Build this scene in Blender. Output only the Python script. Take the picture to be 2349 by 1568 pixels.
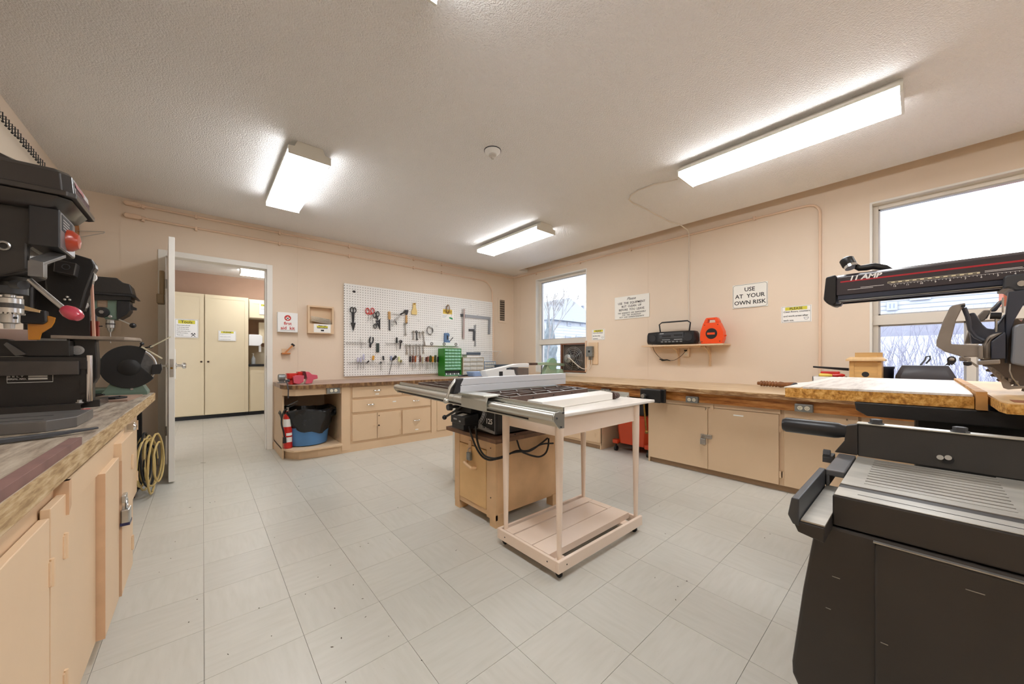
import bpy, bmesh, math, random
from mathutils import Vector, Matrix
for o in list(bpy.data.objects): bpy.data.objects.remove(o)
SC = bpy.context.scene
COL = SC.collection
random.seed(7)

# ---------------------------------------------------------------- camera
HC = 1.1217; TH = 0.71605; FP = 815.4; CX = 1174.5; YH = 820.2
cam = bpy.data.cameras.new('camera'); cam_o = bpy.data.objects.new('camera', cam); COL.objects.link(cam_o)
cam.sensor_width = 36.0; cam.sensor_fit = 'HORIZONTAL'; cam.lens = FP/2349*36
cam.shift_y = (YH-784)/2349; cam.clip_start = 0.05; cam.clip_end = 400
cam_o.location = (0, 0, HC); cam_o.rotation_euler = (math.pi/2, 0, -TH)
SC.camera = cam_o

# ---------------------------------------------------------------- overcast sky, exposure
LAMP = 16.0            # fluorescent diffusers
SKY = 4.0
W = bpy.data.worlds.new('overcast_sky'); SC.world = W; W.use_nodes = True
wn = W.node_tree; wn.nodes.clear()
wo = wn.nodes.new('ShaderNodeOutputWorld'); wb = wn.nodes.new('ShaderNodeBackground')
tc = wn.nodes.new('ShaderNodeTexCoord'); nz = wn.nodes.new('ShaderNodeTexNoise'); cr = wn.nodes.new('ShaderNodeValToRGB')
nz.inputs['Scale'].default_value = 1.6; nz.inputs['Detail'].default_value = 4
cr.color_ramp.elements[0].position = .3; cr.color_ramp.elements[0].color = (.86, .91, 1, 1)
cr.color_ramp.elements[1].position = .7; cr.color_ramp.elements[1].color = (.97, .985, 1, 1)
wn.links.new(tc.outputs['Generated'], nz.inputs['Vector']); wn.links.new(nz.outputs['Fac'], cr.inputs['Fac'])
wn.links.new(cr.outputs['Color'], wb.inputs['Color']); wb.inputs['Strength'].default_value = SKY
wn.links.new(wb.outputs['Background'], wo.inputs['Surface'])
vs = SC.view_settings
vs.view_transform = 'Standard'; vs.look = 'None'; vs.gamma = 1; vs.use_curve_mapping = False; vs.exposure = 0.38
SC.cycles.max_bounces = 8; SC.cycles.diffuse_bounces = 5; SC.cycles.glossy_bounces = 4; SC.cycles.transmission_bounces = 6
SC.cycles.sample_clamp_indirect = 6.0; SC.cycles.caustics_reflective = False; SC.cycles.caustics_refractive = False
SC.cycles.use_denoising = True

# ---------------------------------------------------------------- helpers
S_, C_ = math.sin(TH), math.cos(TH)
def _ray(px):
    u = (px-CX)/FP; return S_+u*C_, C_-u*S_
def onZ(px, py, z=0.0):            # point of the horizontal plane z seen at a photo pixel
    d = FP*(HC-z)/(py-YH); a = _ray(px); return Vector((d*a[0], d*a[1], z))
def onY(px, py, Y):                # point of the plane y = Y
    a = _ray(px); d = Y/a[1]; return Vector((d*a[0], Y, HC-(py-YH)*d/FP))
def onX(px, py, X):
    a = _ray(px); d = X/a[0]; return Vector((X, d*a[1], HC-(py-YH)*d/FP))
def project(X, Y, Z):
    d = X*S_+Y*C_
    if d < .05: return None
    return CX+FP*(X*C_-Y*S_)/d, YH+FP*(HC-Z)/d, d

def lin(c):
    r = []
    for v in c[:3]:
        v = v/255.0
        r.append(v/12.92 if v <= .04045 else ((v+.055)/1.055)**2.4)
    return (r[0], r[1], r[2], 1)

MATS = {}
def mat(name, col, rough=.5, metal=0.0, var=0.0, vscale=6.0, bump=0.0, bscale=60.0, emit=0.0, col2=None, stretch=None, alpha=None, coat=0.0, trans=0.0, detail=4):
    if name in MATS: return MATS[name]
    m = bpy.data.materials.new(name); m.use_nodes = True; MATS[name] = m
    nt = m.node_tree; b = nt.nodes['Principled BSDF']
    b.inputs['Roughness'].default_value = rough; b.inputs['Metallic'].default_value = metal
    if coat: b.inputs['Coat Weight'].default_value = coat; b.inputs['Coat Roughness'].default_value = .15
    if trans: b.inputs['Transmission Weight'].default_value = trans
    if alpha is not None: b.inputs['Alpha'].default_value = alpha
    b.inputs['Base Color'].default_value = lin(col)
    if emit:
        b.inputs['Emission Color'].default_value = lin(col); b.inputs['Emission Strength'].default_value = emit
    if var or bump or col2:
        t = nt.nodes.new('ShaderNodeTexCoord'); mp = nt.nodes.new('ShaderNodeMapping')
        nt.links.new(t.outputs['Object'], mp.inputs['Vector'])
        if stretch: mp.inputs['Scale'].default_value = stretch
    if var or col2:
        n = nt.nodes.new('ShaderNodeTexNoise'); n.inputs['Scale'].default_value = vscale; n.inputs['Detail'].default_value = detail
        nt.links.new(mp.outputs[0], n.inputs['Vector'])
        r = nt.nodes.new('ShaderNodeValToRGB'); r.color_ramp.elements[0].position = .35; r.color_ramp.elements[1].position = .65
        a = lin(col)
        if col2: c2 = lin(col2)
        else: c2 = tuple(v*(1-var) for v in a[:3])+(1,)
        r.color_ramp.elements[0].color = c2; r.color_ramp.elements[1].color = a
        nt.links.new(n.outputs['Fac'], r.inputs['Fac']); nt.links.new(r.outputs['Color'], b.inputs['Base Color'])
    if bump:
        n2 = nt.nodes.new('ShaderNodeTexNoise'); n2.inputs['Scale'].default_value = bscale; n2.inputs['Detail'].default_value = 3
        nt.links.new(mp.outputs[0], n2.inputs['Vector'])
        bp = nt.nodes.new('ShaderNodeBump'); bp.inputs['Strength'].default_value = bump; bp.inputs['Distance'].default_value = .004
        nt.links.new(n2.outputs['Fac'], bp.inputs['Height']); nt.links.new(bp.outputs['Normal'], b.inputs['Normal'])
    return m

def cr(pts, n=6):                   # smooth curve through points
    P = [Vector(p) for p in pts]; P = [P[0]*2-P[1]]+P+[P[-1]*2-P[-2]]; out = []
    for i in range(1, len(P)-2):
        a, b, c, d = P[i-1], P[i], P[i+1], P[i+2]
        for k in range(n):
            t = k/n; out.append(.5*((2*b)+(c-a)*t+(2*a-5*b+4*c-d)*t*t+(3*b-a-3*c+d)*t**3))
    out.append(P[-2]); return out

class MB:
    def __init__(s): s.v = []; s.f = []
    def add(s, vs, fs):
        k = len(s.v); s.v += [tuple(v) for v in vs]; s.f += [tuple(i+k for i in f) for f in fs]; return s
    def box(s, x0, x1, y0, y1, z0, z1):
        if x0 > x1: x0, x1 = x1, x0
        if y0 > y1: y0, y1 = y1, y0
        if z0 > z1: z0, z1 = z1, z0
        return s.add([(x0,y0,z0),(x1,y0,z0),(x1,y1,z0),(x0,y1,z0),(x0,y0,z1),(x1,y0,z1),(x1,y1,z1),(x0,y1,z1)],
                     [(0,3,2,1),(4,5,6,7),(0,1,5,4),(1,2,6,5),(2,3,7,6),(3,0,4,7)])
    def hexa(s, lo, hi):           # two quads
        return s.loft([lo, hi])
    def slab(s, quad, h):          # quad of points, dropped by h
        return s.loft([[(p[0],p[1],p[2]-h) for p in quad], [tuple(p) for p in quad]])
    def loft(s, rings, cap=True, close=True):
        n = len(rings[0]); vs = [p for r in rings for p in r]; fs = []
        for k in range(len(rings)-1):
            for i in range(n if close else n-1):
                j = (i+1) % n; fs.append((k*n+i, k*n+j, (k+1)*n+j, (k+1)*n+i))
        if cap: fs.append(tuple(reversed(range(n)))); fs.append(tuple((len(rings)-1)*n+i for i in range(n)))
        return s.add(vs, fs)
    def prism(s, pts, axis, a0, a1):
        def P(p, a): return (a,p[0],p[1]) if axis == 'x' else (p[0],a,p[1]) if axis == 'y' else (p[0],p[1],a)
        return s.loft([[P(p,a0) for p in pts], [P(p,a1) for p in pts]])
    def _frame(s, d):
        d = Vector(d).normalized(); up = Vector((0,0,1)) if abs(d.z) < .95 else Vector((1,0,0))
        a = d.cross(up).normalized(); return d, a, a.cross(d).normalized()
    def lathe(s, base, d, prof, n=16, ph=0.0):
        d, a, b = s._frame(d); base = Vector(base); R = []
        for t, r in prof:
            r = max(r, 1e-5)
            R.append([tuple(base+d*t+a*r*math.cos(ph+2*math.pi*i/n)+b*r*math.sin(ph+2*math.pi*i/n)) for i in range(n)])
        return s.loft(R)
    def cyl(s, p0, p1, r, r1=None, n=16):
        p0 = Vector(p0); p1 = Vector(p1)
        return s.lathe(p0, p1-p0, [(0,r),((p1-p0).length, r if r1 is None else r1)], n)
    def ball(s, c, r, n=12, sq=1.0, d=(0,0,1)):
        m = 7; return s.lathe(c, d, [(-r*sq*math.cos(math.pi*i/m), r*math.sin(math.pi*i/m)) for i in range(m+1)], n)
    def tube(s, pts, r, n=6, closed=False):
        P = [Vector(p) for p in pts]; R = []; N = len(P); prev = None
        for i in range(N):
            if closed: t = P[(i+1) % N]-P[i-1]
            else: t = P[min(i+1,N-1)]-P[max(i-1,0)]
            t = t.normalized()
            if prev is None: _, a, _b = s._frame(t)
            else:
                a = prev-t*prev.dot(t)
                if a.length < 1e-5: _, a, _b = s._frame(t)
                a = a.normalized()
            prev = a; b = t.cross(a)
            rr = r[i] if isinstance(r, (list, tuple)) else r
            R.append([tuple(P[i]+a*rr*math.cos(2*math.pi*k/n)+b*rr*math.sin(2*math.pi*k/n)) for k in range(n)])
        if closed: R.append(R[0]); return s.loft(R, cap=False)
        return s.loft(R)
    def torus(s, c, nrm, R, r, n=20, m=6, sx=1.0, sy=1.0):
        d, a, b = s._frame(nrm); c = Vector(c)
        return s.tube([c+a*R*sx*math.cos(2*math.pi*i/n)+b*R*sy*math.sin(2*math.pi*i/n) for i in range(n)], r, m, True)
    def build(s, name, m, parent=None, smooth=False, bevel=0.0, seg=2, M=None, origin=None, **tags):
        vs = [Vector(v) for v in s.v]
        if M is not None: vs = [M@v for v in vs]
        lo = Vector((min(v.x for v in vs), min(v.y for v in vs), min(v.z for v in vs))); hi = Vector((max(v.x for v in vs), max(v.y for v in vs), max(v.z for v in vs)))
        c = Vector(((lo.x+hi.x)/2, (lo.y+hi.y)/2, lo.z)) if origin is None else Vector(origin)
        me = bpy.data.meshes.new(name); me.from_pydata([tuple(v-c) for v in vs], [], s.f)
        bm = bmesh.new(); bm.from_mesh(me); bmesh.ops.recalc_face_normals(bm, faces=bm.faces); bm.to_mesh(me); bm.free()
        if smooth:
            for p in me.polygons: p.use_smooth = True
            me.set_sharp_from_angle(angle=math.radians(38))
        me.materials.append(m)
        o = bpy.data.objects.new(name, me); COL.objects.link(o)
        o['_w'] = tuple(c)
        if parent is not None:
            o.parent = parent; o.location = c-Vector(parent['_w'])
        else: o.location = c
        if bevel:
            b = o.modifiers.new('bevel', 'BEVEL'); b.width = bevel; b.segments = seg; b.limit_method = 'ANGLE'
            b.harden_normals = False
        for k, v in tags.items(): o[k] = v
        return o

def thing(name, loc, label, cat, group=None):
    o = bpy.data.objects.new(name, None); COL.objects.link(o); o.location = loc; o['_w'] = tuple(loc)
    o['label'] = label; o['category'] = cat
    if group: o['group'] = group
    o.empty_display_size = .05
    return o
def tag(o, label, cat, group=None):
    o['label'] = label; o['category'] = cat
    if group: o['group'] = group
    return o
def struct(o): o['kind'] = 'structure'; return o
def sempty(name, loc=(0,0,0)):
    o = bpy.data.objects.new(name, None); COL.objects.link(o); o.location = loc; o['_w'] = tuple(loc); o['kind'] = 'structure'; return o
def copy_tree(o, parent=None):
    c = o.copy(); COL.objects.link(c)
    if parent is not None: c.parent = parent
    for ch in list(o.children): copy_tree(ch, c)
    return c
def dup(o, loc, label=None, rz=None):
    c = copy_tree(o); c.location = loc; c['_w'] = tuple(loc)
    if label: c['label'] = label
    if rz is not None: c.rotation_euler = (0,0,rz)
    return c

AX = {'A': ((1,0,0),(0,0,1),(0,-1,0)), 'B': ((0,-1,0),(0,0,1),(-1,0,0)), 'T': ((0,-1,0),(1,0,0),(0,0,1)), 'C': ((0,1,0),(0,0,1),(1,0,0))}
def text(s, size, pos, face, m, parent, name='lettering', align='CENTER', shear=0.0, bold=0.0, xs=1.0, line=1.0, ax=None, ext=.0004):
    cu = bpy.data.curves.new(name, 'FONT'); cu.body = s; cu.size = size; cu.align_x = align; cu.align_y = 'CENTER'
    cu.shear = shear; cu.offset = bold*size; cu.extrude = ext; cu.space_line = line; cu.resolution_u = 2
    t = bpy.data.objects.new(name, cu)
    me = bpy.data.meshes.new_from_object(t); bpy.data.objects.remove(t); bpy.data.curves.remove(cu)
    me.materials.clear(); me.materials.append(m)
    o = bpy.data.objects.new(name, me); COL.objects.link(o)
    x, y, z = ax if ax else AX[face]
    M = Matrix(((x[0]*xs,y[0],z[0],0),(x[1]*xs,y[1],z[1],0),(x[2]*xs,y[2],z[2],0),(0,0,0,1)))
    M.translation = Vector(pos)-Vector(parent['_w'])
    o.parent = parent; o.matrix_local = M; o['_w'] = tuple(pos)
    return o

# ---------------------------------------------------------------- materials
PEACH = mat('peach_wall_paint', (229,211,190), .6, var=.05, vscale=1.2, bump=.12, bscale=40)
CAB = mat('peach_cabinet_paint', (224,195,160), .45, var=.05, vscale=3, bump=.05, bscale=30)
CABD = mat('peach_cabinet_paint_worn', (222,190,153), .5, var=.12, vscale=9)
HALLW = mat('shaded_peach_paint', (168,136,114), .7, var=.05)  # hallway shade put into the colour, the paint itself is the same peach
CREAM = mat('cream_cupboard_paint', (226,211,178), .5, var=.04, vscale=2)
WHITE = mat('white_gloss_paint', (235,232,225), .4, var=.03, vscale=4)
WPLAS = mat('white_plastic', (240,240,238), .4)
PAPER = mat('white_paper', (245,244,240), .8)
SIGNM = mat('white_sign_board', (238,236,228), .5)
INK = mat('black_ink', (30,30,32), .7)
REDINK = mat('red_ink', (190,40,30), .6)
YEL = mat('yellow_highlight', (214,205,70), .8)
BLACK = mat('black_enamel', (38,37,37), .38, var=.3, vscale=14, bump=.1, bscale=90)
BLACKR = mat('black_rubber', (22,22,23), .6)
BLACKP = mat('black_plastic', (30,30,32), .35)
DGREY = mat('dark_grey_metal', (70,72,76), .45, .2, var=.15, vscale=8)
BLUEGREY = mat('blue_grey_plastic', (72,78,92), .4)
STEEL = mat('bright_steel', (200,200,198), .28, 1.0, var=.2, vscale=15)
CAST = mat('machined_cast_iron', (178,176,170), .36, .75, var=.3, vscale=5, stretch=(1,6,1))
ALU = mat('satin_aluminium', (208,208,200), .34, .85, var=.08, vscale=3)
CHROME = mat('chrome', (225,225,225), .12, 1.0)
GALV = mat('galvanised_box', (150,152,150), .45, .7, var=.25, vscale=30)
BRASS = mat('aged_brass', (150,115,55), .4, .8, var=.3, vscale=30)
RED = mat('red_enamel', (200,28,18), .3, coat=.4)
PINK = mat('pink_plastic', (205,85,105), .28, coat=.4)
GREENM = mat('grey_green_enamel', (104,126,112), .42, var=.12, vscale=10)
PALEG = mat('pale_green_enamel', (165,190,165), .4, var=.12, vscale=14)
WOODN = mat('natural_wood', (214,170,108), .5, var=.2, vscale=5, stretch=(1,1,9))
WOODL = mat('light_birch', (226,190,140), .5, var=.15, vscale=4, stretch=(1,8,1))
def nodes(m): return m.node_tree.nodes, m.node_tree.links, m.node_tree.nodes['Principled BSDF']
def ramp(nt, stops):
    r = nt.nodes.new('ShaderNodeValToRGB'); e = r.color_ramp.elements
    e[0].position, e[0].color = stops[0][0], stops[0][1]; e[1].position, e[1].color = stops[-1][0], stops[-1][1]
    for p, c in stops[1:-1]:
        q = e.new(p); q.color = c
    return r
# popcorn ceiling
def popcorn():
    m = mat('stippled_ceiling', (240,238,236), .85); nt = m.node_tree; N, L, b = nodes(m)
    t = N.new('ShaderNodeTexCoord'); n = N.new('ShaderNodeTexNoise'); n.inputs['Scale'].default_value = 110; n.inputs['Detail'].default_value = 3
    v = N.new('ShaderNodeTexVoronoi'); v.inputs['Scale'].default_value = 130
    L.new(t.outputs['Object'], n.inputs['Vector']); L.new(t.outputs['Object'], v.inputs['Vector'])
    a = N.new('ShaderNodeMath'); a.operation = 'SUBTRACT'; L.new(n.outputs['Fac'], a.inputs[0])
    mu = N.new('ShaderNodeMath'); mu.operation = 'MULTIPLY'; mu.inputs[1].default_value = .5; L.new(v.outputs['Distance'], mu.inputs[0]); L.new(mu.outputs[0], a.inputs[1])
    bp = N.new('ShaderNodeBump'); bp.inputs['Strength'].default_value = 1.0; bp.inputs['Distance'].default_value = .007
    L.new(a.outputs[0], bp.inputs['Height']); L.new(bp.outputs['Normal'], b.inputs['Normal'])
    return m
CEIL = popcorn()
# vinyl tile: faint streaks along one direction, chips and specks, different from tile to tile
def vinyl():
    m = mat('vinyl_tile', (212,210,200), .3); nt = m.node_tree; N, L, b = nodes(m)
    t = N.new('ShaderNodeTexCoord'); oi = N.new('ShaderNodeObjectInfo')
    ad = N.new('ShaderNodeVectorMath'); ad.operation = 'ADD'
    sc = N.new('ShaderNodeVectorMath'); sc.operation = 'SCALE'; sc.inputs['Scale'].default_value = 37.0
    cb = N.new('ShaderNodeCombineXYZ'); L.new(oi.outputs['Random'], cb.inputs[0]); L.new(oi.outputs['Random'], cb.inputs[1])
    L.new(cb.outputs[0], sc.inputs[0]); L.new(t.outputs['Object'], ad.inputs[0]); L.new(sc.outputs[0], ad.inputs[1])
    mp = N.new('ShaderNodeMapping'); mp.inputs['Scale'].default_value = (7, 45, 1); L.new(ad.outputs[0], mp.inputs['Vector'])
    n1 = N.new('ShaderNodeTexNoise'); n1.inputs['Scale'].default_value = 1.0; n1.inputs['Detail'].default_value = 5; L.new(mp.outputs[0], n1.inputs['Vector'])
    r1 = ramp(nt, [(.3, lin((195,193,183))), (.5, lin((199,197,188))), (.75, lin((203,201,192)))]); L.new(n1.outputs['Fac'], r1.inputs['Fac'])
    n2 = N.new('ShaderNodeTexNoise'); n2.inputs['Scale'].default_value = 1.6; n2.inputs['Detail'].default_value = 8; n2.inputs['Roughness'].default_value = .75
    mp2 = N.new('ShaderNodeMapping'); mp2.inputs['Scale'].default_value = (14, 55, 1); L.new(ad.outputs[0], mp2.inputs['Vector']); L.new(mp2.outputs[0], n2.inputs['Vector'])
    r2 = ramp(nt, [(.665, (0,0,0,1)), (.70, (1,1,1,1))]); L.new(n2.outputs['Fac'], r2.inputs['Fac'])
    mx = N.new('ShaderNodeMixRGB'); mx.inputs['Color2'].default_value = lin((120,112,98)); L.new(r2.outputs['Color'], mx.inputs['Fac']); L.new(r1.outputs['Color'], mx.inputs['Color1'])
    hv = N.new('ShaderNodeHueSaturation'); mr = N.new('ShaderNodeMapRange'); mr.inputs['To Min'].default_value = .965; mr.inputs['To Max'].default_value = 1.02
    L.new(oi.outputs['Random'], mr.inputs['Value']); L.new(mr.outputs[0], hv.inputs['Value']); L.new(mx.outputs[0], hv.inputs['Color']); L.new(hv.outputs[0], b.inputs['Base Color'])
    n3 = N.new('ShaderNodeTexNoise'); n3.inputs['Scale'].default_value = 9; L.new(t.outputs['Object'], n3.inputs['Vector'])
    m2 = N.new('ShaderNodeMapRange'); m2.inputs['To Min'].default_value = .22; m2.inputs['To Max'].default_value = .42; L.new(n3.outputs['Fac'], m2.inputs['Value']); L.new(m2.outputs[0], b.inputs['Roughness'])
    return m
VINYL = vinyl()
# worn bench tops: several colours of long grain with scratches
def worn(name, a, b_, c, stretch, scale=4, rough=.42, scr=.0):
    m = mat(name, a, rough); nt = m.node_tree; N, L, b = nodes(m)
    t = N.new('ShaderNodeTexCoord'); mp = N.new('ShaderNodeMapping'); mp.inputs['Scale'].default_value = stretch; L.new(t.outputs['Object'], mp.inputs['Vector'])
    n = N.new('ShaderNodeTexNoise'); n.inputs['Scale'].default_value = scale; n.inputs['Detail'].default_value = 8; n.inputs['Roughness'].default_value = .65; L.new(mp.outputs[0], n.inputs['Vector'])
    r = ramp(nt, [(.36, lin(b_)), (.5, lin(a)), (.64, lin(c))]); L.new(n.outputs['Fac'], r.inputs['Fac']); L.new(r.outputs['Color'], b.inputs['Base Color'])
    bp = N.new('ShaderNodeBump'); bp.inputs['Strength'].default_value = .3; bp.inputs['Distance'].default_value = .003; L.new(n.outputs['Fac'], bp.inputs['Height']); L.new(bp.outputs[0], b.inputs['Normal'])
    return m
TOPA = worn('worn_brown_benchtop', (172,146,130), (140,112,95), (190,168,152), (1,8,1), 3)
TOPB = worn('varnished_plywood_benchtop', (205,178,140), (178,140,95), (222,202,172), (8,1,1), 3, .3)
TOPC = worn('grey_worn_benchtop', (170,156,138), (125,108,92), (196,184,166), (9,1.2,3), 4)
EDGE = worn('chipped_dark_bench_edge', (118,84,50), (88,58,32), (150,115,74), (9,9,3), 3, .5)
EDGEL = worn('splintered_plywood_edge', (182,154,112), (148,118,80), (204,182,146), (10,2.2,20), 4, .7)
STAIN = worn('stained_fir_plywood', (176,112,52), (128,70,25), (205,145,80), (1,1.5,14), 3, .35)
PBOARD = worn('particleboard_edge', (205,148,66), (150,98,35), (232,185,110), (1,1,1), 70, .8)
PBW = worn('particleboard_top_panel', (225,218,210), (190,182,176), (238,234,228), (1,12,1), 2, .4)
# pegboard
def pegmat():
    m = mat('perforated_hardboard', (238,237,234), .45); nt = m.node_tree; N, L, b = nodes(m)
    t = N.new('ShaderNodeTexCoord'); sp = N.new('ShaderNodeSeparateXYZ'); L.new(t.outputs['Object'], sp.inputs[0])
    outs = []
    for k in ('X', 'Z'):
        a = N.new('ShaderNodeMath'); a.operation = 'DIVIDE'; a.inputs[1].default_value = .0353; L.new(sp.outputs[k], a.inputs[0])
        f = N.new('ShaderNodeMath'); f.operation = 'FLOORED_MODULO'; f.inputs[1].default_value = 1; L.new(a.outputs[0], f.inputs[0])
        s_ = N.new('ShaderNodeMath'); s_.operation = 'SUBTRACT'; s_.inputs[1].default_value = .5; L.new(f.outputs[0], s_.inputs[0])
        q = N.new('ShaderNodeMath'); q.operation = 'MULTIPLY'; L.new(s_.outputs[0], q.inputs[0]); L.new(s_.outputs[0], q.inputs[1]); outs.append(q)
    ad = N.new('ShaderNodeMath'); ad.operation = 'ADD'; L.new(outs[0].outputs[0], ad.inputs[0]); L.new(outs[1].outputs[0], ad.inputs[1])
    lt = N.new('ShaderNodeMath'); lt.operation = 'LESS_THAN'; lt.inputs[1].default_value = .021; L.new(ad.outputs[0], lt.inputs[0])
    mx = N.new('ShaderNodeMixRGB'); mx.inputs['Color1'].default_value = lin((240,239,236)); mx.inputs['Color2'].default_value = lin((60,55,50))
    L.new(lt.outputs[0], mx.inputs['Fac']); L.new(mx.outputs[0], b.inputs['Base Color'])
    return m
PEG = pegmat()
GLASS = mat('window_glass', (255,255,255), .02)
def glassmat():
    N, L, b = nodes(GLASS); g = N.new('ShaderNodeBsdfGlossy'); g.inputs['Roughness'].default_value = .02; tr = N.new('ShaderNodeBsdfTransparent')
    fr = N.new('ShaderNodeFresnel'); fr.inputs['IOR'].default_value = 1.35; mx = N.new('ShaderNodeMixShader')
    tr.inputs['Color'].default_value = (.97,.98,.99,1)
    L.new(fr.outputs[0], mx.inputs[0]); L.new(tr.outputs[0], mx.inputs[1]); L.new(g.outputs[0], mx.inputs[2]); L.new(mx.outputs[0], N['Material Output'].inputs['Surface'])
glassmat()
GLOW = mat('lit_diffuser', (250,252,255), .4, emit=LAMP)

# ================================================================ ROOM
XL, XR, YB, YF, ZC = -.93, 4.6, 5.24, -2.6, 2.725
T_ = .3048; GX, GY = .004, 1.6364
floor = struct(MB().box(XL-.1, XR+.25, YF-.1, YB+.12, -.12, -.004).build('floor', mat('tile_bedding', (120,114,104), .9)))
floor['label'] = 'workshop floor of pale vinyl tiles'
g = .0007
def tile_mesh():
    b = MB().box(-T_/2+g, T_/2-g, -T_/2+g, T_/2-g, -.004, 0)
    me = bpy.data.meshes.new('tile'); me.from_pydata([tuple(v) for v in b.v], [], b.f); me.materials.append(VINYL); return me
TM = tile_mesh(); TM2 = TM
cand, rest = [], []
for i in range(-4, 16):
    for j in range(-15, 12):
        x, y = GX+(i+.5)*T_, GY+(j+.5)*T_
        x0, x1, y0, y1 = max(x-T_/2, XL), min(x+T_/2, XR), max(y-T_/2, YF), min(y+T_/2, YB)
        if x1-x0 < .02 or y1-y0 < .02: continue
        full = (x1-x0 > T_-.001 and y1-y0 > T_-.001)
        vis = False
        for a in (-.15, 0, .15):
            for c in (-.15, 0, .15):
                p = project(x+a, y+c, 0)
                if p and -10 < p[0] < 2359 and p[1] < 1578: vis = True
        if x > 3.75 or (y > 4.5 and x > .7) or x < -.4 and y < 3.9: vis = False
        (cand if vis and full else rest).append((x, y, x0, x1, y0, y1, (i+j) % 2))
cand.sort(key=lambda t: t[0]**2+t[1]**2)
rest += cand[300:]; cand = cand[:300]
def put_tiles(parent, lst):
    for x, y, *_r, par in lst:
        o = bpy.data.objects.new('tile', TM); COL.objects.link(o); o.parent = parent
        o.location = Vector((x, y, 0))-Vector(parent['_w']); o.rotation_euler = (0, 0, math.pi/2*par+(math.pi if random.random() < .5 else 0))
put_tiles(floor, cand)
mb = MB()
for x, y, x0, x1, y0, y1, par in rest: mb.box(x0+g, x1-g, y0+g, y1-g, -.004, 0)
mb.build('tiles_beyond', VINYL, floor, kind='stuff')

hall = struct(MB().box(-2.4, 2.6, YB+.12, 9.0, -.12, -.004).build('floor', MATS['tile_bedding']))
hall['label'] = 'hallway floor of pale vinyl tiles'
mb = MB(); lst = []
for i in range(-8, 9):
    for j in range(11, 25):
        x, y = GX+(i+.5)*T_, GY+(j+.5)*T_
        y0, y1 = max(y-T_/2, YB), min(y+T_/2, 9.0); x0, x1 = x-T_/2, x+T_/2
        if y1-y0 < .02 or x0 < -2.4 or x1 > 2.6: continue
        if -1.2 < x < 1.6 and y1-y0 > T_-.001 and y < 8.7: lst.append((x, y, 0, (i+j) % 2))
        else: mb.box(x0+g, x1-g, y0+g, y1-g, -.004, 0)
put_tiles(hall, lst); mb.build('tiles_beyond', VINYL, hall, kind='stuff')

XE = 4.37                           # the ceiling stops short of the window wall, a slot runs up behind it
ceil = struct(MB().box(XL-.1, XE, YF-.1, YB, ZC, ZC+.05).box(XE, XR, 4.84, YB, ZC, ZC+.05).build('ceiling', CEIL)); ceil['label'] = 'stippled white ceiling'
MB().box(XE-.02, XE, YF-.1, 4.84, ZC+.05, 2.95).box(XE-.02, XR, YF-.1, YB, 2.95, 2.97).box(XE, XR, 4.84, 4.86, ZC+.05, 2.95).build('slot_lining', PEACH, ceil)
struct(MB().box(XL-.12, XL, YF-.12, YB+.12, -.02, ZC+.05).build('wall_left', PEACH))
struct(MB().box(XL, XR+.22, YF-.12, YF, -.02, 3).build('wall_front', PEACH))
DX0, DX1, DZ = -.295, .59, 2.2
wa = struct(MB().box(XL, DX0-.02, YB, YB+.12, -.02, ZC+.05).box(DX1+.02, XR+.22, YB, YB+.12, -.02, 3.0).box(DX0-.02, DX1+.02, YB, YB+.12, DZ+.02, ZC+.05).build('wall_back', PEACH))
for x in (-.62, .925):
    MB().box(x-.006, x+.006, YB-.003, YB, .02, ZC).build('seam_strip', PEACH, wa)
# window wall with two openings
WS = (3.478, 4.624, .86, 2.545); WL = (-1.9, .305, .86, 2.535)
mb = MB(); y_ = YF-.12
for a, b_, z0, z1 in (WL, WS):
    mb.box(XR, XR+.22, y_, a, -.02, 3.0); mb.box(XR, XR+.22, a, b_, -.02, z0); mb.box(XR, XR+.22, a, b_, z1, 3.0); y_ = b_
mb.box(XR, XR+.22, y_, YB, -.02, 3.0)
wb_ = struct(mb.build('wall_right', PEACH))
for y in (.62, 2.45, 5.05):
    MB().box(XR-.002, XR, y-.003, y+.003, .85, ZC+.1).build('seam_strip', PEACH, wb_)

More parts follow.
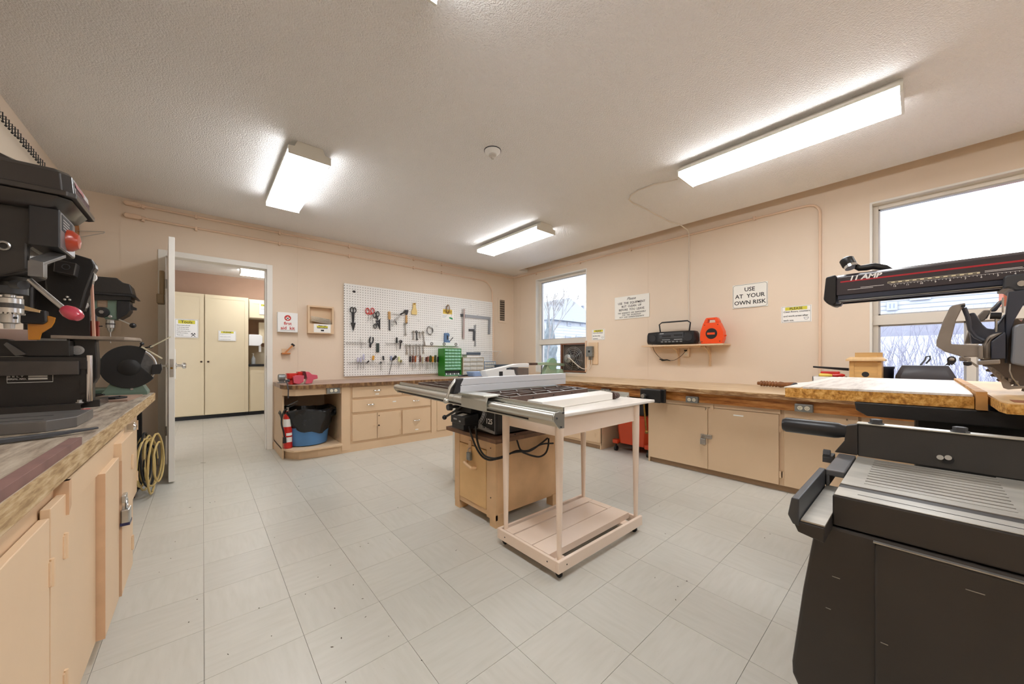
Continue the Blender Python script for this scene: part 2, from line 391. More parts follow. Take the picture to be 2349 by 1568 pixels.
def window(n, w, zt, posts, lowposts):
    y0, y1, z0, z1 = w; o = sempty('window_%d' % n, (XR, (y0+y1)/2, z0)); o['label'] = 'window %s in the right wall' % ('beyond the saw table' if n == 2 else 'next to the corner with an exhaust fan')
    xa, xb = XR-.004, XR+.2
    fr = MB(); t = .016              # white plaster reveal lining
    fr.box(xa, xb, y0, y0+t, z0, z1); fr.box(xa, xb, y1-t, y1, z0, z1); fr.box(xa, xb, y0+t, y1-t, z1-t, z1); fr.box(xa, xb, y0+t, y1-t, z0, z0+t)
    fr.build('window_reveal', WHITE, o)
    f = .035; X0, X1 = XR+.09, XR+.15
    FR = mat('tan_window_frame', (226,220,210), .4, 0); FR2 = mat('grey_window_frame', (190,190,192), .35, .1)
    m = MB(); a, b_, c, d = y0+t, y1-t, z0+t, z1-t
    m.box(X0, X1, a, a+f, c, d); m.box(X0, X1, b_-f, b_, c, d); m.box(X0+.001, X1-.001, a+f, b_-f, d-f, d); m.box(X0+.001, X1-.001, a+f, b_-f, c, c+f)
    m.box(X0-.02, X1+.002, a, b_, zt-.045, zt+.045)
    for p in posts: m.box(X0, X1, p-.02, p+.02, zt, d)
    for p in lowposts: m.box(X0-.002, X1-.002, p-.025, p+.025, c+f, zt-.045)
    m.build('window_frame', FR, o, bevel=.003)
    e = MB()                         # inner metal edges
    for (za, zb, pp) in ((zt+.045, d-f, posts), (c+f, zt-.045, lowposts)):
        ys = [a+f]+[v for p in sorted(pp) for v in (p-.025, p+.025)]+[b_-f]
        for k in range(0, len(ys), 2):
            q0, q1 = ys[k], ys[k+1]
            e.box(X0+.01, X1-.01, q0, q0+.012, za, zb); e.box(X0+.01, X1-.01, q1-.012, q1, za, zb); e.box(X0+.01, X1-.01, q0, q1, za, za+.012); e.box(X0+.01, X1-.01, q0, q1, zb-.012, zb)
            MB().box(X0+.03, X0+.034, q0+.01, q1-.01, za+.01, zb-.01).build('pane', GLASS, o)
    e.build('glazing_bead', FR2, o)
    return o
window(1, WS, 1.405, [], [4.03]); window(2, WL, 1.465, [], [-.27])

# door: casing, jamb, leaf swung into the room
d1 = sempty('door_1', (DX0, YB, 0)); d1['label'] = 'white door standing open'
w = .058
mb = MB().box(DX0-w, DX0, YB-.015, YB, 0, DZ+w).box(DX1, DX1+w, YB-.015, YB, 0, DZ+w).box(DX0, DX1, YB-.015, YB, DZ, DZ+w)
mb.build('door_casing', WHITE, d1, bevel=.003)
mb = MB().box(DX0-.02, DX0, YB, YB+.13, 0, DZ+.02).box(DX1, DX1+.02, YB, YB+.13, 0, DZ+.02).box(DX0-.02, DX1+.02, YB, YB+.13, DZ, DZ+.02)
mb.box(DX0, DX0+.012, YB+.05, YB+.13, 0, DZ).box(DX1-.012, DX1, YB+.05, YB+.13, 0, DZ)
mb.build('door_jamb', WHITE, d1)
MB().box(DX1-.003, DX1, YB+.01, YB+.04, 1.0, 1.15).build('strike_plate', STEEL, d1)
h0, h1, e0, e1 = (-.282, 5.235), (-.24, 5.235), (-.2295, 4.385), (-.1885, 4.385)
leaf = MB().slab([(h0[0],h0[1],2.20),(h1[0],h1[1],2.20),(e1[0],e1[1],2.20),(e0[0],e0[1],2.20)], 2.185).build('door_leaf', WHITE, d1, bevel=.002)
MB().box(-.222, -.196, 4.3835, 4.386, .95, 1.11).build('latch_plate', STEEL, leaf)
MB().cyl((-.209, 4.384, 1.03), (-.209, 4.372, 1.03), .009, n=10).build('latch_bolt', BRASS, leaf, smooth=True)
for sx, x0 in ((1, -.192), (-1, -.2275)):
    y = 4.445; MB().box(x0, x0+sx*.007, y-.028, y+.028, .93, 1.20).build('escutcheon', WHITE if sx > 0 else STEEL, leaf, bevel=.002)
    MB().lathe((x0+sx*.006, y, 1.05), (sx,0,0), [(0,.026),(.008,.026),(.01,.012),(.04,.011),(.045,.022),(.052,.027),(.066,.026),(.072,.018)], 16).build('door_handle', CHROME, leaf, smooth=True)
for z in (.35, 1.9): MB().cyl((-.292, 5.222, z-.05), (-.292, 5.222, z+.05), .008, n=10).build('hinge', STEEL, leaf, smooth=True)
# closer box on the leaf
MB().box(-.31, -.275, 4.72, 4.80, 1.72, 1.95).box(-.325, -.275, 4.66, 4.79, 1.63, 1.72).build('door_closer', mat('tan_closer', (160,138,105), .4), leaf, bevel=.008)
struct(MB().box(.65, XR, YB-.012, YB, 0, .08).build('baseboard_back', CAB))
struct(MB().box(XL, DX0-w, YB-.012, YB, 0, .10).build('baseboard_left', CAB))

# ---------------------------------------------------------------- hallway beyond the door
struct(MB().box(-2.4, 2.6, 8.95, 9.05, 0, ZC).build('wall_hall', HALLW))
struct(MB().box(-2.5, -2.4, YB+.12, 9.05, 0, ZC).box(2.6, 2.7, YB+.12, 9.05, 0, ZC).build('wall_hall', HALLW))
struct(MB().box(-2.5, 2.7, YB+.12, 9.05, ZC, ZC+.05).build('ceiling', CEIL))
def notice(pos, wid, hgt, face, label, title, lines, cat='sign', tcol=INK, band=True, border=True, small=None, icon=None, group=None):
    x, y, z = pos; t = .002
    if face == 'A':
        o = MB().box(x, x+wid, y-t, y, z, z+hgt).build('notice', PAPER)
        P = lambda u, v, k=.0006: (x+u*wid, y-t-k, z+v*hgt)
    else:
        o = MB().box(x-t, x, y-wid, y, z, z+hgt).build('notice', PAPER)
        P = lambda u, v, k=.0006: (x-t-k, y-u*wid, z+v*hgt)
    tag(o, label, cat, group)
    def rect(u0, u1, v0, v1, m, nm):
        a, b_ = P(u0, v0), P(u1, v1, .0012); return MB().box(a[0], b_[0], a[1], b_[1], a[2], b_[2]).build(nm, m, o)
    if border:
        for r in ((.03,.97,.965,.975),(.03,.97,.025,.035),(.03,.036,.03,.97),(.964,.97,.03,.97)): rect(*r, INK, 'border_line')
    if title:
        ty = .84 if len(lines) else .6
        if band: rect(.14, .86, ty-.09, ty+.1, YEL, 'highlight_band')
        text(title, hgt*.2, P(.5, ty, .0016), face, tcol, o, bold=.012)
    n = len(lines)
    for k, s in enumerate(lines):
        sz = small or hgt*.11
        text(s, sz, P(.08, .66-.52*k/max(n-1, 1) if n > 1 else .5, .0014), face, INK, o, align='LEFT', bold=.01)
    if icon == 'cup':
        c = P(.83, .22, .0014); mb = MB(); q = wid*.07
        yy = [(-1.1,.5),(1.1,.5),(.6,-.6),(-.6,-.6)]
        for i in range(4):
            a, b_ = yy[i], yy[(i+1) % 4]
            pa = (c[0], c[1]-a[0]*q, c[2]+a[1]*q) if face == 'B' else (c[0]+a[0]*q, c[1], c[2]+a[1]*q)
            pb = (c[0], c[1]-b_[0]*q, c[2]+b_[1]*q) if face == 'B' else (c[0]+b_[0]*q, c[1], c[2]+b_[1]*q)
            mb.cyl(pa, pb, q*.07, n=4)
        mb.build('line_drawing', mat('blue_ink', (60,80,110), .7), o)
    if icon == 'hammers':
        c = P(.78, .16, .0016); mb = MB(); q = wid*.1
        for s_ in (1, -1):
            mb.add([(c[0]-s_*q, c[1], c[2]-q*.9), (c[0]-s_*q*.7, c[1], c[2]-q), (c[0]+s_*q*.7, c[1], c[2]+q*.5), (c[0]+s_*q*.45, c[1], c[2]+q*.7)], [(0,1,2,3)])
            mb.add([(c[0]+s_*q*.2, c[1], c[2]+q*.9), (c[0]+s_*q*.9, c[1], c[2]+q*.25), (c[0]+s_*q*1.1, c[1], c[2]+q*.5), (c[0]+s_*q*.4, c[1], c[2]+q*1.2)], [(0,1,2,3)])
        mb.build('hammer_drawing', INK, o)
    return o
def panel_door(par, x0, x1, z0, z1, y, th=.02, knob=None, rail=.055):
    d = MB().box(x0, x1, y, y+th-.006, z0, z1).build('door', CREAM, par)
    MB().box(x0, x0+rail, y-.006, y, z0, z1).box(x1-rail, x1, y-.006, y, z0, z1).box(x0+rail, x1-rail, y-.006, y, z0, z0+rail).box(x0+rail, x1-rail, y-.006, y, z1-rail, z1).build('door_frame', CREAM, d)
    if knob: MB().lathe((knob[0], y-.006, knob[1]), (0,-1,0), [(0,.007),(.015,.007),(.02,.017),(.03,.015),(.033,0)], 12).build('knob', mat('dark_bronze', (60,45,35), .4, .6), d, smooth=True)
    return d
tc_ = thing('tall_cupboard', (0, 8.62, 0), 'pair of tall cream cupboards on a black plinth in the hallway', 'cupboard')
MB().box(-.78, .672, 8.625, 8.95, .07, 2.29).build('body', CREAM, tc_)
MB().box(-.78, .672, 8.66, 8.94, 0, .07).build('plinth', BLACKR, tc_)
panel_door(tc_, -.76, .018, .085, 2.285, 8.605, knob=(-.02, 1.05)); panel_door(tc_, .032, .67, .078, 2.275, 8.595, knob=(.075, 1.05))
uc = thing('wall_cupboard', (1.1, 8.6, 1.9), 'cream wall cupboard hung above the black counter in the hallway', 'cupboard')
MB().box(.68, 1.7, 8.625, 8.95, 1.9, 2.27).build('body', CREAM, uc); panel_door(uc, .69, 1.4, 1.91, 2.24, 8.605)
bc = thing('base_cupboard', (1.1, 8.6, 0), 'cream base cupboard under the black counter in the hallway', 'cupboard')
MB().box(.68, 1.7, 8.625, 8.95, .07, .95).build('body', CREAM, bc); MB().box(.68, 1.7, 8.66, 8.94, 0, .07).build('plinth', BLACKR, bc)
panel_door(bc, .70, 1.4, .085, .88, 8.605); MB().box(.68, 1.7, 8.59, 8.95, .955, .995).build('countertop', BLACKP, bc)
MB().box(.70, 1.7, 8.935, 8.949, .995, 1.35).build('backsplash', mat('cream_backsplash', (200,188,160), .3), bc)
o = MB().box(.86, 1.5, 8.80, 8.94, 1.42, 1.84).build('mirror_cabinet', CREAM, bevel=.004); tag(o, 'small cream cabinet under the wall cupboard in the hallway', 'cabinet')
o = thing('towel_dispenser', (.74, 8.72, 1.36), 'white paper towel dispenser beside the tall cupboards in the hallway', 'dispenser')
MB().prism([(.68,1.36),(.86,1.36),(.90,1.42),(.90,1.55),(.86,1.58),(.68,1.58)], 'y', 8.62, 8.79).build('housing', WPLAS, o, bevel=.006)
MB().box(.85, .89, 8.74, 8.745, 1.24, 1.37).build('towel', PAPER, o)
o = thing('soap_bottle', (.76, 8.72, .996), 'clear pump bottle on the black hallway counter', 'bottle')
MB().lathe((.76, 8.72, .996), (0,0,1), [(0,.035),(.11,.036),(.15,.012),(.17,.012)], 12).build('bottle_body', mat('clear_plastic', (225,232,235), .15, trans=.6), o, smooth=True)
MB().cyl((.76,8.72,1.166),(.76,8.72,1.20),.006,n=8).box(.735,.77,8.712,8.728,1.20,1.212).build('pump', WPLAS, o)
notice((-.37, 8.593, 1.48), .31, .33, 'A', 'white Tools notice on the left hallway cupboard door', 'Tools', ['Please return all tools', 'to the proper place', 'when you are done.', 'Keep work area clean', 'and free of debris.', 'Thank you'], icon='hammers', small=.02)
notice((.22, 8.585, 1.44), .26, .19, 'A', 'small PLEASE notice on the middle hallway cupboard door', 'PLEASE', ['This cupboard is for the use of', 'residents using the workshop,', 'please keep the doors closed.'], small=.013)
notice((.845, 8.593, 1.98), .2, .22, 'A', 'small notice on the hallway wall cupboard', 'Cleaning', ['supplies'], icon='hammers', small=.02)
def fixture(x0, x1, y0, y1, label, along='Y', name='fluorescent_light', tilt=0):
    o = thing(name, ((x0+x1)/2, (y0+y1)/2, ZC), label, 'ceiling light', 'wraparound fluorescent ceiling lights')
    zb = 2.62
    if along == 'Y':
        c = (x0+x1)/2; hw = (x1-x0)/2
        end = [(c-hw, zb), (c-hw, zb+.055), (c-hw*.72, zb+.06), (c-hw*.6, ZC-.002), (c+hw*.6, ZC-.002), (c+hw*.72, zb+.06), (c+hw, zb+.055), (c+hw, zb)]
        for q in (y0, y1-.012): MB().prism(end, 'y', q, q+.012).build('end_cap', mat('lamp_housing_white', (225,222,212), .4), o)
        MB().box(c-hw*.6, c+hw*.6, y0+.012, y1-.012, zb+.062, ZC-.002).box(c-hw+.001, c+hw-.001, y0+.012, y1-.012, zb+.038, zb+.062).build('housing', MATS['lamp_housing_white'], o)
        MB().prism([(c-hw+.004, zb+.038), (c-hw+.004, zb+.008), (c-hw+.02, zb), (c+hw-.02, zb), (c+hw-.004, zb+.008), (c+hw-.004, zb+.038)], 'y', y0+.013, y1-.013).build('diffuser', GLOW, o)
    else:
        c = (y0+y1)/2; hw = (y1-y0)/2
        end = [(c-hw, zb), (c-hw, zb+.055), (c-hw*.6, ZC-.002), (c+hw*.6, ZC-.002), (c+hw, zb+.055), (c+hw, zb)]
        for q in (x0, x1-.012): MB().prism(end, 'x', q, q+.012).build('end_cap', MATS['lamp_housing_white'], o)
        MB().box(x0+.012, x1-.012, c-hw*.6, c+hw*.6, zb+.062, ZC-.002).build('housing', MATS['lamp_housing_white'], o)
        MB().prism([(c-hw+.004, zb+.055), (c-hw+.02, zb), (c+hw-.02, zb), (c+hw-.004, zb+.055)], 'x', x0+.013, x1-.013).build('diffuser', GLOW, o)
    return o
fixture(.47, .755, 3.02, 4.24, 'short wide fluorescent light on the ceiling in front of the open door')
fixture(2.94, 3.25, 2.93, 4.14, 'distant fluorescent light on the ceiling near the pegboard end')
fixture(2.965, 3.26, .065, 1.325, 'long fluorescent light on the ceiling with a cable running to the window wall')
fixture(.48, .75, .14, 1.36, 'fluorescent light at the top edge of the picture, mostly cut off')
fixture(3.0, 3.3, -2.3, -1.1, 'added unseen fluorescent fill light behind the radial arm saw')  # added out of view to fill the room with light
fixture(.48, .78, -2.4, -1.2, 'added unseen fluorescent fill light at the camera end')  # second unseen fixture, added to brighten the room
fixture(.5, 1.7, 7.85, 8.12, 'fluorescent light on the hallway ceiling seen through the doorway', along='X')
# ================================================================ BENCHES AND CABINETS
def pull(par, x, y, z, horiz=True, axis='A', m=None, w=.09):
    """small arched pull; axis A = on a face looking to -y, B = on a face looking to -x"""
    pts = [(-.5,0),(-.42,.7),(-.2,1),(.2,1),(.42,.7),(.5,0)]
    if axis == 'A': P = [(x+a*w, y-b*.022, z) for a, b in pts]
    else: P = [(x-b*.022, y+a*w, z) for a, b in pts]
    return MB().tube(P, [.006,.005,.006,.006,.005,.006], 6).build('handle', m or CHROME, par, smooth=True)
def hinge(par, p, axis='A'):
    x, y, z = p
    b = MB().cyl((x,y,z-.028),(x,y,z+.028),.0045,n=8)
    if axis == 'A': b.box(x-.012, x+.012, y, y+.004, z-.024, z+.024)
    else: b.box(x, x+.004, y-.012, y+.012, z-.024, z+.024)
    return b.build('hinge', CAB, par)
def card(par, x, y, z, axis='A', w=.045, h=.014):
    if axis == 'A': return MB().box(x-w/2, x+w/2, y-.002, y, z-h/2, z+h/2).build('label_card', PAPER, par)
    return MB().box(x-.002, x, y-w/2, y+w/2, z-h/2, z+h/2).build('label_card', PAPER, par)

# --- bench along the back wall
ZB = .825
FA = 4.46                       # cabinet faces
ba = thing('workbench', (1.9, 4.8, 0), 'long peach workbench of drawers with dark chipped top under the pegboard', 'workbench')
top = [(.655,5.238),(.655,4.66),(.675,4.54),(.73,4.45),(.82,4.42),(3.548,4.42),(3.548,5.238)]
MB().prism(top, 'z', ZB-.046, ZB).build('worktop', TOPA, ba, bevel=.003)
MB().prism([(.65,4.7),(.65,4.66),(.67,4.535),(.728,4.445),(.82,4.415),(3.55,4.415),(3.55,4.421),(.822,4.426),(.735,4.455),(.68,4.543),(.661,4.66),(.661,4.7)], 'z', ZB-.047, ZB-.004).build('worktop_edge', EDGE, ba)
MB().prism([(.66,4.62),(.70,4.52),(.76,4.46),(1.227,4.46),(1.227,4.48),(.775,4.48),(.72,4.53),(.68,4.63)], 'z', .705, ZB-.047).build('apron', CAB, ba)
MB().box(.662, .68, 4.63, 5.236, .0, ZB-.047).build('end_panel', CAB, ba)
MB().prism([(.662,5.238),(.662,4.66),(.685,4.53),(.74,4.44),(.84,4.40),(1.227,4.40),(1.227,5.238)], 'z', .10, .12).build('corner_shelf', CAB, ba, bevel=.002)
MB().prism([(.69,5.23),(.69,4.66),(.80,4.50),(.98,4.455),(1.227,4.455),(1.227,5.23)], 'z', 0, .098).build('plinth', CAB, ba)
MB().box(1.225, 1.322, FA-.012, 4.56, .03, ZB-.047).build('post', CAB, ba, bevel=.002)
MB().box(1.228, 1.244, 4.56, 5.236, .12, ZB-.047).build('divider', CAB, ba)
MB().box(1.322, 3.545, FA, 4.475, .09, ZB-.047).box(1.322, 3.54, 4.475, 5.23, .09, .11).build('face_frame', CAB, ba)
MB().box(1.227, 3.69, 4.452, 4.47, 0, .093).build('plinth', CAB, ba)
def drawerA(x0, x1, z0, z1, pulls, cards=()):
    d = MB().box(x0, x1, FA-.016, FA-.001, z0, z1).build('drawer', CAB, ba, bevel=.002)
    for p in pulls: pull(d, p, FA-.016, (z0+z1)/2+.008)
    for cx, cz in cards: card(d, cx, FA-.016, cz)
def doorA(x0, x1, z0, z1, hx):
    d = MB().box(x0, x1, FA-.016, FA-.001, z0, z1).build('door', CAB, ba, bevel=.002)
    for z in (z0+.05, z1-.05): hinge(d, (hx, FA-.018, z))
    return d
drawerA(1.345, 1.948, .644, .774, [1.64], [(1.64, .672)])
drawerA(1.972, 2.374, .644, .774, [2.17], [(2.17, .672)])
drawerA(1.345, 2.376, .467, .614, [1.56, 2.16], [(1.86, .56)])
doorA(1.345, 1.640, .121, .436, 1.35)
d = doorA(1.645, 1.944, .121, .436, 1.938)
MB().box(1.60, 1.64, FA-.022, FA-.016, .27, .29).build('latch', CAB, d); MB().cyl((1.66,FA-.016,.28),(1.66,FA-.03,.28),.009,n=10).build('knob', mat('dark_bronze',(60,45,35)), d)
MB().cyl((1.662,FA-.016,.40),(1.662,FA-.02,.40),.010,n=3).build('lock', MATS['dark_bronze'], d)
drawerA(1.972, 2.374, .121, .436, [2.17], [(2.17, .16)])
MB().box(2.39, 2.47, FA-.014, FA, .08, ZB-.05).build('post', CAB, ba)
doorA(2.475, 3.02, .10, .70, 2.48); doorA(3.03, 3.52, .10, .70, 3.51)
def outlet(label, axis, c, w=.115, h=.06, group=None, m=None, vertical=False):
    """metal box with a duplex receptacle; c = centre of its front face"""
    x, y, z = c
    o = thing('electrical_outlet', (x, y, z-h/2), label, 'outlet', group)
    dep = .04
    body = MB()
    if axis == 'A': body.box(x-w/2, x+w/2, y, y+dep, z-h/2, z+h/2)
    else: body.box(x, x+dep, y-w/2, y+w/2, z-h/2, z+h/2)
    body.build('box', m or GALV, o, bevel=.005)
    for s_ in (-1, 1):
        off = s_*.022
        du, dz = (0, off) if vertical else (off, 0)
        c2 = (x+du, y-.002, z+dz) if axis == 'A' else (x-.002, y+du, z+dz)
        dr = (0,-1,0) if axis == 'A' else (-1,0,0)
        r = MB().lathe(c2, dr, [(-.003,.017),(.002,.017),(.003,.015)], 14).build('receptacle', mat('ivory_plastic', (232,225,205), .4), o, smooth=True)
        sl = MB()
        for k in (-.006, .006):
            if axis == 'A': sl.box(c2[0]+k-.001, c2[0]+k+.001, c2[1]-.0036, c2[1]-.003, c2[2]-.002, c2[2]+.007)
            else: sl.box(c2[0]-.0036, c2[0]-.003, c2[1]+k-.001, c2[1]+k+.001, c2[2]-.002, c2[2]+.007)
        if axis == 'A': sl.box(c2[0]-.002, c2[0]+.002, c2[1]-.0036, c2[1]-.003, c2[2]-.01, c2[2]-.006)
        else: sl.box(c2[0]-.0036, c2[0]-.003, c2[1]-.002, c2[1]+.002, c2[2]-.01, c2[2]-.006)
        sl.build('slot', INK, r)
    return o
outlet('galvanised outlet box under the bench top above the blue tub', 'A', (1.135, 4.425, .745), .14, .07)

# --- bench along the window wall
FB, KB = 3.655, 3.69
bb = thing('workbench', (4.05, 1.8, 0), 'long peach workbench with varnished plywood top along the window wall', 'workbench')
MB().box(3.55, 4.598, -2.0, 5.238, ZB-.04, ZB).build('worktop', TOPB, bb, bevel=.002)
MB().box(3.543, 3.551, -2.0, 4.42, ZB-.042, ZB-.003).build('worktop_edge', worn('scratched_brown_edge', (150,108,66), (105,72,40), (205,175,130), (20,2.5,30), 4, .5), bb)
MB().box(3.60, 3.625, -2.0, 4.44, .692, ZB-.042).build('apron', STAIN, bb)
MB().box(3.67, 4.59, 2.56, 2.58, 0, .69).build('end_panel', CAB, bb)
MB().box(3.67, 4.59, 1.93, 1.95, 0, .69).build('end_panel', CAB, bb)
MB().box(KB, KB+.015, 2.60, 4.45, 0, .075).build('plinth', mat('brown_plinth', (165,135,105), .6), bb)
MB().box(KB, KB+.015, -2.0, 1.93, 0, .075).build('plinth', MATS['brown_plinth'], bb)
MB().box(FB+.014, FB+.028, 2.56, 4.45, .05, .692).build('face_frame', CAB, bb)
MB().box(FB+.014, FB+.028, -2.0, 1.94, .05, .692).build('face_frame', CAB, bb)
def doorB(y0, y1, z0, z1, hy=None, lab=None):
    d = MB().box(FB-.004, FB+.013, y0, y1, z0, z1).build('door', CAB, bb, bevel=.002)
    if hy is not None:
        for z in (z0+.09, z1-.12): hinge(d, (FB-.006, hy, z), 'B')
    return d
d = doorB(1.342, 1.94, .055, .645)
d2 = doorB(.782, 1.336, .055, .645, .768)
MB().box(FB-.010, FB-.004, 1.338, 1.372, .06, .645).build('stile', CAB, d)
MB().box(FB-.012, FB+.012, .768, 1.94, .65, .692).build('top_rail', CAB, bb)
MB().box(FB-.02, FB-.012, 1.285, 1.312, .63, .688).build('turn_button', CAB, bb)
card(d2, FB-.004, 1.08, .60, 'B', .08, .012)
text('7', .03, (FB-.011, 1.355, .628), 'B', INK, d, bold=.02)
# hasp and padlock
hs = MB().box(FB-.016, FB-.004, 1.30, 1.40, .35, .385).build('hasp', STEEL, d, bevel=.002)
MB().torus((FB-.02, 1.375, .36), (1,0,0), .013, .003, 14, 6, 1, 1.3).build('shackle', STEEL, hs, smooth=True)
MB().box(FB-.030, FB-.010, 1.35, 1.40, .29, .345).build('padlock_body', STEEL, hs, bevel=.003)
d3 = doorB(.30, .745, .055, .60, .752); MB().box(FB-.004, FB+.013, .30, .745, .612, .688).build('drawer', CAB, bb, bevel=.002)
text('8.', .022, (FB-.005, .36, .655), 'B', INK, d3)
doorB(-.2, .285, .055, .50); MB().box(FB-.004, FB+.013, -.2, .285, .612, .688).build('drawer', CAB, bb, bevel=.002)
MB().box(FB-.004, FB+.013, -.2, .285, .52, .60).build('drawer', CAB, bb, bevel=.002)
doorB(2.60, 3.20, .08, .66, 2.63); doorB(3.21, 3.80, .08, .66); doorB(3.81, 4.40, .08, .66)
MB().box(FB-.012, FB+.012, 2.56, 2.60, .08, .69).build('post', CAB, bb)
MB().box(FB-.006, FB, 2.64, 2.70, .44, .56).box(FB-.004, FB, 2.66, 2.68, .30, .44).build('latch', CAB, bb)
outlet('metal outlet box on the window bench apron, left of the black vise', 'B', (3.57, 2.435, .728), .12, .055)
outlet('metal outlet box on the window bench apron, right of the black vise', 'B', (3.57, 1.455, .716), .115, .062)
outlet('metal outlet box on the window bench apron beside the particleboard saw table', 'B', (3.57, .605, .725), .115, .062)
# apron cut-outs
# --- left bench
ZL = .845
bc_ = thing('workbench', (-.6, 2.2, 0), 'grey splintered workbench with peach cupboard doors along the left wall', 'workbench')
MB().box(-.928, -.292, -1.6, 4.02, ZL-.06, ZL).build('worktop', TOPC, bc_, bevel=.003)
MB().box(-.293, -.286, -1.6, 4.015, ZL-.059, ZL-.003).build('worktop_edge', EDGEL, bc_)
MB().box(-.9, -.32, -1.6, 2.56, 0, .10).build('plinth', CAB, bc_); MB().box(-.9, -.41, 2.56, 3.86, 0, .10).build('plinth', CAB, bc_)
MB().box(-.92, -.312, -1.6, 2.57, .10, .755).build('carcass', CAB, bc_); MB().box(-.92, -.389, 2.57, 3.86, .10, ZL-.061).build('carcass', CAB, bc_)
def doorC(y0, y1, z0, z1, xf, hy=None, th=.018):
    d = MB().box(xf-th, xf, y0, y1, z0, z1).build('door', CAB, bc_, bevel=.002)
    if hy is not None:
        for z in (z0+.12, z1-.14):
            MB().cyl((xf+.003,hy,z-.035),(xf+.003,hy,z+.035),.0055,n=8).box(xf, xf+.003, hy-.014, hy+.014, z-.03, z+.03).build('hinge', CAB, d)
    return d
doorC(.30, 1.435, .10, .72, -.290, 1.44); doorC(1.445, 1.945, .10, .74, -.290, 1.56)
BARE = mat('bare_wood_edge', (214,176,140), .6, var=.15, vscale=10)
d = doorC(1.95, 2.235, .10, .70, -.268, th=.04); MB().box(-.308, -.2675, 1.9485, 1.9505, .10, .70).build('bare_edge', BARE, d)
d = doorC(2.25, 2.57, .10, .755, -.262, 2.53, th=.03); MB().box(-.30, -.2615, 2.2485, 2.2505, .10, .68).build('bare_edge', BARE, d)
MB().box(-.31, -.285, 1.58, 2.5, .70, .775).build('top_rail', CAB, bc_)
MB().prism([(1.575,.775),(1.60,.775),(1.60,.70),(1.575,.68)], 'x', -.335, -.284).build('filler', BARE, bc_)
pl = MB().box(-.262, -.250, 2.24, 2.30, .50, .53).build('hasp', STEEL, d, bevel=.002)
MB().torus((-.25, 2.27, .49), (1,0,0), .016, .004, 14, 6, 1, 1.3).build('shackle', STEEL, pl, smooth=True)
MB().box(-.265, -.238, 2.24, 2.30, .41, .47).build('padlock_body', STEEL, pl, bevel=.004)
MB().box(-.266, -.237, 2.238, 2.302, .402, .414).build('padlock_band', mat('navy_plastic', (40,42,80), .4), pl)
d = doorC(2.60, 3.28, .12, .76, -.372, 3.26); d = doorC(3.30, 3.855, .12, .76, -.372, 3.84)
MB().lathe((-.371, 3.40, .67), (1,0,0), [(0,.018),(.012,.02),(.03,.028),(.04,.02),(.045,0)], 14).build('knob', CHROME, d, smooth=True)
card(d, -.3715, 3.2, .66, 'B', .06, .03)

# black legged stand beyond the end of the left bench, carries the green drill press
st = thing('machine_stand', (-.66, 4.5, 0), 'black steel legged stand behind the open door end of left bench', 'stand')
MB().box(-.90, -.40, 4.10, 4.62, .81, .845).build('top_plate', BLACK, st, bevel=.004)
for x in (-.89, -.445):
    for y in (4.12, 4.56): MB().box(x, x+.035, y, y+.035, 0, .81).build('leg', BLACK, st, bevel=.003)
MB().box(-.89, -.41, 4.125, 4.15, .50, .56).box(-.89, -.41, 4.565, 4.59, .50, .56).build('cross_brace', BLACK, st)
# coil of cords
def coil(name, c, R, n, m, r, seed, label, cat='cord', tilt=(1,.25,.1), drop=1.15):
    rnd = random.Random(seed); o = thing(name, (c[0], c[1], c[2]-R*drop), label, cat)
    pts = []
    for k in range(n*18):
        a = 2*math.pi*k/18; t = k/(n*18)
        rr = R*(1+.22*math.sin(a*.37+seed)+.07*math.sin(a*1.71))
        pts.append((c[0]+.05*math.sin(a*.21+seed)+tilt[1]*.6*(math.cos(a))*R, c[1]+rr*math.cos(a)*.72+.05*math.sin(a*.13), c[2]+rr*drop*math.sin(a)+.012*math.sin(a*.31)))
    zmin = min(p[2] for p in pts); pts = [(p[0], p[1], p[2]-zmin+c[2]-R*drop+r) for p in pts]
    MB().tube(pts, r, 6).build('cord_loops', m, o, smooth=True); return o
coil('extension_cord', (-.32, 4.10, .215), .17, 6, mat('yellow_cord', (196,172,112), .5), .0075, 3, 'coil of yellow extension cord on the floor behind the left bench')
coil('power_cord', (-.37, 4.05, .24), .16, 4, BLACKR, .007, 5, 'black cord coiled among the yellow extension cord behind the left bench')

# ================================================================ ON THE BACK WALL
pb = thing('pegboard', (2.76, YB, .87), 'large white perforated board hung with hand tools above the bench', 'pegboard')
MB().box(1.47, 4.055, YB-.03, YB-.008, .865, 2.15).build('board', PEG, pb)
MB().box(1.49, 1.53, YB-.008, YB, .88, 2.12).box(4.0, 4.04, YB-.008, YB, .88, 2.12).build('batten', WHITE, pb)
PY_ = YB-.03
o = thing('first_aid_kit', (.80, YB, 1.441), 'white first aid kit box with red cross on wall beside door', 'first aid box')
MB().box(.693, .909, YB-.06, YB, 1.441, 1.685).build('case', WPLAS, o, bevel=.004)
MB().lathe((.80, YB-.0602, 1.617), (0,-1,0), [(0,.036),(.001,.036)], 24).build('emblem_disc', REDINK, o)
MB().box(.792, .808, YB-.063, YB-.0613, 1.592, 1.634).box(.778, .822, YB-.063, YB-.0613, 1.605, 1.621).build('emblem_cross', PAPER, o)
text('first', .052, (.80, YB-.0605, 1.548), 'A', REDINK, o, bold=.02); text('aid  kit', .055, (.80, YB-.0605, 1.490), 'A', REDINK, o, bold=.02)
MB().box(.72, .88, YB-.061, YB-.06, 1.462, 1.465).build('fine_print', INK, o)
o = thing('magazine_box', (1.17, YB, 1.44), 'shallow peach wooden wall box holding papers next to the pegboard', 'wall box')
MB().box(1.02, 1.325, YB-.012, YB, 1.44, 1.80).build('back_panel', CAB, o)
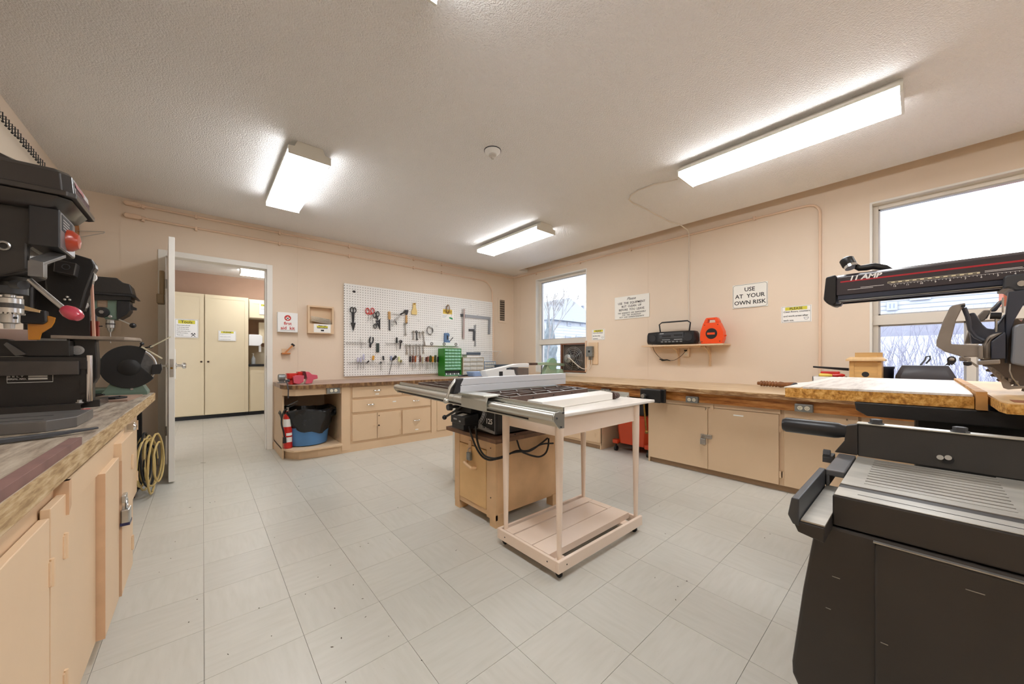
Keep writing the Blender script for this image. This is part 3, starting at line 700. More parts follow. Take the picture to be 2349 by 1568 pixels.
MB().box(1.02, 1.04, YB-.08, YB-.012, 1.44, 1.80).build('side_panel', CAB, o); MB().box(1.305, 1.325, YB-.08, YB-.012, 1.44, 1.80).build('side_panel', CAB, o)
MB().box(1.04, 1.305, YB-.08, YB-.012, 1.78, 1.80).build('top_panel', CAB, o); MB().box(1.04, 1.305, YB-.08, YB-.012, 1.44, 1.458).build('bottom_panel', CAB, o)
MB().box(1.04, 1.305, YB-.082, YB-.077, 1.458, 1.565).build('front_panel', CAB, o)
nn = MB().box(1.085, 1.285, YB-.0845, YB-.083, 1.452, 1.562).build('instruction_sheet', PAPER, o)
MB().box(1.12, 1.25, YB-.0852, YB-.0845, 1.515, 1.54).build('highlight_band', YEL, nn)
text('Instructions', .026, (1.185, YB-.0855, 1.513), 'A', INK, nn, bold=.03); text('Please read', .02, (1.185, YB-.0855, 1.541), 'A', INK, nn, bold=.03)
MB().box(1.168, 1.205, YB-.0855, YB-.0845, 1.47, 1.49).build('printed_picture', INK, nn)
for k in range(5):
    m_ = MB(); z = 1.575+.014*k; t = .10-.012*k
    m_.loft([[(1.055+.008*k, YB-.095+.01*k, z+.022), (1.29, YB-.09+.01*k, z-.012+.002*k), (1.29, YB-.05+.006*k, z-.008), (1.06, YB-.055, z+.026)],
             [(1.055+.008*k, YB-.095+.01*k, z+.028), (1.29, YB-.09+.01*k, z-.006+.002*k), (1.29, YB-.05+.006*k, z-.002), (1.06, YB-.055, z+.032)]])
    tag(m_.build('newspaper', mat('newsprint', (210,205,190), .9, var=.25, vscale=60)), 'folded newspaper stacked in the peach wall box by the pegboard', 'paper', 'papers in the wall box')
# brush holder with brush
o = thing('brush_holder', (.77, YB, 1.16), 'small wooden wall bracket with a slanted brush beside the doorway', 'holder')
MB().box(.735, .83, YB-.075, YB, 1.165, 1.185).build('ledge', mat('orange_wood', (205,130,70), .4, var=.2), o, bevel=.008)
MB().box(.745, .80, YB-.012, YB, 1.185, 1.235).build('back_plate', CAB, o)
o = thing('brush', (.80, YB-.04, 1.185), 'wooden brush leaning in the small wall bracket', 'brush')
MB().loft([[(.768,YB-.05,1.187),(.79,YB-.05,1.187),(.79,YB-.03,1.187),(.768,YB-.03,1.187)],[(.852,YB-.05,1.285),(.866,YB-.05,1.275),(.866,YB-.03,1.275),(.852,YB-.03,1.285)]]).build('handle', MATS['orange_wood'], o)
MB().loft([[(.836,YB-.05,1.29),(.868,YB-.05,1.262),(.868,YB-.03,1.262),(.836,YB-.03,1.29)],[(.852,YB-.05,1.305),(.882,YB-.05,1.28),(.882,YB-.03,1.28),(.852,YB-.03,1.305)]]).build('bristles', INK, o)
# wall vent
o = thing('wall_vent', (4.30, YB, 1.80), 'tall louvred air vent on back wall beside the room corner', 'vent')
MB().box(4.205, 4.245, YB-.012, YB, 1.79, 2.26).box(4.365, 4.405, YB-.012, YB, 1.79, 2.26).box(4.245, 4.365, YB-.012, YB, 2.22, 2.26).box(4.245, 4.365, YB-.012, YB, 1.79, 1.83).build('frame', PEACH, o)
MB().box(4.245, 4.365, YB-.004, YB-.001, 1.83, 2.22).build('backing', mat('dark_brown', (70,60,50), .8), o)
for k in range(9):
    z = 1.85+k*.0425; MB().loft([[(4.245,YB-.012,z),(4.365,YB-.012,z),(4.365,YB-.010,z+.002),(4.245,YB-.010,z+.002)],[(4.245,YB-.004,z+.022),(4.365,YB-.004,z+.022),(4.365,YB-.002,z+.024),(4.245,YB-.002,z+.024)]]).build('slat', mat('vent_slat', (150,135,118), .5), o)
# coping saw hung by the left corner
o = thing('coping_saw', (-.85, YB-.02, 2.10), 'wire bow saw with brown wooden handle hanging near left corner', 'saw')
a, b_, c_ = onY(173, 513, YB-.025), onY(173, 570, YB-.025), onY(241, 533, YB-.025)
MB().lathe(b_, (a-b_), [(0,.022),(.03,.03),(.08,.024),((a-b_).length*.8,.024),((a-b_).length,.02)], 12).build('handle', mat('dark_oiled_wood', (165,105,45), .4, var=.3, vscale=12), o, smooth=True)
MB().tube([onY(175,529,YB-.05), onY(238,531.5,YB-.05), c_+Vector((0,-.025,0)), onY(238,534.5,YB-.05), onY(175,545,YB-.05)], .0022, 5).build('wire_bow', STEEL, o)
MB().cyl(a+Vector((0,0,0)), (a.x, YB, a.z+.01), .003, n=6).build('hook', STEEL, o)
# conduits
CD = mat('peach_conduit', (228,200,174), .4)
def conduit(label, pts, r=.011, clips=(), cat='conduit', m=None, name='conduit'):
    o = thing(name, pts[0], label, cat); MB().tube(pts, r, 8).build('pipe', m or CD, o, smooth=True)
    for p, d in clips:
        p = Vector(p)
        if d == 'A': MB().box(p.x-.011, p.x+.011, YB-.03, YB, p.z-.026, p.z+.018).build('clip', m or CD, o, bevel=.003)
        else: MB().box(XR-.03, XR, p.y-.011, p.y+.011, p.z-.026, p.z+.018).build('clip', m or CD, o, bevel=.003)
    return o
ya = YB-.016
clx = [-.46, -.054, .72, 1.538, 2.5, 3.0]
def arc(cx, cz, R, a0, a1, n, f):
    return [f(cx+R*math.cos(math.radians(a0+(a1-a0)*i/n)), cz+R*math.sin(math.radians(a0+(a1-a0)*i/n))) for i in range(n+1)]
xb = XR-.016
conduit('upper peach conduit running under the ceiling and round to the window wall', [(-.47,ya,2.672),(4.40,ya,2.672)]+arc(4.40, 5.06, .165, 90, 0, 6, lambda u, v: (u+.018, v, 2.672))+[(xb,4.9,2.67),(xb,.80,2.652)]+arc(.75, 2.55, .1, 90, 180, 6, lambda u, v: (xb, u, v))+[(xb,.65,.84)],
        clips=[((x,0,2.672),'A') for x in clx]+[((0,y,2.66),'B') for y in (4.6,3.6,2.7,1.2)])
conduit('lower peach conduit that bends down beside the pegboard', [(-.47,ya,2.548),(3.82,ya,2.53)]+arc(3.82, 2.29, .24, 90, 0, 8, lambda u, v: (u,ya,v))+[(4.06,ya,2.2),(4.06,ya-.02,2.12),(4.06,ya-.025,.83)],
        clips=[((x,0,2.54),'A') for x in clx])
for z, n_ in ((2.672,'upper'),(2.548,'lower')):
    o = thing('conduit_fitting', (-.53, YB, z), 'oval cast end fitting of the %s conduit near the left corner' % n_, 'fitting')
    MB().prism([(-.60,z),(-.585,z+.022),(-.50,z+.024),(-.47,z+.016),(-.47,z-.016),(-.50,z-.024),(-.585,z-.022)], 'y', YB-.045, YB).build('body', CD, o, bevel=.008, seg=3)
    MB().prism([(-.59,z),(-.575,z+.014),(-.50,z+.016),(-.48,z),(-.50,z-.016),(-.575,z-.014)], 'y', YB-.05, YB-.045).build('cover', CD, o, bevel=.002)
    MB().cyl((-.475,ya,z),(-.44,ya,z),.017,n=12).build('locknut', CD, o)
# cable from the long light to the window wall, then down to the shelf outlet
cz = ZC-.008
pts = [onZ(1554,411,2.68), onZ(1500,423,cz), onZ(1463,437,cz), onZ(1447,448,cz), onZ(1443,458,cz), onZ(1452,466,cz), onZ(1478,477,cz), onZ(1505,492,cz), onZ(1535,508,cz), onZ(1560,515,cz)]
xw = XR-.008
pts += [onX(1576,526,4.45), onX(1580,533,XR-.05), Vector((xw, onX(1581,540,XR).y, onX(1581,545,XR).z)), onX(1581,600,xw), onX(1580,640,xw), onX(1579,660,xw), onX(1580,700,xw), onX(1581,740,xw), onX(1579,800,xw)]
for p in pts[:10]: p.z = min(p.z, cz)
o = thing('cable', pts[0], 'pale cable stapled across the ceiling and down the window wall', 'cable')
MB().tube(pts, .006, 6).build('sheath', mat('pale_cable', (222,212,198), .5), o, smooth=True)
# ceiling sprinkler / detector
o = thing('smoke_detector', (1.694, 2.176, ZC), 'small round white detector in the middle of the ceiling', 'detector')
MB().lathe((1.694,2.176,ZC-.001), (0,0,-1), [(0,.062),(.008,.062),(.012,.055),(.026,.04),(.03,.034)], 24).build('base', WPLAS, o, smooth=True)
MB().lathe((1.694,2.176,ZC-.03), (0,0,-1), [(0,.03),(.012,.03),(.02,.022),(.024,.014),(.034,.012),(.036,0)], 20).build('sensor', mat('grey_white_plastic', (205,200,192), .4), o, smooth=True)
MB().torus((1.694,2.176,ZC-.002), (0,0,1), .064, .003, 24, 5).build('trim_ring', DGREY, o)
# ================================================================ ON THE WINDOW WALL
def Bt(px, py, X=XR): return onX(px, py, X)
o = thing('sign', (XR, 2.70, 1.68), 'white Please Use The Equipment But Clean Up sign between window and shelf', 'sign')
MB().box(XR-.010, XR, 2.427, 2.964, 1.680, 2.006).build('board', SIGNM, o, bevel=.002)
xs_ = XR-.0108; cy = 2.696
text('Please', .055, (xs_, cy, 1.965), 'B', INK, o, shear=.4, bold=.004)
for k, s in enumerate(('USE  THE  EQUIPMENT', 'BUT  CLEAN  UP', 'BEFORE  YOU  LEAVE')): text(s, .042, (xs_, cy, 1.905-.047*k), 'B', INK, o, bold=.012)
for k, s in enumerate(('THE  RESIDENTS  ARE  RESPONSIBLE', 'FOR  THIS  WORKSHOP', 'NOT  OUR  SUPERINTENDENTS')): text(s, .027, (xs_, cy, 1.765-.030*k), 'B', INK, o, shear=.25, bold=.01)
o = thing('sign', (XR, 1.25, 1.68), 'white Use At Your Own Risk sign with rounded black border', 'sign')
MB().box(XR-.010, XR, 1.079, 1.417, 1.680, 1.948).build('board', SIGNM, o, bevel=.002)
def rrect(y0, y1, z0, z1, r, n=4):
    P = []
    for cy_, cz_, a0 in ((y1-r, z1-r, 0), (y0+r, z1-r, 90), (y0+r, z0+r, 180), (y1-r, z0+r, 270)):
        for i in range(n+1):
            a = math.radians(a0+90*i/n); P.append((cy_+r*math.cos(a), cz_+r*math.sin(a)))
    return P
MB().tube([(XR-.0105, y, z) for y, z in rrect(1.086, 1.410, 1.687, 1.941, .022)], .0014, 4, True).build('border_line', INK, o)
for k, s in enumerate(('USE', 'AT  YOUR', 'OWN RISK')): text(s, .062, (xs_, 1.248, 1.884-.073*k), 'B', INK, o, bold=.014)
notice((XR, .964, 1.486), .249, .170, 'B', 'PLEASE Clean floors notice right of the own risk sign', 'PLEASE', ['Clean floors, counters', 'and work areas after', 'each use.'], small=.024, icon='cup')
notice((XR, 3.378, 1.394), .236, .166, 'B', 'small PLEASE exhaust fan notice beside the corner window', 'PLEASE', ['Turn on the exhaust', 'fan when using', 'machinery.'], small=.022, icon='cup')
# shelf with radio and reel
o = thing('wall_shelf', (4.48, 1.93, 1.26), 'peach wooden wall shelf on two brackets holding the radio', 'shelf')
MB().box(4.37, 4.60, 1.44, 2.42, 1.265, 1.283).build('board', CAB, o, bevel=.002)
MB().box(4.42, 4.59, 1.70, 2.14, 1.245, 1.265).build('cleat', CAB, o)
for y in (2.03, 1.66): MB().tube([(4.42,y,1.25),(4.52,y,1.22),(4.585,y,1.15),(4.592,y,1.04)], .008, 6).box(4.588,4.6,y-.012,y+.012,1.02,1.25).build('bracket', CAB, o, smooth=True)
r = thing('radio', (4.47, 2.06, 1.284), 'black portable cassette radio with carrying handle on the wall shelf', 'radio')
prof = [(4.40,1.30),(4.395,1.33),(4.40,1.43),(4.42,1.452),(4.52,1.452),(4.54,1.43),(4.54,1.31),(4.53,1.296),(4.42,1.292)]
MB().prism(prof, 'y', 1.86, 2.22).build('body', BLACKP, r, bevel=.004)
for a, b_, s in ((1.75,1.86,-1),(2.22,2.37,1)):
    R = []
    ys = [b_, b_-.03, a+.02, a] if s < 0 else [a, a+.03, b_-.02, b_]
    for i, y in enumerate(ys):
        k = (1, .99, .93, .62)[i]; R.append([(4.47+(p[0]-4.47)*k, y, 1.368+(p[1]-1.368)*k) for p in prof])
    MB().loft(R).build('speaker_housing', BLACKP, r, smooth=True)
for y in (1.83, 2.28):
    c = MB().lathe((4.396, y, 1.37), (-1,0,0), [(0,.048),(.004,.046),(.004,.03),(.001,.012),(.004,0)], 20).build('speaker', mat('speaker_cloth', (48,48,50), .8), r, smooth=True)
MB().box(4.392, 4.397, 1.885, 2.185, 1.365, 1.435).build('cassette_deck', DGREY, r, bevel=.002)
MB().box(4.389, 4.393, 2.04, 2.15, 1.38, 1.405).box(4.389, 4.393, 1.90, 2.0, 1.39, 1.41).build('display', BLACKP, r)
for k in range(6): MB().box(4.388, 4.397, 1.90+.047*k, 1.93+.047*k, 1.315, 1.33).build('button', GALV, r, bevel=.001)
MB().box(4.390, 4.394, 1.9, 2.0, 1.345, 1.351).box(4.390, 4.394, 2.05, 2.15, 1.345, 1.350).box(4.3895,4.394,2.13,2.18,1.422,1.430).build('trim_strip', mat('silver_print', (190,192,195), .4), r)
MB().tube([(4.47,2.21,1.44),(4.47,2.225,1.55),(4.47,2.19,1.575),(4.47,1.87,1.575),(4.47,1.835,1.55),(4.47,1.85,1.44)], .009, 6).build('carrying_handle', BLACKP, r, smooth=True)
r = thing('cord_reel', (4.47, 1.58, 1.284), 'bright orange reel with carrying handle at the right of the wall shelf', 'reel')
ORG = mat('orange_plastic', (238,78,20), .35)
outer = [(1.475,1.285),(1.69,1.285),(1.705,1.34),(1.70,1.42),(1.66,1.55),(1.64,1.585),(1.525,1.585),(1.505,1.55),(1.455,1.42),(1.455,1.34)]
inn = [(1.54,1.535),(1.628,1.535),(1.62,1.562),(1.548,1.562)]
b = MB(); Rr = [[(x, p[0], p[1]) for p in outer] for x in (4.41, 4.50)]
# body below and handle loop above as one casting
low = [p for p in outer if p[1] < 1.5]; low = [(1.475,1.285),(1.69,1.285),(1.705,1.34),(1.70,1.42),(1.668,1.525),(1.498,1.525),(1.455,1.42),(1.455,1.34)]
b.prism(low, 'x', 4.41, 4.50)
b.prism([(1.668,1.525),(1.628,1.525),(1.62,1.562),(1.64,1.585),(1.66,1.55)], 'x', 4.42, 4.49).prism([(1.498,1.525),(1.54,1.525),(1.548,1.562),(1.525,1.585),(1.505,1.55)], 'x', 4.42, 4.49).prism([(1.62,1.562),(1.548,1.562),(1.525,1.585),(1.64,1.585)], 'x', 4.42, 4.49)
b.build('casing', ORG, r, bevel=.005)
MB().lathe((4.41,1.578,1.40), (-1,0,0), [(0,.062),(.004,.06),(.004,0)], 24).build('hub', BLACKP, r)
MB().box(4.403,4.406,1.54,1.622,1.388,1.412).build('hub_label', ORG, r)
for y, z in ((1.49,1.31),(1.68,1.31),(1.51,1.50),(1.65,1.50)): MB().cyl((4.41,y,z),(4.407,y,z),.005,n=8).build('screw', BLACKP, r)
MB().cyl((4.45,1.455,1.37),(4.45,1.435,1.375),.008,n=8).build('crank', ORG, r)
outlet('ivory wall outlet with a plug in it beneath the wall shelf', 'B', (4.56, 1.925, 1.19), .07, .115, m=mat('ivory_box', (225,205,180), .4), vertical=True)
o = thing('power_cord', (4.55, 2.25, 1.1), 'dark radio cord hanging in a bundled loop under the wall shelf', 'cord')
P = [Bt(1496,790,4.38), Bt(1502,806,4.45), Bt(1514,820,4.55), Bt(1527,825.5,4.56), Bt(1545,826,4.56), Bt(1560,818,4.56), Bt(1572,806,4.555), Bt(1576,802,4.545)]
MB().tube(cr(P), .003, 5).build('wire', BLACKR, o, smooth=True)
MB().tube([Bt(1513,823,4.55), Bt(1520,826,4.545), Bt(1530,825,4.55), Bt(1538,827,4.55)], [.006,.012,.009,.005], 6).build('bundle', BLACKR, o)
MB().box(4.535, 4.557, 1.91, 1.94, 1.203, 1.222).build('plug', BLACKR, o, bevel=.003)

# exhaust fan in the corner window
o = thing('exhaust_fan', (4.62, 3.75, .90), 'old exhaust fan with wire guard mounted in the corner window', 'fan')
BR = mat('rust_brown_board', (135,90,65), .6, var=.2)
MB().box(4.60, 4.64, 3.494, 4.03, .885, .91).box(4.60, 4.64, 3.494, 4.03, 1.34, 1.362).box(4.60, 4.64, 4.0, 4.03, .91, 1.34).box(4.60, 4.64, 3.494, 3.515, .91, 1.34).build('wooden_frame', BR, o)
MB().box(4.645, 4.66, 3.515, 4.0, .91, 1.34).build('mounting_plate', mat('dusty_dark_plate', (92,84,78), .6, var=.3, vscale=10), o)
fc = (4.60, 3.75, 1.11)
for R in (.065, .10, .135, .165, .19): MB().torus(fc, (1,0,0), R, .0028, 28, 5).build('guard_ring', STEEL, o)
for k in range(8):
    a = math.pi/4*k+.2; MB().cyl((4.598, fc[1]+.05*math.cos(a), fc[2]+.05*math.sin(a)), (4.605, fc[1]+.20*math.cos(a), fc[2]+.20*math.sin(a)), .003, n=5).build('guard_spoke', STEEL, o)
for k in range(4):
    a = math.pi/2*k+.5; c, s_ = math.cos(a), math.sin(a); c2, s2 = math.cos(a+.6), math.sin(a+.6)
    MB().loft([[(4.63,fc[1]+.03*c,fc[2]+.03*s_),(4.615,fc[1]+.03*c2,fc[2]+.03*s2),(4.617,fc[1]+.03*c2,fc[2]+.03*s2),(4.632,fc[1]+.03*c,fc[2]+.03*s_)],
               [(4.635,fc[1]+.17*c,fc[2]+.17*s_),(4.61,fc[1]+.17*c2,fc[2]+.17*s2),(4.612,fc[1]+.17*c2,fc[2]+.17*s2),(4.637,fc[1]+.17*c,fc[2]+.17*s_)]]).build('blade', DGREY, o)
MB().lathe((4.60, 3.765, 1.11), (-1,0,0), [(0,.055),(.06,.055),(.06,.068),(.13,.07),(.145,.055),(.15,.03),(.165,.028),(.17,0)], 20).build('motor', mat('grey_motor_paint', (155,155,152), .4, .3, var=.2, vscale=15), o, smooth=True)
MB().cyl((4.59, 3.49, .90), (4.59, 3.49, 1.39), .014, n=10).build('side_rail', mat('peach_strip', (222,190,160), .5), o)
o = thing('switch_box', (4.56, 3.37, 1.2), 'grey switch box on a peach backing board beside the exhaust fan', 'switch')
MB().box(4.585, 4.6, 3.26, 3.44, 1.02, 1.36).build('backing_board', CAB, o, bevel=.004)
MB().box(4.535, 4.585, 3.33, 3.45, 1.14, 1.30).build('box', GALV, o, bevel=.004)
MB().cyl((4.56,3.40,1.14),(4.56,3.40,1.09),.012,n=8).cyl((4.56,3.36,1.14),(4.56,3.36,1.09),.012,n=8).build('connector', GALV, o)
MB().box(4.525,4.535,3.375,3.395,1.205,1.235).build('toggle', INK, o)
o = thing('fan_cable', (4.5, 3.6, 1.0), 'pale cable looping from the exhaust fan motor to its switch', 'cable')
MB().tube(cr([(4.45,3.74,1.12),(4.46,3.70,1.11),(4.49,3.62,1.03),(4.53,3.52,.955),(4.55,3.44,.95),(4.56,3.40,.99),(4.56,3.40,1.09)]), .006, 6).build('sheath', MATS['pale_cable'], o, smooth=True)
MB().tube([(4.56,3.36,1.09),(4.565,3.355,1.02),(4.57,3.38,.97),(4.575,3.42,.93)], .006, 6).build('sheath', MATS['pale_cable'], o, smooth=True)

# ================================================================ OUTSIDE (overcast winter)
SNOW = mat('snow', (172,177,188), .8, var=.04, vscale=.3)
gr = struct(MB().add([(4.9,-30,-.3),(60,-30,-.3),(60,70,-.3),(4.9,70,-.3)], [(0,1,2,3)]).add([(15,-30,-.3),(19,-30,1.9),(60,-30,2.2),(60,14,2.2),(19,14,1.9),(15,14,-.3)], [(0,1,4,5),(1,2,3,4)]).build('ground', SNOW)); gr['label'] = 'snow covered ground outside'
SID = mat('white_siding', (158,163,172), .7); ROOF = mat('grey_roof', (118,124,134), .8); WIN = mat('dark_house_window', (108,120,140), .3); FND = mat('grey_foundation', (135,137,150), .8)
def siding_wall(par, pa, pb_, z0, z1, step=.16):
    # clapboards as slanted strips between two plan points
    pa, pb_ = Vector((pa[0], pa[1], 0)), Vector((pb_[0], pb_[1], 0)); d = (pb_-pa).normalized(); n = Vector((d.y, -d.x, 0))
    if n.dot(Vector((-1, -.4, 0))) < 0: n = -n
    b = MB(); z = z0
    while z < z1-.01:
        zt = min(z+step, z1)
        lo1, lo2 = pa+n*.03, pb_+n*.03
        b.add([(lo1.x,lo1.y,z),(lo2.x,lo2.y,z),(pb_.x,pb_.y,zt),(pa.x,pa.y,zt)], [(0,1,2,3)])
        b.add([(lo1.x,lo1.y,z),(lo2.x,lo2.y,z),(pb_.x,pb_.y,z),(pa.x,pa.y,z)], [(0,1,2,3)]); z = zt
    return b.build('siding', SID, par, kind='stuff')
hB = thing('house', (22, -4, 1.5), 'white sided house across the yard seen through the right window', 'house')
MB().box(20.05, 28, -16, 4.2, 1.2, 4.3).build('walls', SID, hB)
siding_wall(hB, (20.04, -16), (20.04, 4.2), 2.5, 4.3)
MB().box(20.0, 20.05, -16, 4.2, 1.4, 2.5).build('foundation', FND, hB)
MB().prism([(-16.5,4.3),(4.4,4.3),(4.3,4.38),(-16,4.38)], 'x', 19.7, 28.3).build('roof', ROOF, hB)
def hwin(par, x, y0, y1, z0, z1):
    w_ = MB().box(x-.06, x, y0-.08, y1+.08, z0-.08, z1+.08).build('window', mat('house_trim', (150,155,166), .6), par)
    ym = (y0+y1)/2
    for a, b_ in ((y0, ym-.04), (ym+.04, y1)): MB().box(x-.07, x-.055, a, b_, z0, z1).build('pane', WIN, w_)
for a, b_, z0, z1 in [(onX(q[1],q[2],20).y, onX(q[0],q[2],20).y, onX(q[0],q[3],20).z, onX(q[0],q[2],20).z) for q in ((2098,2124,727,736),(2094,2128,668,684),(2041,2052,697,707),(2290,2330,700,725))]: hwin(hB, 20.0, a, b_, z0, z1)
hA = thing('house', (26, 22, -.3), 'white house with grey roof far beyond the corner window', 'house')
w0, w1 = onY(1262, 800, 24), onY(1375, 800, 24)
MB().box(w0.x, w1.x, 24, 34, -.3, onY(1300,736,24).z).build('walls', SID, hA)
siding_wall(hA, (w0.x, 23.99), (w1.x, 23.99), -.3, onY(1300,737,24).z, .3)
ze = onY(1300, 737, 24).z; zr_ = onY(1300, 716, 24).z
MB().loft([[(w0.x-.4,23.5,ze),(w1.x+.4,23.5,ze),(w1.x+.4,34.5,ze),(w0.x-.4,34.5,ze)],[(w0.x+1.5,28,zr_+1.2),(w1.x-.5,28,zr_+2.6),(w1.x-.5,30,zr_+2.6),(w0.x+1.5,30,zr_+1.2)]]).build('roof', ROOF, hA)
cx_ = onY(1339, 716, 27); MB().box(cx_.x-.15, cx_.x+.15, 27, 27.3, ze, onY(1339,700,27).z).build('flue_pipe', ROOF, hA)
for p0, p1, q0, q1 in ((1302,1311,738,748),(1332,1339,735,747),(1298,1311,769,776),(1322,1335,769,776)):
    a, b_ = onY(p0, q0, 23.9), onY(p1, q1, 23.9); w_ = MB().box(a.x, b_.x, 23.88, 23.95, b_.z, a.z).build('window', MATS['house_trim'], hA)
    MB().box(a.x+.1, b_.x-.1, 23.86, 23.89, b_.z+.1, a.z-.1).build('pane', WIN, w_)
CED = mat('winter_cedar', (112,122,128), .9, var=.35, vscale=3)
def cedar(px, ytop, Y, w, label):
    p = onY(px, ytop, Y); rnd = random.Random(int(px)); o = thing('cedar_tree', (p.x, Y, -.3), label, 'tree', 'cedars beyond the corner window')
    b = MB(); H = p.z+.3; n = 12; R = []
    for k in range(15):
        t = k/14; r = w*(min(1, (1-t)*1.6+.02))*(.85+.15*math.sin(k*2.1))
        R.append([(p.x+r*(1+rnd.uniform(-.22,.22))*math.cos(2*math.pi*i/n), Y+r*math.sin(2*math.pi*i/n)*(1+rnd.uniform(-.22,.22)), -.3+H*t) for i in range(n)])
    b.loft(R).build('foliage', CED, o)
cedar(1247, 733, 17, .34, 'narrow cedar at the left edge of the corner window view')
cedar(1257, 720, 18, .50, 'tallest pointed cedar beyond the corner window')
cedar(1266, 726, 17.5, .44, 'rounded cedar next to the tallest one beyond the corner window')
cedar(1286, 713, 44, 1.0, 'far evergreen top left of the gap above the distant roof')
cedar(1301, 712, 44, .9, 'far evergreen top above the distant grey roof')
BARK = mat('bare_bark', (120,118,118), .9)
def bare_tree(base, H, seed, label, name='bare_tree', r0=.09, depth=5, spread=.5, cat='tree', m=BARK, mind=.012):
    rnd = random.Random(seed); o = thing(name, base, label, cat); b = MB()
    def grow(p, d, L, r, k):
        q = p+d*L; b.cyl(p, q, r, r*.68, 5)
        if k == 0: return
        for _ in range(3 if k > 1 else 2):
            nd = (d+Vector((rnd.uniform(-1,1), rnd.uniform(-1,1), rnd.uniform(-.2,.8)))*spread).normalized()
            grow(q, nd, L*rnd.uniform(.6,.85), max(r*.6, mind), k-1)
    grow(Vector(base), Vector((rnd.uniform(-.1,.1),rnd.uniform(-.1,.1),1)).normalized(), H*.27, r0, depth)
    b.build('branches', m, o); return o
p = onY(1258, 800, 15); bare_tree((p.x-.1, 15, -.3), 6.6, 4, 'tall bare tree beyond the corner window in front of the cedars', depth=5, r0=.06, spread=.34)
rb = random.Random(11)
def brush(name, x0, x1, y0, y1, zf, n, h, label, seed):
    rnd = random.Random(seed); b = MB()
    for _ in range(n):
        x, y = rnd.uniform(x0, x1), rnd.uniform(y0, y1); z = zf(x); p = Vector((x, y, z)); d = Vector((rnd.uniform(-.35,.35), rnd.uniform(-.35,.35), 1)).normalized()
        hh = h*rnd.uniform(.5, 1.1); q = p+d*hh*.5; b.cyl(p, q, .012, .008, 3)
        for _k in range(3):
            e = (d+Vector((rnd.uniform(-1,1), rnd.uniform(-1,1), rnd.uniform(0,.6)))*.6).normalized(); s_ = q+e*hh*.5; b.cyl(q, s_, .007, .003, 3)
    o = b.build(name, mat('winter_brush', (136,136,152), .9)); tag(o, label, 'bushes'); o['kind'] = 'stuff'; return o
brush('brush', 12, 18.5, -9, 4.2, lambda x: -.3 if x < 15 else -.3+(x-15)*.55, 1900, 1.3, 'bare grey winter brush on the slope outside the right window', 5)
bare_tree((13, 1.1, -.3), 2.6, 9, 'small bare sapling among the brush outside the right window', name='bare_sapling', r0=.03, depth=4, spread=.35, mind=.006)
o = thing('lattice_fence', (14.8, 2.3, -.3), 'low dark fence with lattice top in the brush outside', 'fence')
MB().box(14.8, 14.85, 1.2, 3.2, .2, 1.15).build('board_panel', mat('weathered_board', (105,105,122), .9), o)
for k in range(12): MB().loft([[(14.8,1.3+k*.15,1.15),(14.8,1.33+k*.15,1.15),(14.82,1.33+k*.15,1.15),(14.82,1.3+k*.15,1.15)],[(14.8,1.5+k*.15,1.4),(14.8,1.53+k*.15,1.4),(14.82,1.53+k*.15,1.4),(14.82,1.5+k*.15,1.4)]]).build('lattice_slat', MATS['house_trim'], o)
for k in range(12): MB().loft([[(14.83,1.5+k*.15,1.15),(14.83,1.53+k*.15,1.15),(14.85,1.53+k*.15,1.15),(14.85,1.5+k*.15,1.15)],[(14.83,1.3+k*.15,1.4),(14.83,1.33+k*.15,1.4),(14.85,1.33+k*.15,1.4),(14.85,1.3+k*.15,1.4)]]).build('lattice_slat', MATS['house_trim'], o)
BRK = mat('red_brown_brick', (168,92,66), .8, var=.15, vscale=3)
o = thing('porch_post', (5.7, -.55, -.3), 'red brown brick porch pier close outside the right window', 'post')
MB().box(5.55, 5.85, -.80, -.50, -.3, 1.86).build('pier', BRK, o, bevel=.006)
MB().box(5.3, 6.6, -2.6, -.36, 1.86, 1.90).build('beam', BRK, o)

# ================================================================ BENCH OBJECTS NEAR THE RIGHT WINDOW
b0 = onZ(1743, 886, ZB+.03); 
o = thing('turned_spindle', (4.3, 1.0, ZB), 'brown turned wooden spindle lying on window bench against wall', 'wood turning')
pA, pB = Vector((4.40, 1.12, ZB+.031)), Vector((4.28, .74, ZB+.031))
L_ = (pB-pA).length; prof = [(0,.018)]
for k in range(6): prof += [(.02+.028*k,.018),(.034+.028*k,.029)]
prof += [(.19,.02),(.215,.03),(.25,.024),(.33,.03),(L_-.01,.024)]
MB().lathe(pA, pB-pA, prof, 14).build('spindle', mat('walnut_stain', (140,88,45), .4, var=.3, vscale=20), o, smooth=True)
o = thing('plastic_pipe', (4.2, .55, ZB), 'white plastic pipe lying on the window bench behind the saw table', 'pipe')
q = MB()
q.lathe((3.95,.72,ZB+.06), Vector((.5,-.34,.03)), [(0,.016),(.27,.018)], 12).build('tube', WPLAS, o, smooth=True)
MB().lathe((3.95,.72,ZB+.06), Vector((-.5,.34,-.03)), [(0,.017),(.02,.017),(.05,.005)], 12).build('tip', DGREY, o, smooth=True)
MB().box(3.98,4.04,.65,.71,ZB,ZB+.042).build('prop_block', WOODN, o)
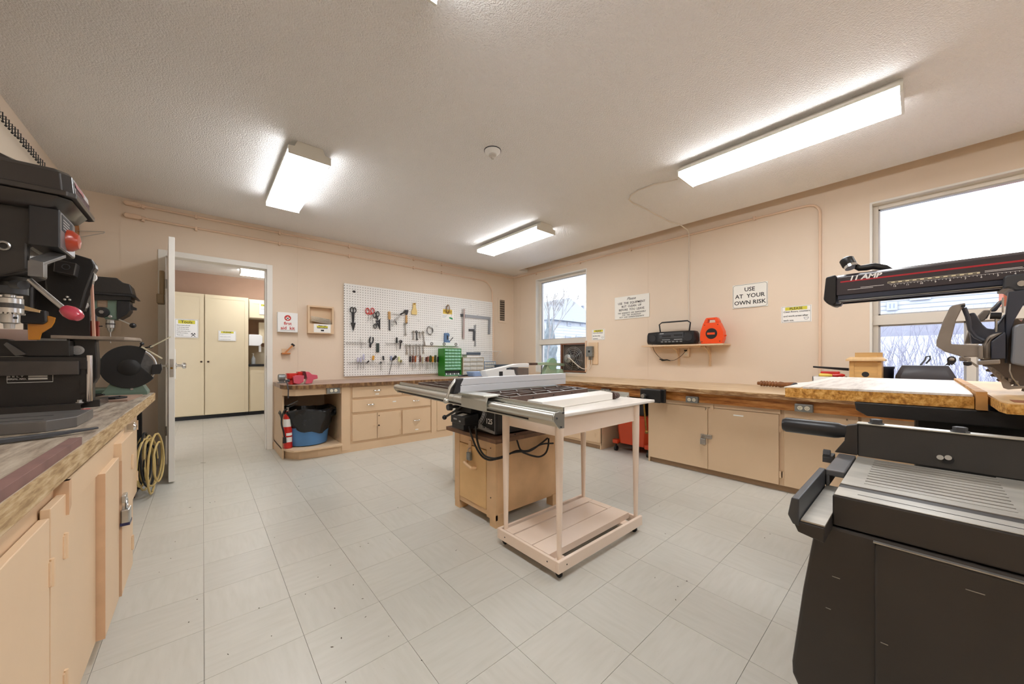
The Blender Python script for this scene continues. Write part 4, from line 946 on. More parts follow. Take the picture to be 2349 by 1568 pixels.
# birdhouse
o = thing('birdhouse', (4.25, .31, ZB), 'unpainted wooden birdhouse with round hole on bench by window', 'birdhouse')
X0b, X1b, Y0b, Y1b = 4.12, 4.32, .205, .395
MB().box(X0b, X0b+.014, Y0b+.022, Y1b-.03, ZB, 1.095).build('front_board', WOODN, o)
MB().box(X0b-.004, X1b, Y1b-.03, Y1b, ZB, 1.095).build('side_board', WOODN, o); MB().box(X0b-.004, X1b, Y0b, Y0b+.022, ZB, 1.095).build('side_board', WOODN, o)
MB().box(X1b-.014, X1b, Y0b+.022, Y1b-.03, ZB, 1.095).build('back_board', WOODN, o)
MB().box(X0b-.03, X1b+.01, Y0b-.02, Y1b+.02, 1.095, 1.108).build('roof_board', WOODL, o)
MB().loft([[(X0b-.03,Y0b-.02,1.108),(X1b+.01,Y0b-.02,1.108),(X1b+.01,Y1b+.02,1.108),(X0b-.03,Y1b+.02,1.108)],[(X0b+.02,Y0b,1.128),(X1b,Y0b,1.128),(X1b,Y1b,1.128),(X0b+.02,Y1b,1.128)]]).build('roof_board', WOODL, o)
MB().box(X0b+.05, X0b+.064, Y0b+.03, Y1b-.03, 1.128, 1.165).build('ridge_board', WOODN, o); MB().box(X0b+.12, X0b+.134, Y0b+.0, Y1b-.05, 1.128, 1.165).build('ridge_board', WOODN, o)
MB().cyl((X0b-.0015, .298, .985), (X0b+.005, .298, .985), .022, n=20).build('entrance_hole', INK, o)
# tray of tools
o = thing('tool_tray', (4.3, .52, ZB), 'white open tray holding red and yellow tools left of birdhouse', 'tray')
MB().box(4.15, 4.42, .44, .64, .905, .912).box(4.15, 4.156, .44, .64, .912, .955).box(4.414, 4.42, .44, .64, .912, .955).box(4.15, 4.42, .44, .446, .912, .955).box(4.15, 4.42, .634, .64, .912, .955).build('tray', WPLAS, o)
MB().box(4.17, 4.40, .46, .62, ZB, .905).build('drawer_case', mat('pale_blue_plastic', (200,212,222), .4), o)
tag(MB().lathe((4.18,.60,.965), Vector((.1,-1,.0)), [(0,.014),(.01,.02),(.06,.017),(.09,.012)], 10).build('screwdriver', mat('yellow_plastic', (225,195,85), .35), smooth=True), 'fat yellow screwdriver handle on the white tool tray', 'tool')
tag(MB().lathe((4.20,.52,.965), Vector((.1,-1,.05)), [(0,.012),(.01,.016),(.07,.016),(.09,.008)], 10).build('screwdriver', RED, smooth=True), 'red handled tool on the white tray nearest birdhouse', 'tool')
tag(MB().box(4.25, 4.30, .47, .60, .965, 1.0).build('tape_measure', RED, bevel=.008), 'red boxy tool in the tray behind the yellow handle', 'tool')
tag(MB().loft([[(4.30,.66,1.03),(4.33,.66,1.03),(4.33,.66,1.045),(4.30,.66,1.045)],[(4.34,.42,1.005),(4.38,.42,1.005),(4.38,.42,1.03),(4.34,.42,1.03)]]).build('handsaw', BLACKP, bevel=.003), 'long black tool lying across the white tool tray', 'tool')
o = thing('black_can', (4.42, .17, ZB), 'dark plastic bucket standing behind the birdhouse by window', 'bucket')
MB().lathe((4.455,.205,ZB), (0,0,1), [(0,.052),(.20,.058),(.205,.062),(.222,.062)], 20).build('pail', mat('dark_navy_plastic', (42,44,60), .4), o, smooth=True)
# black plastic case
o = thing('plastic_case', (4.35, -.02, ZB), 'black domed plastic case on the bench before the right window', 'case')
def ring(x0, x1, y0, y1, z, c=.03): return [(x0+c,y0,z),(x1-c,y0,z),(x1,y0+c,z),(x1,y1-c,z),(x1-c,y1,z),(x0+c,y1,z),(x0,y1-c,z),(x0,y0+c,z)]
CS = mat('charcoal_case', (62,60,64), .45); CS2 = mat('brown_case_base', (70,52,50), .45)
MB().loft([ring(4.24,4.50,-.15,.10,ZB),ring(4.22,4.52,-.165,.12,ZB+.09),ring(4.215,4.525,-.17,.125,ZB+.13)]).build('base', CS2, o, bevel=.004)
MB().loft([ring(4.205,4.535,-.175,.135,ZB+.13),ring(4.205,4.535,-.175,.135,ZB+.15),ring(4.22,4.52,-.155,.115,ZB+.20),ring(4.245,4.49,-.14,.10,ZB+.235,.04)]).build('lid', CS, o, smooth=True)
MB().tube([(4.45,-.0,ZB+.235),(4.48,-.025,ZB+.28),(4.49,-.03,ZB+.305),(4.49,-.05,ZB+.31),(4.48,-.052,ZB+.285),(4.46,-.03,ZB+.25)], .006, 6).build('strap', BLACKP, o)
# ================================================================ TABLE SAW
ts = thing('table_saw', (1.8, 2.1, 0), 'black table saw on peach cabinet with long aluminium fence rail', 'table saw')
ZT = .885
rd = Vector((.0684, .9977, 0)); rn = Vector((-.9977, .0684, 0)); R0 = Vector((1.31, 1.129, 0)); RL = 2.209
def rail_prism(poly, a0, a1, name, m, par, smooth=False, bevel=0.0, base=R0, d=rd, n_=rn):
    f = lambda a: [tuple(base+d*a+n_*s_+Vector((0,0,z))) for s_, z in poly]
    return MB().loft([f(a0), f(a1)]).build(name, m, par, smooth=smooth, bevel=bevel)
fr = rail_prism([(0,.835),(0,.885),(.006,.885),(.006,.872),(.016,.872),(.016,.866),(.006,.866),(.006,.850),(.022,.846),(.022,.835)], 0, RL, 'front_rail', ALU, ts)
for a0, a1 in ((.0, 1.0), (1.0, RL)):
    c0, c1 = R0+rd*(a0+.004)+rn*.044+Vector((0,0,.838)), R0+rd*a1+rn*.044+Vector((0,0,.838))
    MB().cyl(c0, c1, .0245, n=20).build('rail_tube', ALU, ts, smooth=True)
rail_prism([(.0,.835),(.022,.835),(.036,.815),(.036,.790),(.0,.787)], 0, RL, 'rail_skirt', ALU, ts)
rail_prism([(.036,.806),(.040,.806),(.040,.798),(.036,.798)], .22, RL-.04, 'skirt_slot', BLACKR, ts)
ep = [(-.004,.885),(.008,.885),(.008,.86),(.03,.866),(.058,.862),(.070,.845),(.068,.825),(.052,.805),(.03,.783),(-.004,.783)]
rail_prism(ep, -.004, 0, 'end_plate', ALU, ts, bevel=.001); rail_prism(ep, RL, RL+.004, 'end_plate', ALU, ts)
for s_, z in ((.006,.858),(.05,.836),(.022,.792)): MB().cyl(R0+rd*-.004+rn*s_+Vector((0,0,z)), R0+rd*-.009+rn*s_+Vector((0,0,z)), .0045, n=8).build('screw', DGREY, ts)
rear = rail_prism([(0,.815),(0,.868),(.008,.868),(.008,.845),(.03,.845),(.03,.815)], 0, 1.85, 'rear_rail', ALU, ts, base=Vector((2.355,1.40,0)))
# main table
main = [(1.436,1.975),(2.325,2.03),(2.375,2.455),(1.487,2.42)]
MB().slab([(x,y,ZT) for x, y in main], .035).build('main_table', CAST, ts, bevel=.002)
BRN = mat('rusty_brown_casting', (98,76,66), .6, .2, var=.3, vscale=18)
def grate(q, name):
    """open cast wing: q = four corners (front-near, back-near, back-far, front-far)"""
    P = [Vector((x, y, 0)) for x, y in q]
    L = lambda u, v: (P[0]*(1-u)+P[1]*u)*(1-v)+(P[3]*(1-u)+P[2]*u)*v
    g_ = MB(); tp = MB()
    def bar(a, b_, w):
        d = (b_-a).normalized(); n_ = Vector((-d.y, d.x, 0))*w/2
        lo = [a-n_, b_-n_, b_+n_, a+n_]
        g_.loft([[(p.x,p.y,ZT-.042) for p in lo], [(p.x,p.y,ZT-.0015) for p in lo]]); tp.loft([[(p.x,p.y,ZT-.0014) for p in lo], [(p.x,p.y,ZT) for p in lo]])
    e = .008
    bar(L(0,0), L(1,0), .012); bar(L(0,1), L(1,1), .012); bar(L(0,0), L(0,1), .012); bar(L(1,0), L(1,1), .012)
    bar(L(0,.36), L(1,.36), .008); bar(L(0,.68), L(1,.68), .008)
    k = 0
    for u in (.12,.30,.48,.66,.84):
        bar(L(u,0), L(u+.07,.36), .006); bar(L(u+.07,.36), L(u,.68), .006); bar(L(u,.68), L(u+.07,1), .006)
    a = g_.build(name, BRN, ts); tp.build('machined_edge', CAST, a)
    for u in (.25,.5,.75): MB().cyl(L(u,0)+Vector((0,-.005,ZT-.02)), L(u,0)+Vector((0,-.009,ZT-.02)), .005, n=8).build('bolt', BLACK, a)
grate([(1.402,1.637),(2.262,1.707),(2.318,2.02),(1.433,1.963)], 'right_wing')
grate([(1.490,2.435),(2.378,2.470),(2.45,3.20),(1.568,3.167)], 'left_wing')
# white painted beam at the right of the wing
MB().slab([(1.366,1.325,ZT),(2.10,1.372,ZT),(2.18,1.525,ZT),(1.382,1.455,ZT)], .046).build('extension_beam', WHITE, ts, bevel=.003)
MB().cyl((2.13,1.375,.862),(2.165,1.378,.862),.020,n=10).cyl((2.11,1.385,.862),(2.13,1.385,.862),.028,n=8).build('clamp_knob', mat('brown_knob', (70,48,40), .5), ts, smooth=True)
# fence
fa, fb = Vector((1.285,2.0,0)), Vector((2.405,2.045,0)); fd = (fb-fa).normalized(); fn = Vector((-fd.y, fd.x, 0))
FEN = mat('white_aluminium_fence', (214,217,222), .38, .35)
def fpr(y0, y1, z0, z1, cut=.0):
    b = MB(); A = [fa+fn*y0, fb+fn*y0, fb+fn*y1, fa+fn*y1]
    lo = [(p.x,p.y,z0) for p in A]; hi = [(A[0].x+cut,A[0].y,z1),(A[1].x,A[1].y,z1),(A[2].x,A[2].y,z1),(A[3].x+cut,A[3].y,z1)]
    return b.loft([lo, hi])
fe = fpr(.0, .055, .893, .937).build('fence', FEN, ts, bevel=.002)
fpr(.0, .055, .9385, .985, .03).build('fence_top', FEN, fe, bevel=.002)
fpr(.003, .052, .934, .941, .01).build('groove', DGREY, fe)
hx = lambda a, s_, z: tuple(fa+fd*a+fn*s_+Vector((0,0,z)))
MB().loft([[hx(-.055,.0,.885),hx(.0,.0,.885),hx(.0,.055,.885),hx(-.055,.055,.885)],[hx(-.02,.0,.983),hx(.03,.0,.985),hx(.03,.055,.985),hx(-.02,.055,.983)]]).build('clamp_head', BLACKP, fe, bevel=.004)
ball_ = onY(1023, 919, 2.03)
MB().tube([hx(-.01,.03,.975), hx(-.06,.03,.925), tuple(ball_)], [.014,.011,.008], 10).build('lever', ALU, fe, smooth=True)
MB().ball(ball_, .018, 14).build('lever_ball', ALU, fe, smooth=True)
MB().box(1.27, 1.40, 1.72, 2.04, .886, .893).build('carriage_plate', ALU, ts, bevel=.002)
R_ = [(.074,.80),(.080,.81),(.080,.86),(.07,.886),(-.02,.893),(-.02,.888),(.066,.880),(.074,.86),(.074,.80)]
rail_prism([(.074,.800),(.080,.800),(.080,.862),(.068,.888),(-.01,.893),(-.01,.888),(.064,.882),(.074,.858)], .56, .86, 'carriage_band', ALU, ts)
# saw body and front controls
MB().box(1.47, 2.05, 1.84, 2.36, .61, .85).build('body', BLACK, ts, bevel=.006)
pnl = MB().box(1.462, 1.47, 1.842, 2.30, .612, .80).build('front_panel', BLACKP, ts, bevel=.002)
GRL = mat('grey_panel_print', (165,167,170), .5)
MB().add([(1.461,2.02,.66),(1.461,1.852,.63),(1.461,1.852,.612),(1.461,2.10,.63)], [(0,1,2,3)]).add([(1.461,1.856,.79),(1.461,1.852,.79),(1.461,1.852,.63),(1.461,1.856,.63)], [(0,1,2,3)]).build('printed_band', GRL, pnl)
text('125', .05, (1.4605, 1.915, .69), 'B', PAPER, pnl, bold=.015); text('10"', .03, (1.4605, 1.97, .648), 'B', INK, pnl, bold=.02)
for k in range(3): MB().box(1.4602, 1.461, 1.858, 1.945, .652-.008*k, .6545-.008*k).build('fine_print', INK, pnl)
# bevel scale arc
A_ = []; cA = (2.16, .79)
for r0, r1, nm, m_ in ((.20,.235,'bevel_scale',GRL),(.245,.25,'scale_line',GRL)):
    b = MB(); n_ = 14
    for k in range(n_+1):
        a = math.radians(-75+k*60/n_); 
        for r in (r0, r1): b.v.append((1.4605, cA[0]-r*math.cos(a)*.9-.0, cA[1]+r*math.sin(a)*.75))
    b.f = [(2*k, 2*k+1, 2*k+3, 2*k+2) for k in range(n_)]; b.build(nm, m_, pnl)
for k in range(9):
    a = math.radians(-72+k*6.8); c, s_ = math.cos(a)*.9, math.sin(a)*.75
    MB().cyl((1.460, cA[0]-.205*c, cA[1]+.205*s_), (1.460, cA[0]-.228*c, cA[1]+.228*s_), .0016, n=4).build('tick', INK, pnl)
sw = MB().loft([[(1.335,2.02,.665),(1.45,2.02,.665),(1.45,2.20,.665),(1.335,2.20,.665)],[(1.335,2.02,.715),(1.45,2.02,.735),(1.45,2.20,.735),(1.335,2.20,.715)]]).build('switch_box', BLACKP, ts, bevel=.004)
MB().add([(1.35,2.08,.7185),(1.40,2.08,.7273),(1.40,2.14,.7273),(1.35,2.14,.7185)], [(0,1,2,3)]).build('switch_label', PAPER, sw)
MB().box(1.333,1.335,2.12,2.16,.69,.70).box(1.333,1.335,2.07,2.09,.68,.69).build('switch_print', GRL, sw)
MB().box(1.34, 1.46, 2.04, 2.19, .63, .664).build('cord_clamp', BLACKP, sw)
MB().cyl((1.36,2.24,.765),(1.47,2.24,.765),.012,n=10).lathe((1.33,2.235,.765), (1,0,0), [(0,.022),(.03,.026),(.034,.015)], 14).build('tilt_knob', DGREY, ts, smooth=True)
MB().tube([(1.45,2.15,.80),(1.40,2.18,.76),(1.38,2.25,.72),(1.36,2.31,.685)], .009, 8).ball((1.355,2.32,.68), .018, 12).build('elevation_crank', BLACKP, ts, smooth=True)
MB().loft([[(1.40,2.05,.735),(1.46,2.05,.735),(1.46,2.22,.735),(1.40,2.22,.735)],[(1.42,2.06,.80),(1.47,2.06,.80),(1.47,2.20,.80),(1.42,2.20,.80)]]).build('bracket', BLACK, ts, bevel=.004)
MB().box(1.74, 1.79, 2.78, 2.83, 0, .85).build('outrigger_leg', WHITE, ts); MB().box(1.70, 1.83, 2.74, 2.87, .795, .84).build('leg_block', WHITE, ts)
# base cabinet of the saw
sc_ = thing('saw_cabinet', (1.75, 2.08, 0), 'worn peach cabinet with drawer pull and padlock under the table saw', 'cabinet')
WX = mat('scuffed_peach_paint', (222,184,140), .5, var=.14, vscale=7, bump=.1, bscale=20)
MB().box(1.465, 2.06, 1.838, 2.318, .075, .572).build('carcass', WX, sc_, bevel=.003)
MB().box(1.40, 2.10, 1.765, 2.375, .573, .600).build('top_board', mat('brown_particle_top', (118,86,64), .55, var=.25, vscale=25), sc_, bevel=.002)
for x in (1.45, 2.0):
    for y in (1.828, 2.262): MB().box(x, x+.075, y, y+.065, .0, .085).build('foot', WX, sc_)
MB().box(1.448, 1.466, 1.828, 1.925, .05, .572).build('corner_post', WX, sc_); MB().box(1.448, 1.466, 2.262, 2.328, .05, .572).build('corner_post', WX, sc_)
MB().box(1.452, 1.466, 1.925, 2.262, .06, .092).build('bottom_rail', WX, sc_)
MB().box(1.452, 1.466, 1.925, 2.262, .50, .572).build('top_rail', WX, sc_)
d = MB().box(1.446, 1.464, 1.930, 2.257, .096, .495).build('door', mat('ochre_worn_paint', (224,184,128), .5, var=.12, vscale=5), sc_, bevel=.002)
MB().tube([(1.446,2.155,.375),(1.415,2.145,.372),(1.410,2.10,.362),(1.413,2.055,.352),(1.446,2.045,.35)], [.012,.012,.011,.012,.012], 8).build('handle', WX, d, smooth=True)
MB().box(1.438, 1.446, 2.10, 2.13, .46, .53).build('hasp', WX, d)
MB().torus((1.43, 2.105, .462), (0,1,0), .013, .003, 14, 6, 1, 1.4).build('shackle', STEEL, d, smooth=True)
MB().box(1.418, 1.440, 2.085, 2.128, .395, .450).build('padlock', GALV, d, bevel=.004)
for p in ((1.4475,1.88,.52),(1.4475,1.88,.19)): MB().cyl(p, (p[0]-.002,p[1],p[2]), .004, n=8).build('screw', INK, sc_)
o = thing('power_cord', (1.5, 1.75, .5), 'black power cords looping from the saw switch box past the cart legs', 'cord')
P = lambda x, y, X: tuple(onX(1030+x/5.226, 930+y/5.226, X))
Q = lambda x, y, Y: tuple(onY(1030+x/5.226, 930+y/5.226, Y))
MB().tube(cr([P(240,250,1.38),P(270,360,1.39),P(330,510,1.39),P(400,610,1.40),P(480,650,1.41),P(560,640,1.43), Q(640,620,1.80),Q(720,580,1.80),Q(820,540,1.80),Q(960,545,1.80),Q(1080,470,1.80),Q(1180,390,1.81)]), .0065, 8).build('cord', BLACKR, o, smooth=True)
MB().tube(cr([P(320,250,1.38),P(335,400,1.385),P(370,520,1.385),P(430,600,1.40),P(520,630,1.41),P(590,625,1.43), Q(670,600,1.79),Q(760,565,1.79),Q(860,550,1.79),Q(900,565,1.79),Q(1000,600,1.79),Q(1090,610,1.79),Q(1160,565,1.79),Q(1190,480,1.79),Q(1195,390,1.80)]), .0065, 8).build('cord', BLACKR, o, smooth=True)
MB().tube(cr([Q(790,340,1.81),Q(820,430,1.80),Q(860,530,1.80),Q(940,540,1.80),Q(1010,510,1.80),Q(1120,460,1.80),Q(1250,450,1.79)]), .006, 8).build('cord', BLACKR, o, smooth=True)
# blade guard behind the fence
gd = thing('blade_guard', (2.05, 2.42, ZT), 'white sloped blade guard with clear side standing behind the fence', 'blade guard')
G = lambda x, y, Y=2.42: onY(1100+x/8.39, 800+y/8.39, Y)
pts = [(70,420),(300,375),(700,285),(925,275),(925,350),(560,352),(490,372),(490,400),(640,400),(655,470),(720,560),(720,640),(140,640)]
MB().prism([(G(*p).x, max(G(*p).z, ZT)) for p in pts], 'y', 2.40, 2.46).build('housing', WPLAS, gd, bevel=.003)
MB().box(G(350,430).x, G(418,430).x, 2.398, 2.402, ZT+.002, G(350,432).z).build('slot', INK, gd)
CLR = mat('clear_acrylic', (235,240,245), .08, alpha=.35)
MB().prism([(G(-60,400).x, G(0,420).z),(G(60,420).x, G(60,415).z),(G(160,600).x,ZT+.001),(G(60,620).x,ZT+.001)], 'y', 2.37, 2.376).build('clear_side', CLR, gd)
MB().prism([(G(655,365).x,G(655,365).z),(G(915,365).x,G(915,365).z),(G(915,520).x,G(0,540).z),(G(720,520).x,G(0,540).z)], 'y', 2.40, 2.46).build('clear_guard', mat('smoky_acrylic', (120,110,105), .2, alpha=.7), gd)
MB().cyl(G(545,378,2.40), G(545,378,2.395), .006, n=10).build('pivot_bolt', INK, gd)
# cart beside the saw
ct = thing('cart', (1.75, 1.43, 0), 'peach wooden rolling cart with white top and slatted base beside saw', 'cart')
CP = mat('fresh_peach_paint', (238,218,200), .42, var=.04, vscale=3)
cx0, cx1, cy0, cy1 = 1.337, 2.150, 1.184, 1.672
MB().slab([(1.365,1.182,.838),(2.312,1.182,.838),(2.312,1.69,.838),(1.365,1.69,.838)], .018).build('cart_top', mat('white_washed_top', (232,226,218), .35, var=.08, vscale=6, stretch=(1,5,1)), ct, bevel=.004)
MB().box(1.405, 2.115, 1.212, 1.230, .715, .82).build('apron', CP, ct); MB().box(1.405, 2.115, 1.632, 1.65, .715, .82).build('apron', CP, ct)
MB().box(1.385, 1.403, 1.212, 1.65, .715, .82).build('apron', CP, ct); MB().box(2.10, 2.118, 1.212, 1.65, .715, .82).build('apron', CP, ct)
for x, y in ((1.375,1.212),(1.372,1.632),(2.118,1.212),(2.118,1.632)):
    MB().lathe((x,y,.062), (0,0,1), [(0,.012),(.02,.0125),(.45,.019),(.60,.022),(.758,.023)], 12).build('leg', CP, ct, smooth=True)
z0, z1 = .040, .100
MB().box(cx0, cx0+.018, cy0+.0185, cy1-.0185, z0, z1).build('base_rail', CP, ct, bevel=.003); MB().box(cx1-.018, cx1, cy0+.0185, cy1-.0185, z0, z1-.012).build('base_rail', CP, ct, bevel=.003)
MB().box(cx0, cx1, cy0-.001, cy0+.018, z0, z1).build('base_rail', CP, ct, bevel=.003); MB().box(cx0, cx1, cy1-.018, cy1, z0, z1).build('base_rail', CP, ct, bevel=.003)
for x in (1.40, 2.02): MB().box(x, x+.06, cy0+.02, cy1-.02, .046, .062).build('cross_board', CP, ct)
for y in (1.262, 1.462): 
    pass
MB().box(cx0+.022, 2.128, 1.272, 1.392, .085, .099).build('slat', CP, ct, bevel=.001)
MB().box(cx0+.022, 2.07, 1.399, 1.545, .085, .098).build('slat', CP, ct, bevel=.001)
MB().box(cx0+.022, 2.128, 1.555, 1.628, .085, .099).build('slat', CP, ct, bevel=.001)
MB().box(2.074, 2.128, 1.394, 1.553, .085, .099).build('slat', CP, ct, bevel=.001)
for y, yy in ((1.392,1.272),): MB().box(cx0+.022, 2.128, 1.268, 1.272, .062, .099).build('slat_edge', CP, ct)
for x, y in ((1.375,1.215),(2.10,1.215),(1.375,1.645),(2.10,1.645)):
    c = MB().lathe((x-.008,y,.021), (1,0,0), [(0,.016),(.003,.021),(.013,.021),(.016,.016)], 18).build('caster_wheel', BLACKR, ct, smooth=True)
    MB().box(x-.012, x-.009, y-.01, y+.01, .02, .046).box(x+.010, x+.013, y-.01, y+.01, .02, .046).box(x-.016, x+.018, y-.016, y+.016, .040, .046).build('caster_fork', BRASS, ct)
for p in ((1.40,cy0-.0015,.07),): MB().cyl(p, (p[0],p[1]-.001,p[2]), .004, n=8).build('screw', INK, ct)
for x, y, z in ((cx0-.001,1.26,.075),(cx0-.001,1.60,.07)): MB().cyl((x,y,z),(x-.001,y,z),.004,n=8).build('screw', INK, ct)

# ================================================================ TUB, EXTINGUISHER, BUCKET
o = thing('plastic_tub', (.93, 4.74, .12), 'round blue plastic tub on the corner shelf under the bench', 'tub')
MB().lathe((.93,4.74,.121), (0,0,1), [(0,.175),(.01,.205),(.10,.215),(.25,.235),(.37,.25),(.385,.262),(.395,.262),(.395,.25),(.37,.243),(.03,.20),(.025,0)], 40).build('tub_body', mat('blue_plastic', (78,132,190), .4, var=.12, vscale=7), o, smooth=True)
g_ = MB(); rnd = random.Random(3); n_ = 40; Rr = []
tags_ = [(.18,.232),(.22,.246),(.29,.262),(.36,.272),(.395,.282),(.412,.272),(.41,.236),(.34,.22),(.20,.18),(.12,.12),(.11,.02)]
for k, (z, r) in enumerate(tags_):
    ring_ = []
    for i in range(n_):
        a = 2*math.pi*i/n_; w_ = rnd.uniform(-.006,.008)+.008*math.sin(a*9+k)
        dz = (.035*math.sin(a*2.0+.8)+.012*math.sin(a*7)) if k == 0 else rnd.uniform(-.004,.004)+(.02*math.sin(a*3+1) if k in (4,5) else 0)
        ring_.append((.93+(r+w_)*math.cos(a), 4.74+(r+w_)*math.sin(a), .121+z+dz))
    Rr.append(ring_)
g_.loft(Rr, cap=False)
bag = mat('black_bin_bag', (30,31,33), .22, bump=.5, bscale=25)
o = g_.build('bin_bag', bag, smooth=True); tag(o, 'shiny black bin bag folded over the rim of the blue tub', 'bag')
k_ = MB(); kr = random.Random(8)
for i in range(6):
    a = -.35+i*.1; c = Vector((.93+.278*math.cos(a), 4.74+.278*math.sin(a)*.9, .49-.02*i*0))
    k_.ball(c+Vector((kr.uniform(-.01,.012), kr.uniform(-.02,.02), kr.uniform(-.05,.03))), .022, 7, sq=1.7)
k_.build('gathered_knot', bag, o, smooth=True)
o = thing('fire_extinguisher', (.715, 4.62, .12), 'red fire extinguisher with black hose standing beside the blue tub', 'fire extinguisher')
MB().lathe((.715,4.62,.121), (0,0,1), [(0,.040),(.005,.044),(.33,.044),(.36,.04),(.385,.022),(.41,.018)], 20).build('cylinder', RED, o, smooth=True)
MB().lathe((.715,4.62,.36), (0,0,1), [(0,.0448),(.085,.0448)], 20).build('label_band', PAPER, o)
for z_l, h_l in ((.19,.055),(.262,.03)): MB().loft([[(.715+.0455*math.cos(math.radians(a)), 4.62+.0455*math.sin(math.radians(a)), z) for a in range(-120,-39,10)]+[(.715+.0447*math.cos(math.radians(a)), 4.62+.0447*math.sin(math.radians(a)), z) for a in range(-40,-121,-10)] for z in (z_l,z_l+h_l)]).build('label', PAPER, o)
MB().cyl((.715,4.62,.53),(.715,4.62,.57),.014,n=10).loft([[(.70,4.60,.57),(.73,4.60,.57),(.73,4.64,.57),(.70,4.64,.57)],[(.79,4.59,.598),(.80,4.59,.598),(.80,4.61,.606),(.79,4.61,.606)]]).build('valve', STEEL, o)
MB().loft([[(.70,4.605,.59),(.72,4.605,.59),(.72,4.635,.59),(.70,4.635,.59)],[(.80,4.60,.635),(.81,4.60,.635),(.81,4.61,.64),(.80,4.61,.64)]]).build('lever', GALV, o)
MB().tube(cr([(.705,4.60,.555),(.68,4.59,.545),(.655,4.585,.48),(.65,4.58,.40),(.665,4.57,.32),(.675,4.565,.25)]), .0085, 8).build('hose', BLACKR, o, smooth=True)
MB().cyl((.675,4.565,.255),(.675,4.56,.19),.016,.019,n=10).build('nozzle', BLACKP, o, smooth=True)
MB().add([(.735,4.575,.53),(.79,4.575,.55),(.795,4.575,.485),(.745,4.575,.47)], [(0,1,2,3)]).build('inspection_tag', mat('buff_card', (190,165,140), .8), o)
o = thing('mop_bucket', (3.93, 2.22, 0), 'orange wheeled mop bucket parked under the window bench', 'bucket')
MB().loft([ring(3.78,4.16,2.03,2.40,.10,.04), ring(3.76,4.18,2.0,2.43,.40,.045), ring(3.745,4.19,1.985,2.445,.44,.045)]).build('bucket_body', mat('orange_red_plastic', (205,70,30), .45, var=.1, vscale=5), o, bevel=.006)
MB().loft([ring(3.74,4.195,1.98,2.45,.44,.045), ring(3.74,4.195,1.98,2.45,.455,.045)]).build('rim', MATS['orange_red_plastic'], o)
MB().box(3.80,4.14,2.06,2.37,.455,.60).build('wringer', mat('dark_wringer', (50,48,48), .6), o, bevel=.008)
for x, y in ((3.78,2.42),(3.78,2.01),(4.15,2.42),(4.15,2.01)):
    MB().box(x-.03, x+.03, y-.035, y+.035, .09, .14).build('caster_socket', MATS['orange_red_plastic'], o, bevel=.008)
    MB().cyl((x,y-.012,.03),(x,y+.012,.03),.03,n=14).box(x-.01,x+.01,y-.006,y+.006,.03,.09).build('caster', BLACKR, o)

# ================================================================ VISES AND SHARPENER
o = thing('bench_vise', (3.5, 1.82, .6), 'black woodworking vise clamped to the window bench front edge', 'vise')
MB().box(3.455, 3.49, 1.715, 1.93, .665, .80).build('front_jaw', BLACK, o, bevel=.01, seg=3)
MB().box(3.51, 3.542, 1.69, 1.90, .665, .80).build('rear_jaw', BLACK, o, bevel=.006)
MB().cyl((3.42,1.87,.73),(3.56,1.87,.73),.016,n=12).build('screw', STEEL, o, smooth=True)
MB().lathe((3.40,1.87,.73), (1,0,0), [(0,.020),(.03,.024),(.035,.015)], 14).build('screw_head', STEEL, o, smooth=True)
MB().box(3.402,3.43,1.845,1.885,.645,.715).build('handle_socket', BLACK, o, bevel=.006)
MB().cyl((3.415,1.865,.66),(3.412,1.835,.375),.0085,n=10).build('handle_bar', BRASS, o, smooth=True)
MB().ball((3.412,1.833,.365), .018, 12).build('handle_knob', BRASS, o, smooth=True)
MB().cyl((3.48,1.75,.70),(3.55,1.75,.70),.010,n=8).cyl((3.48,1.90,.70),(3.55,1.90,.70),.010,n=8).build('guide_rod', STEEL, o)
o = thing('bench_vise', (.80, 4.58, ZB), 'red and pink bench vise at the left end of the back bench', 'vise')
MB().loft([ring(.715,.80,4.56,4.66,ZB,.02), ring(.72,.79,4.57,4.65,ZB+.05,.02), ring(.70,.80,4.55,4.67,ZB+.07,.02), ring(.695,.81,4.55,4.67,ZB+.125,.02)]).build('body', RED, o, bevel=.004)
MB().box(.80,.86,4.56,4.66,ZB+.075,ZB+.14).build('rear_jaw', RED, o, bevel=.006)
MB().prism([(.75,ZB+.02),(.80,ZB+.005),(.845,ZB+.03),(.85,ZB+.10),(.78,ZB+.105),(.745,ZB+.09)], 'y', 4.49, 4.545).build('side_plate', PINK, o, bevel=.005)
MB().prism([(.865,ZB+.005),(.93,ZB+.01),(.945,ZB+.05),(.99,ZB+.06),(.985,ZB+.10),(.93,ZB+.11),(.90,ZB+.14),(.865,ZB+.14),(.88,ZB+.07)], 'y', 4.50, 4.60).build('front_jaw', PINK, o, bevel=.006)
MB().box(.845,.868,4.52,4.65,ZB+.06,ZB+.145).build('jaw_plate', mat('dark_maroon', (90,20,25), .4), o)
MB().cyl((.68,4.55,ZB+.045),(.72,4.55,ZB+.045),.014,n=10).cyl((.69,4.54,ZB+.045),(.685,4.40,ZB-.04),.006,n=8).cyl((.685,4.40,ZB-.04),(.684,4.40,ZB-.13),.0055,n=8).build('tommy_bar', DGREY, o)
o = thing('pencil_sharpener', (.70, 5.0, ZB), 'grey rotary pencil sharpener with crank on the left bench end', 'sharpener')
MB().lathe((.70,4.93,ZB+.065), (1,0,0), [(-.035,.034),(-.03,.04),(.03,.04),(.035,.034)], 16).build('body', GALV, o, smooth=True)
MB().box(.66,.74,4.895,4.97,ZB,ZB+.01).box(.675,.725,4.915,4.95,ZB+.01,ZB+.04).build('base', GALV, o)
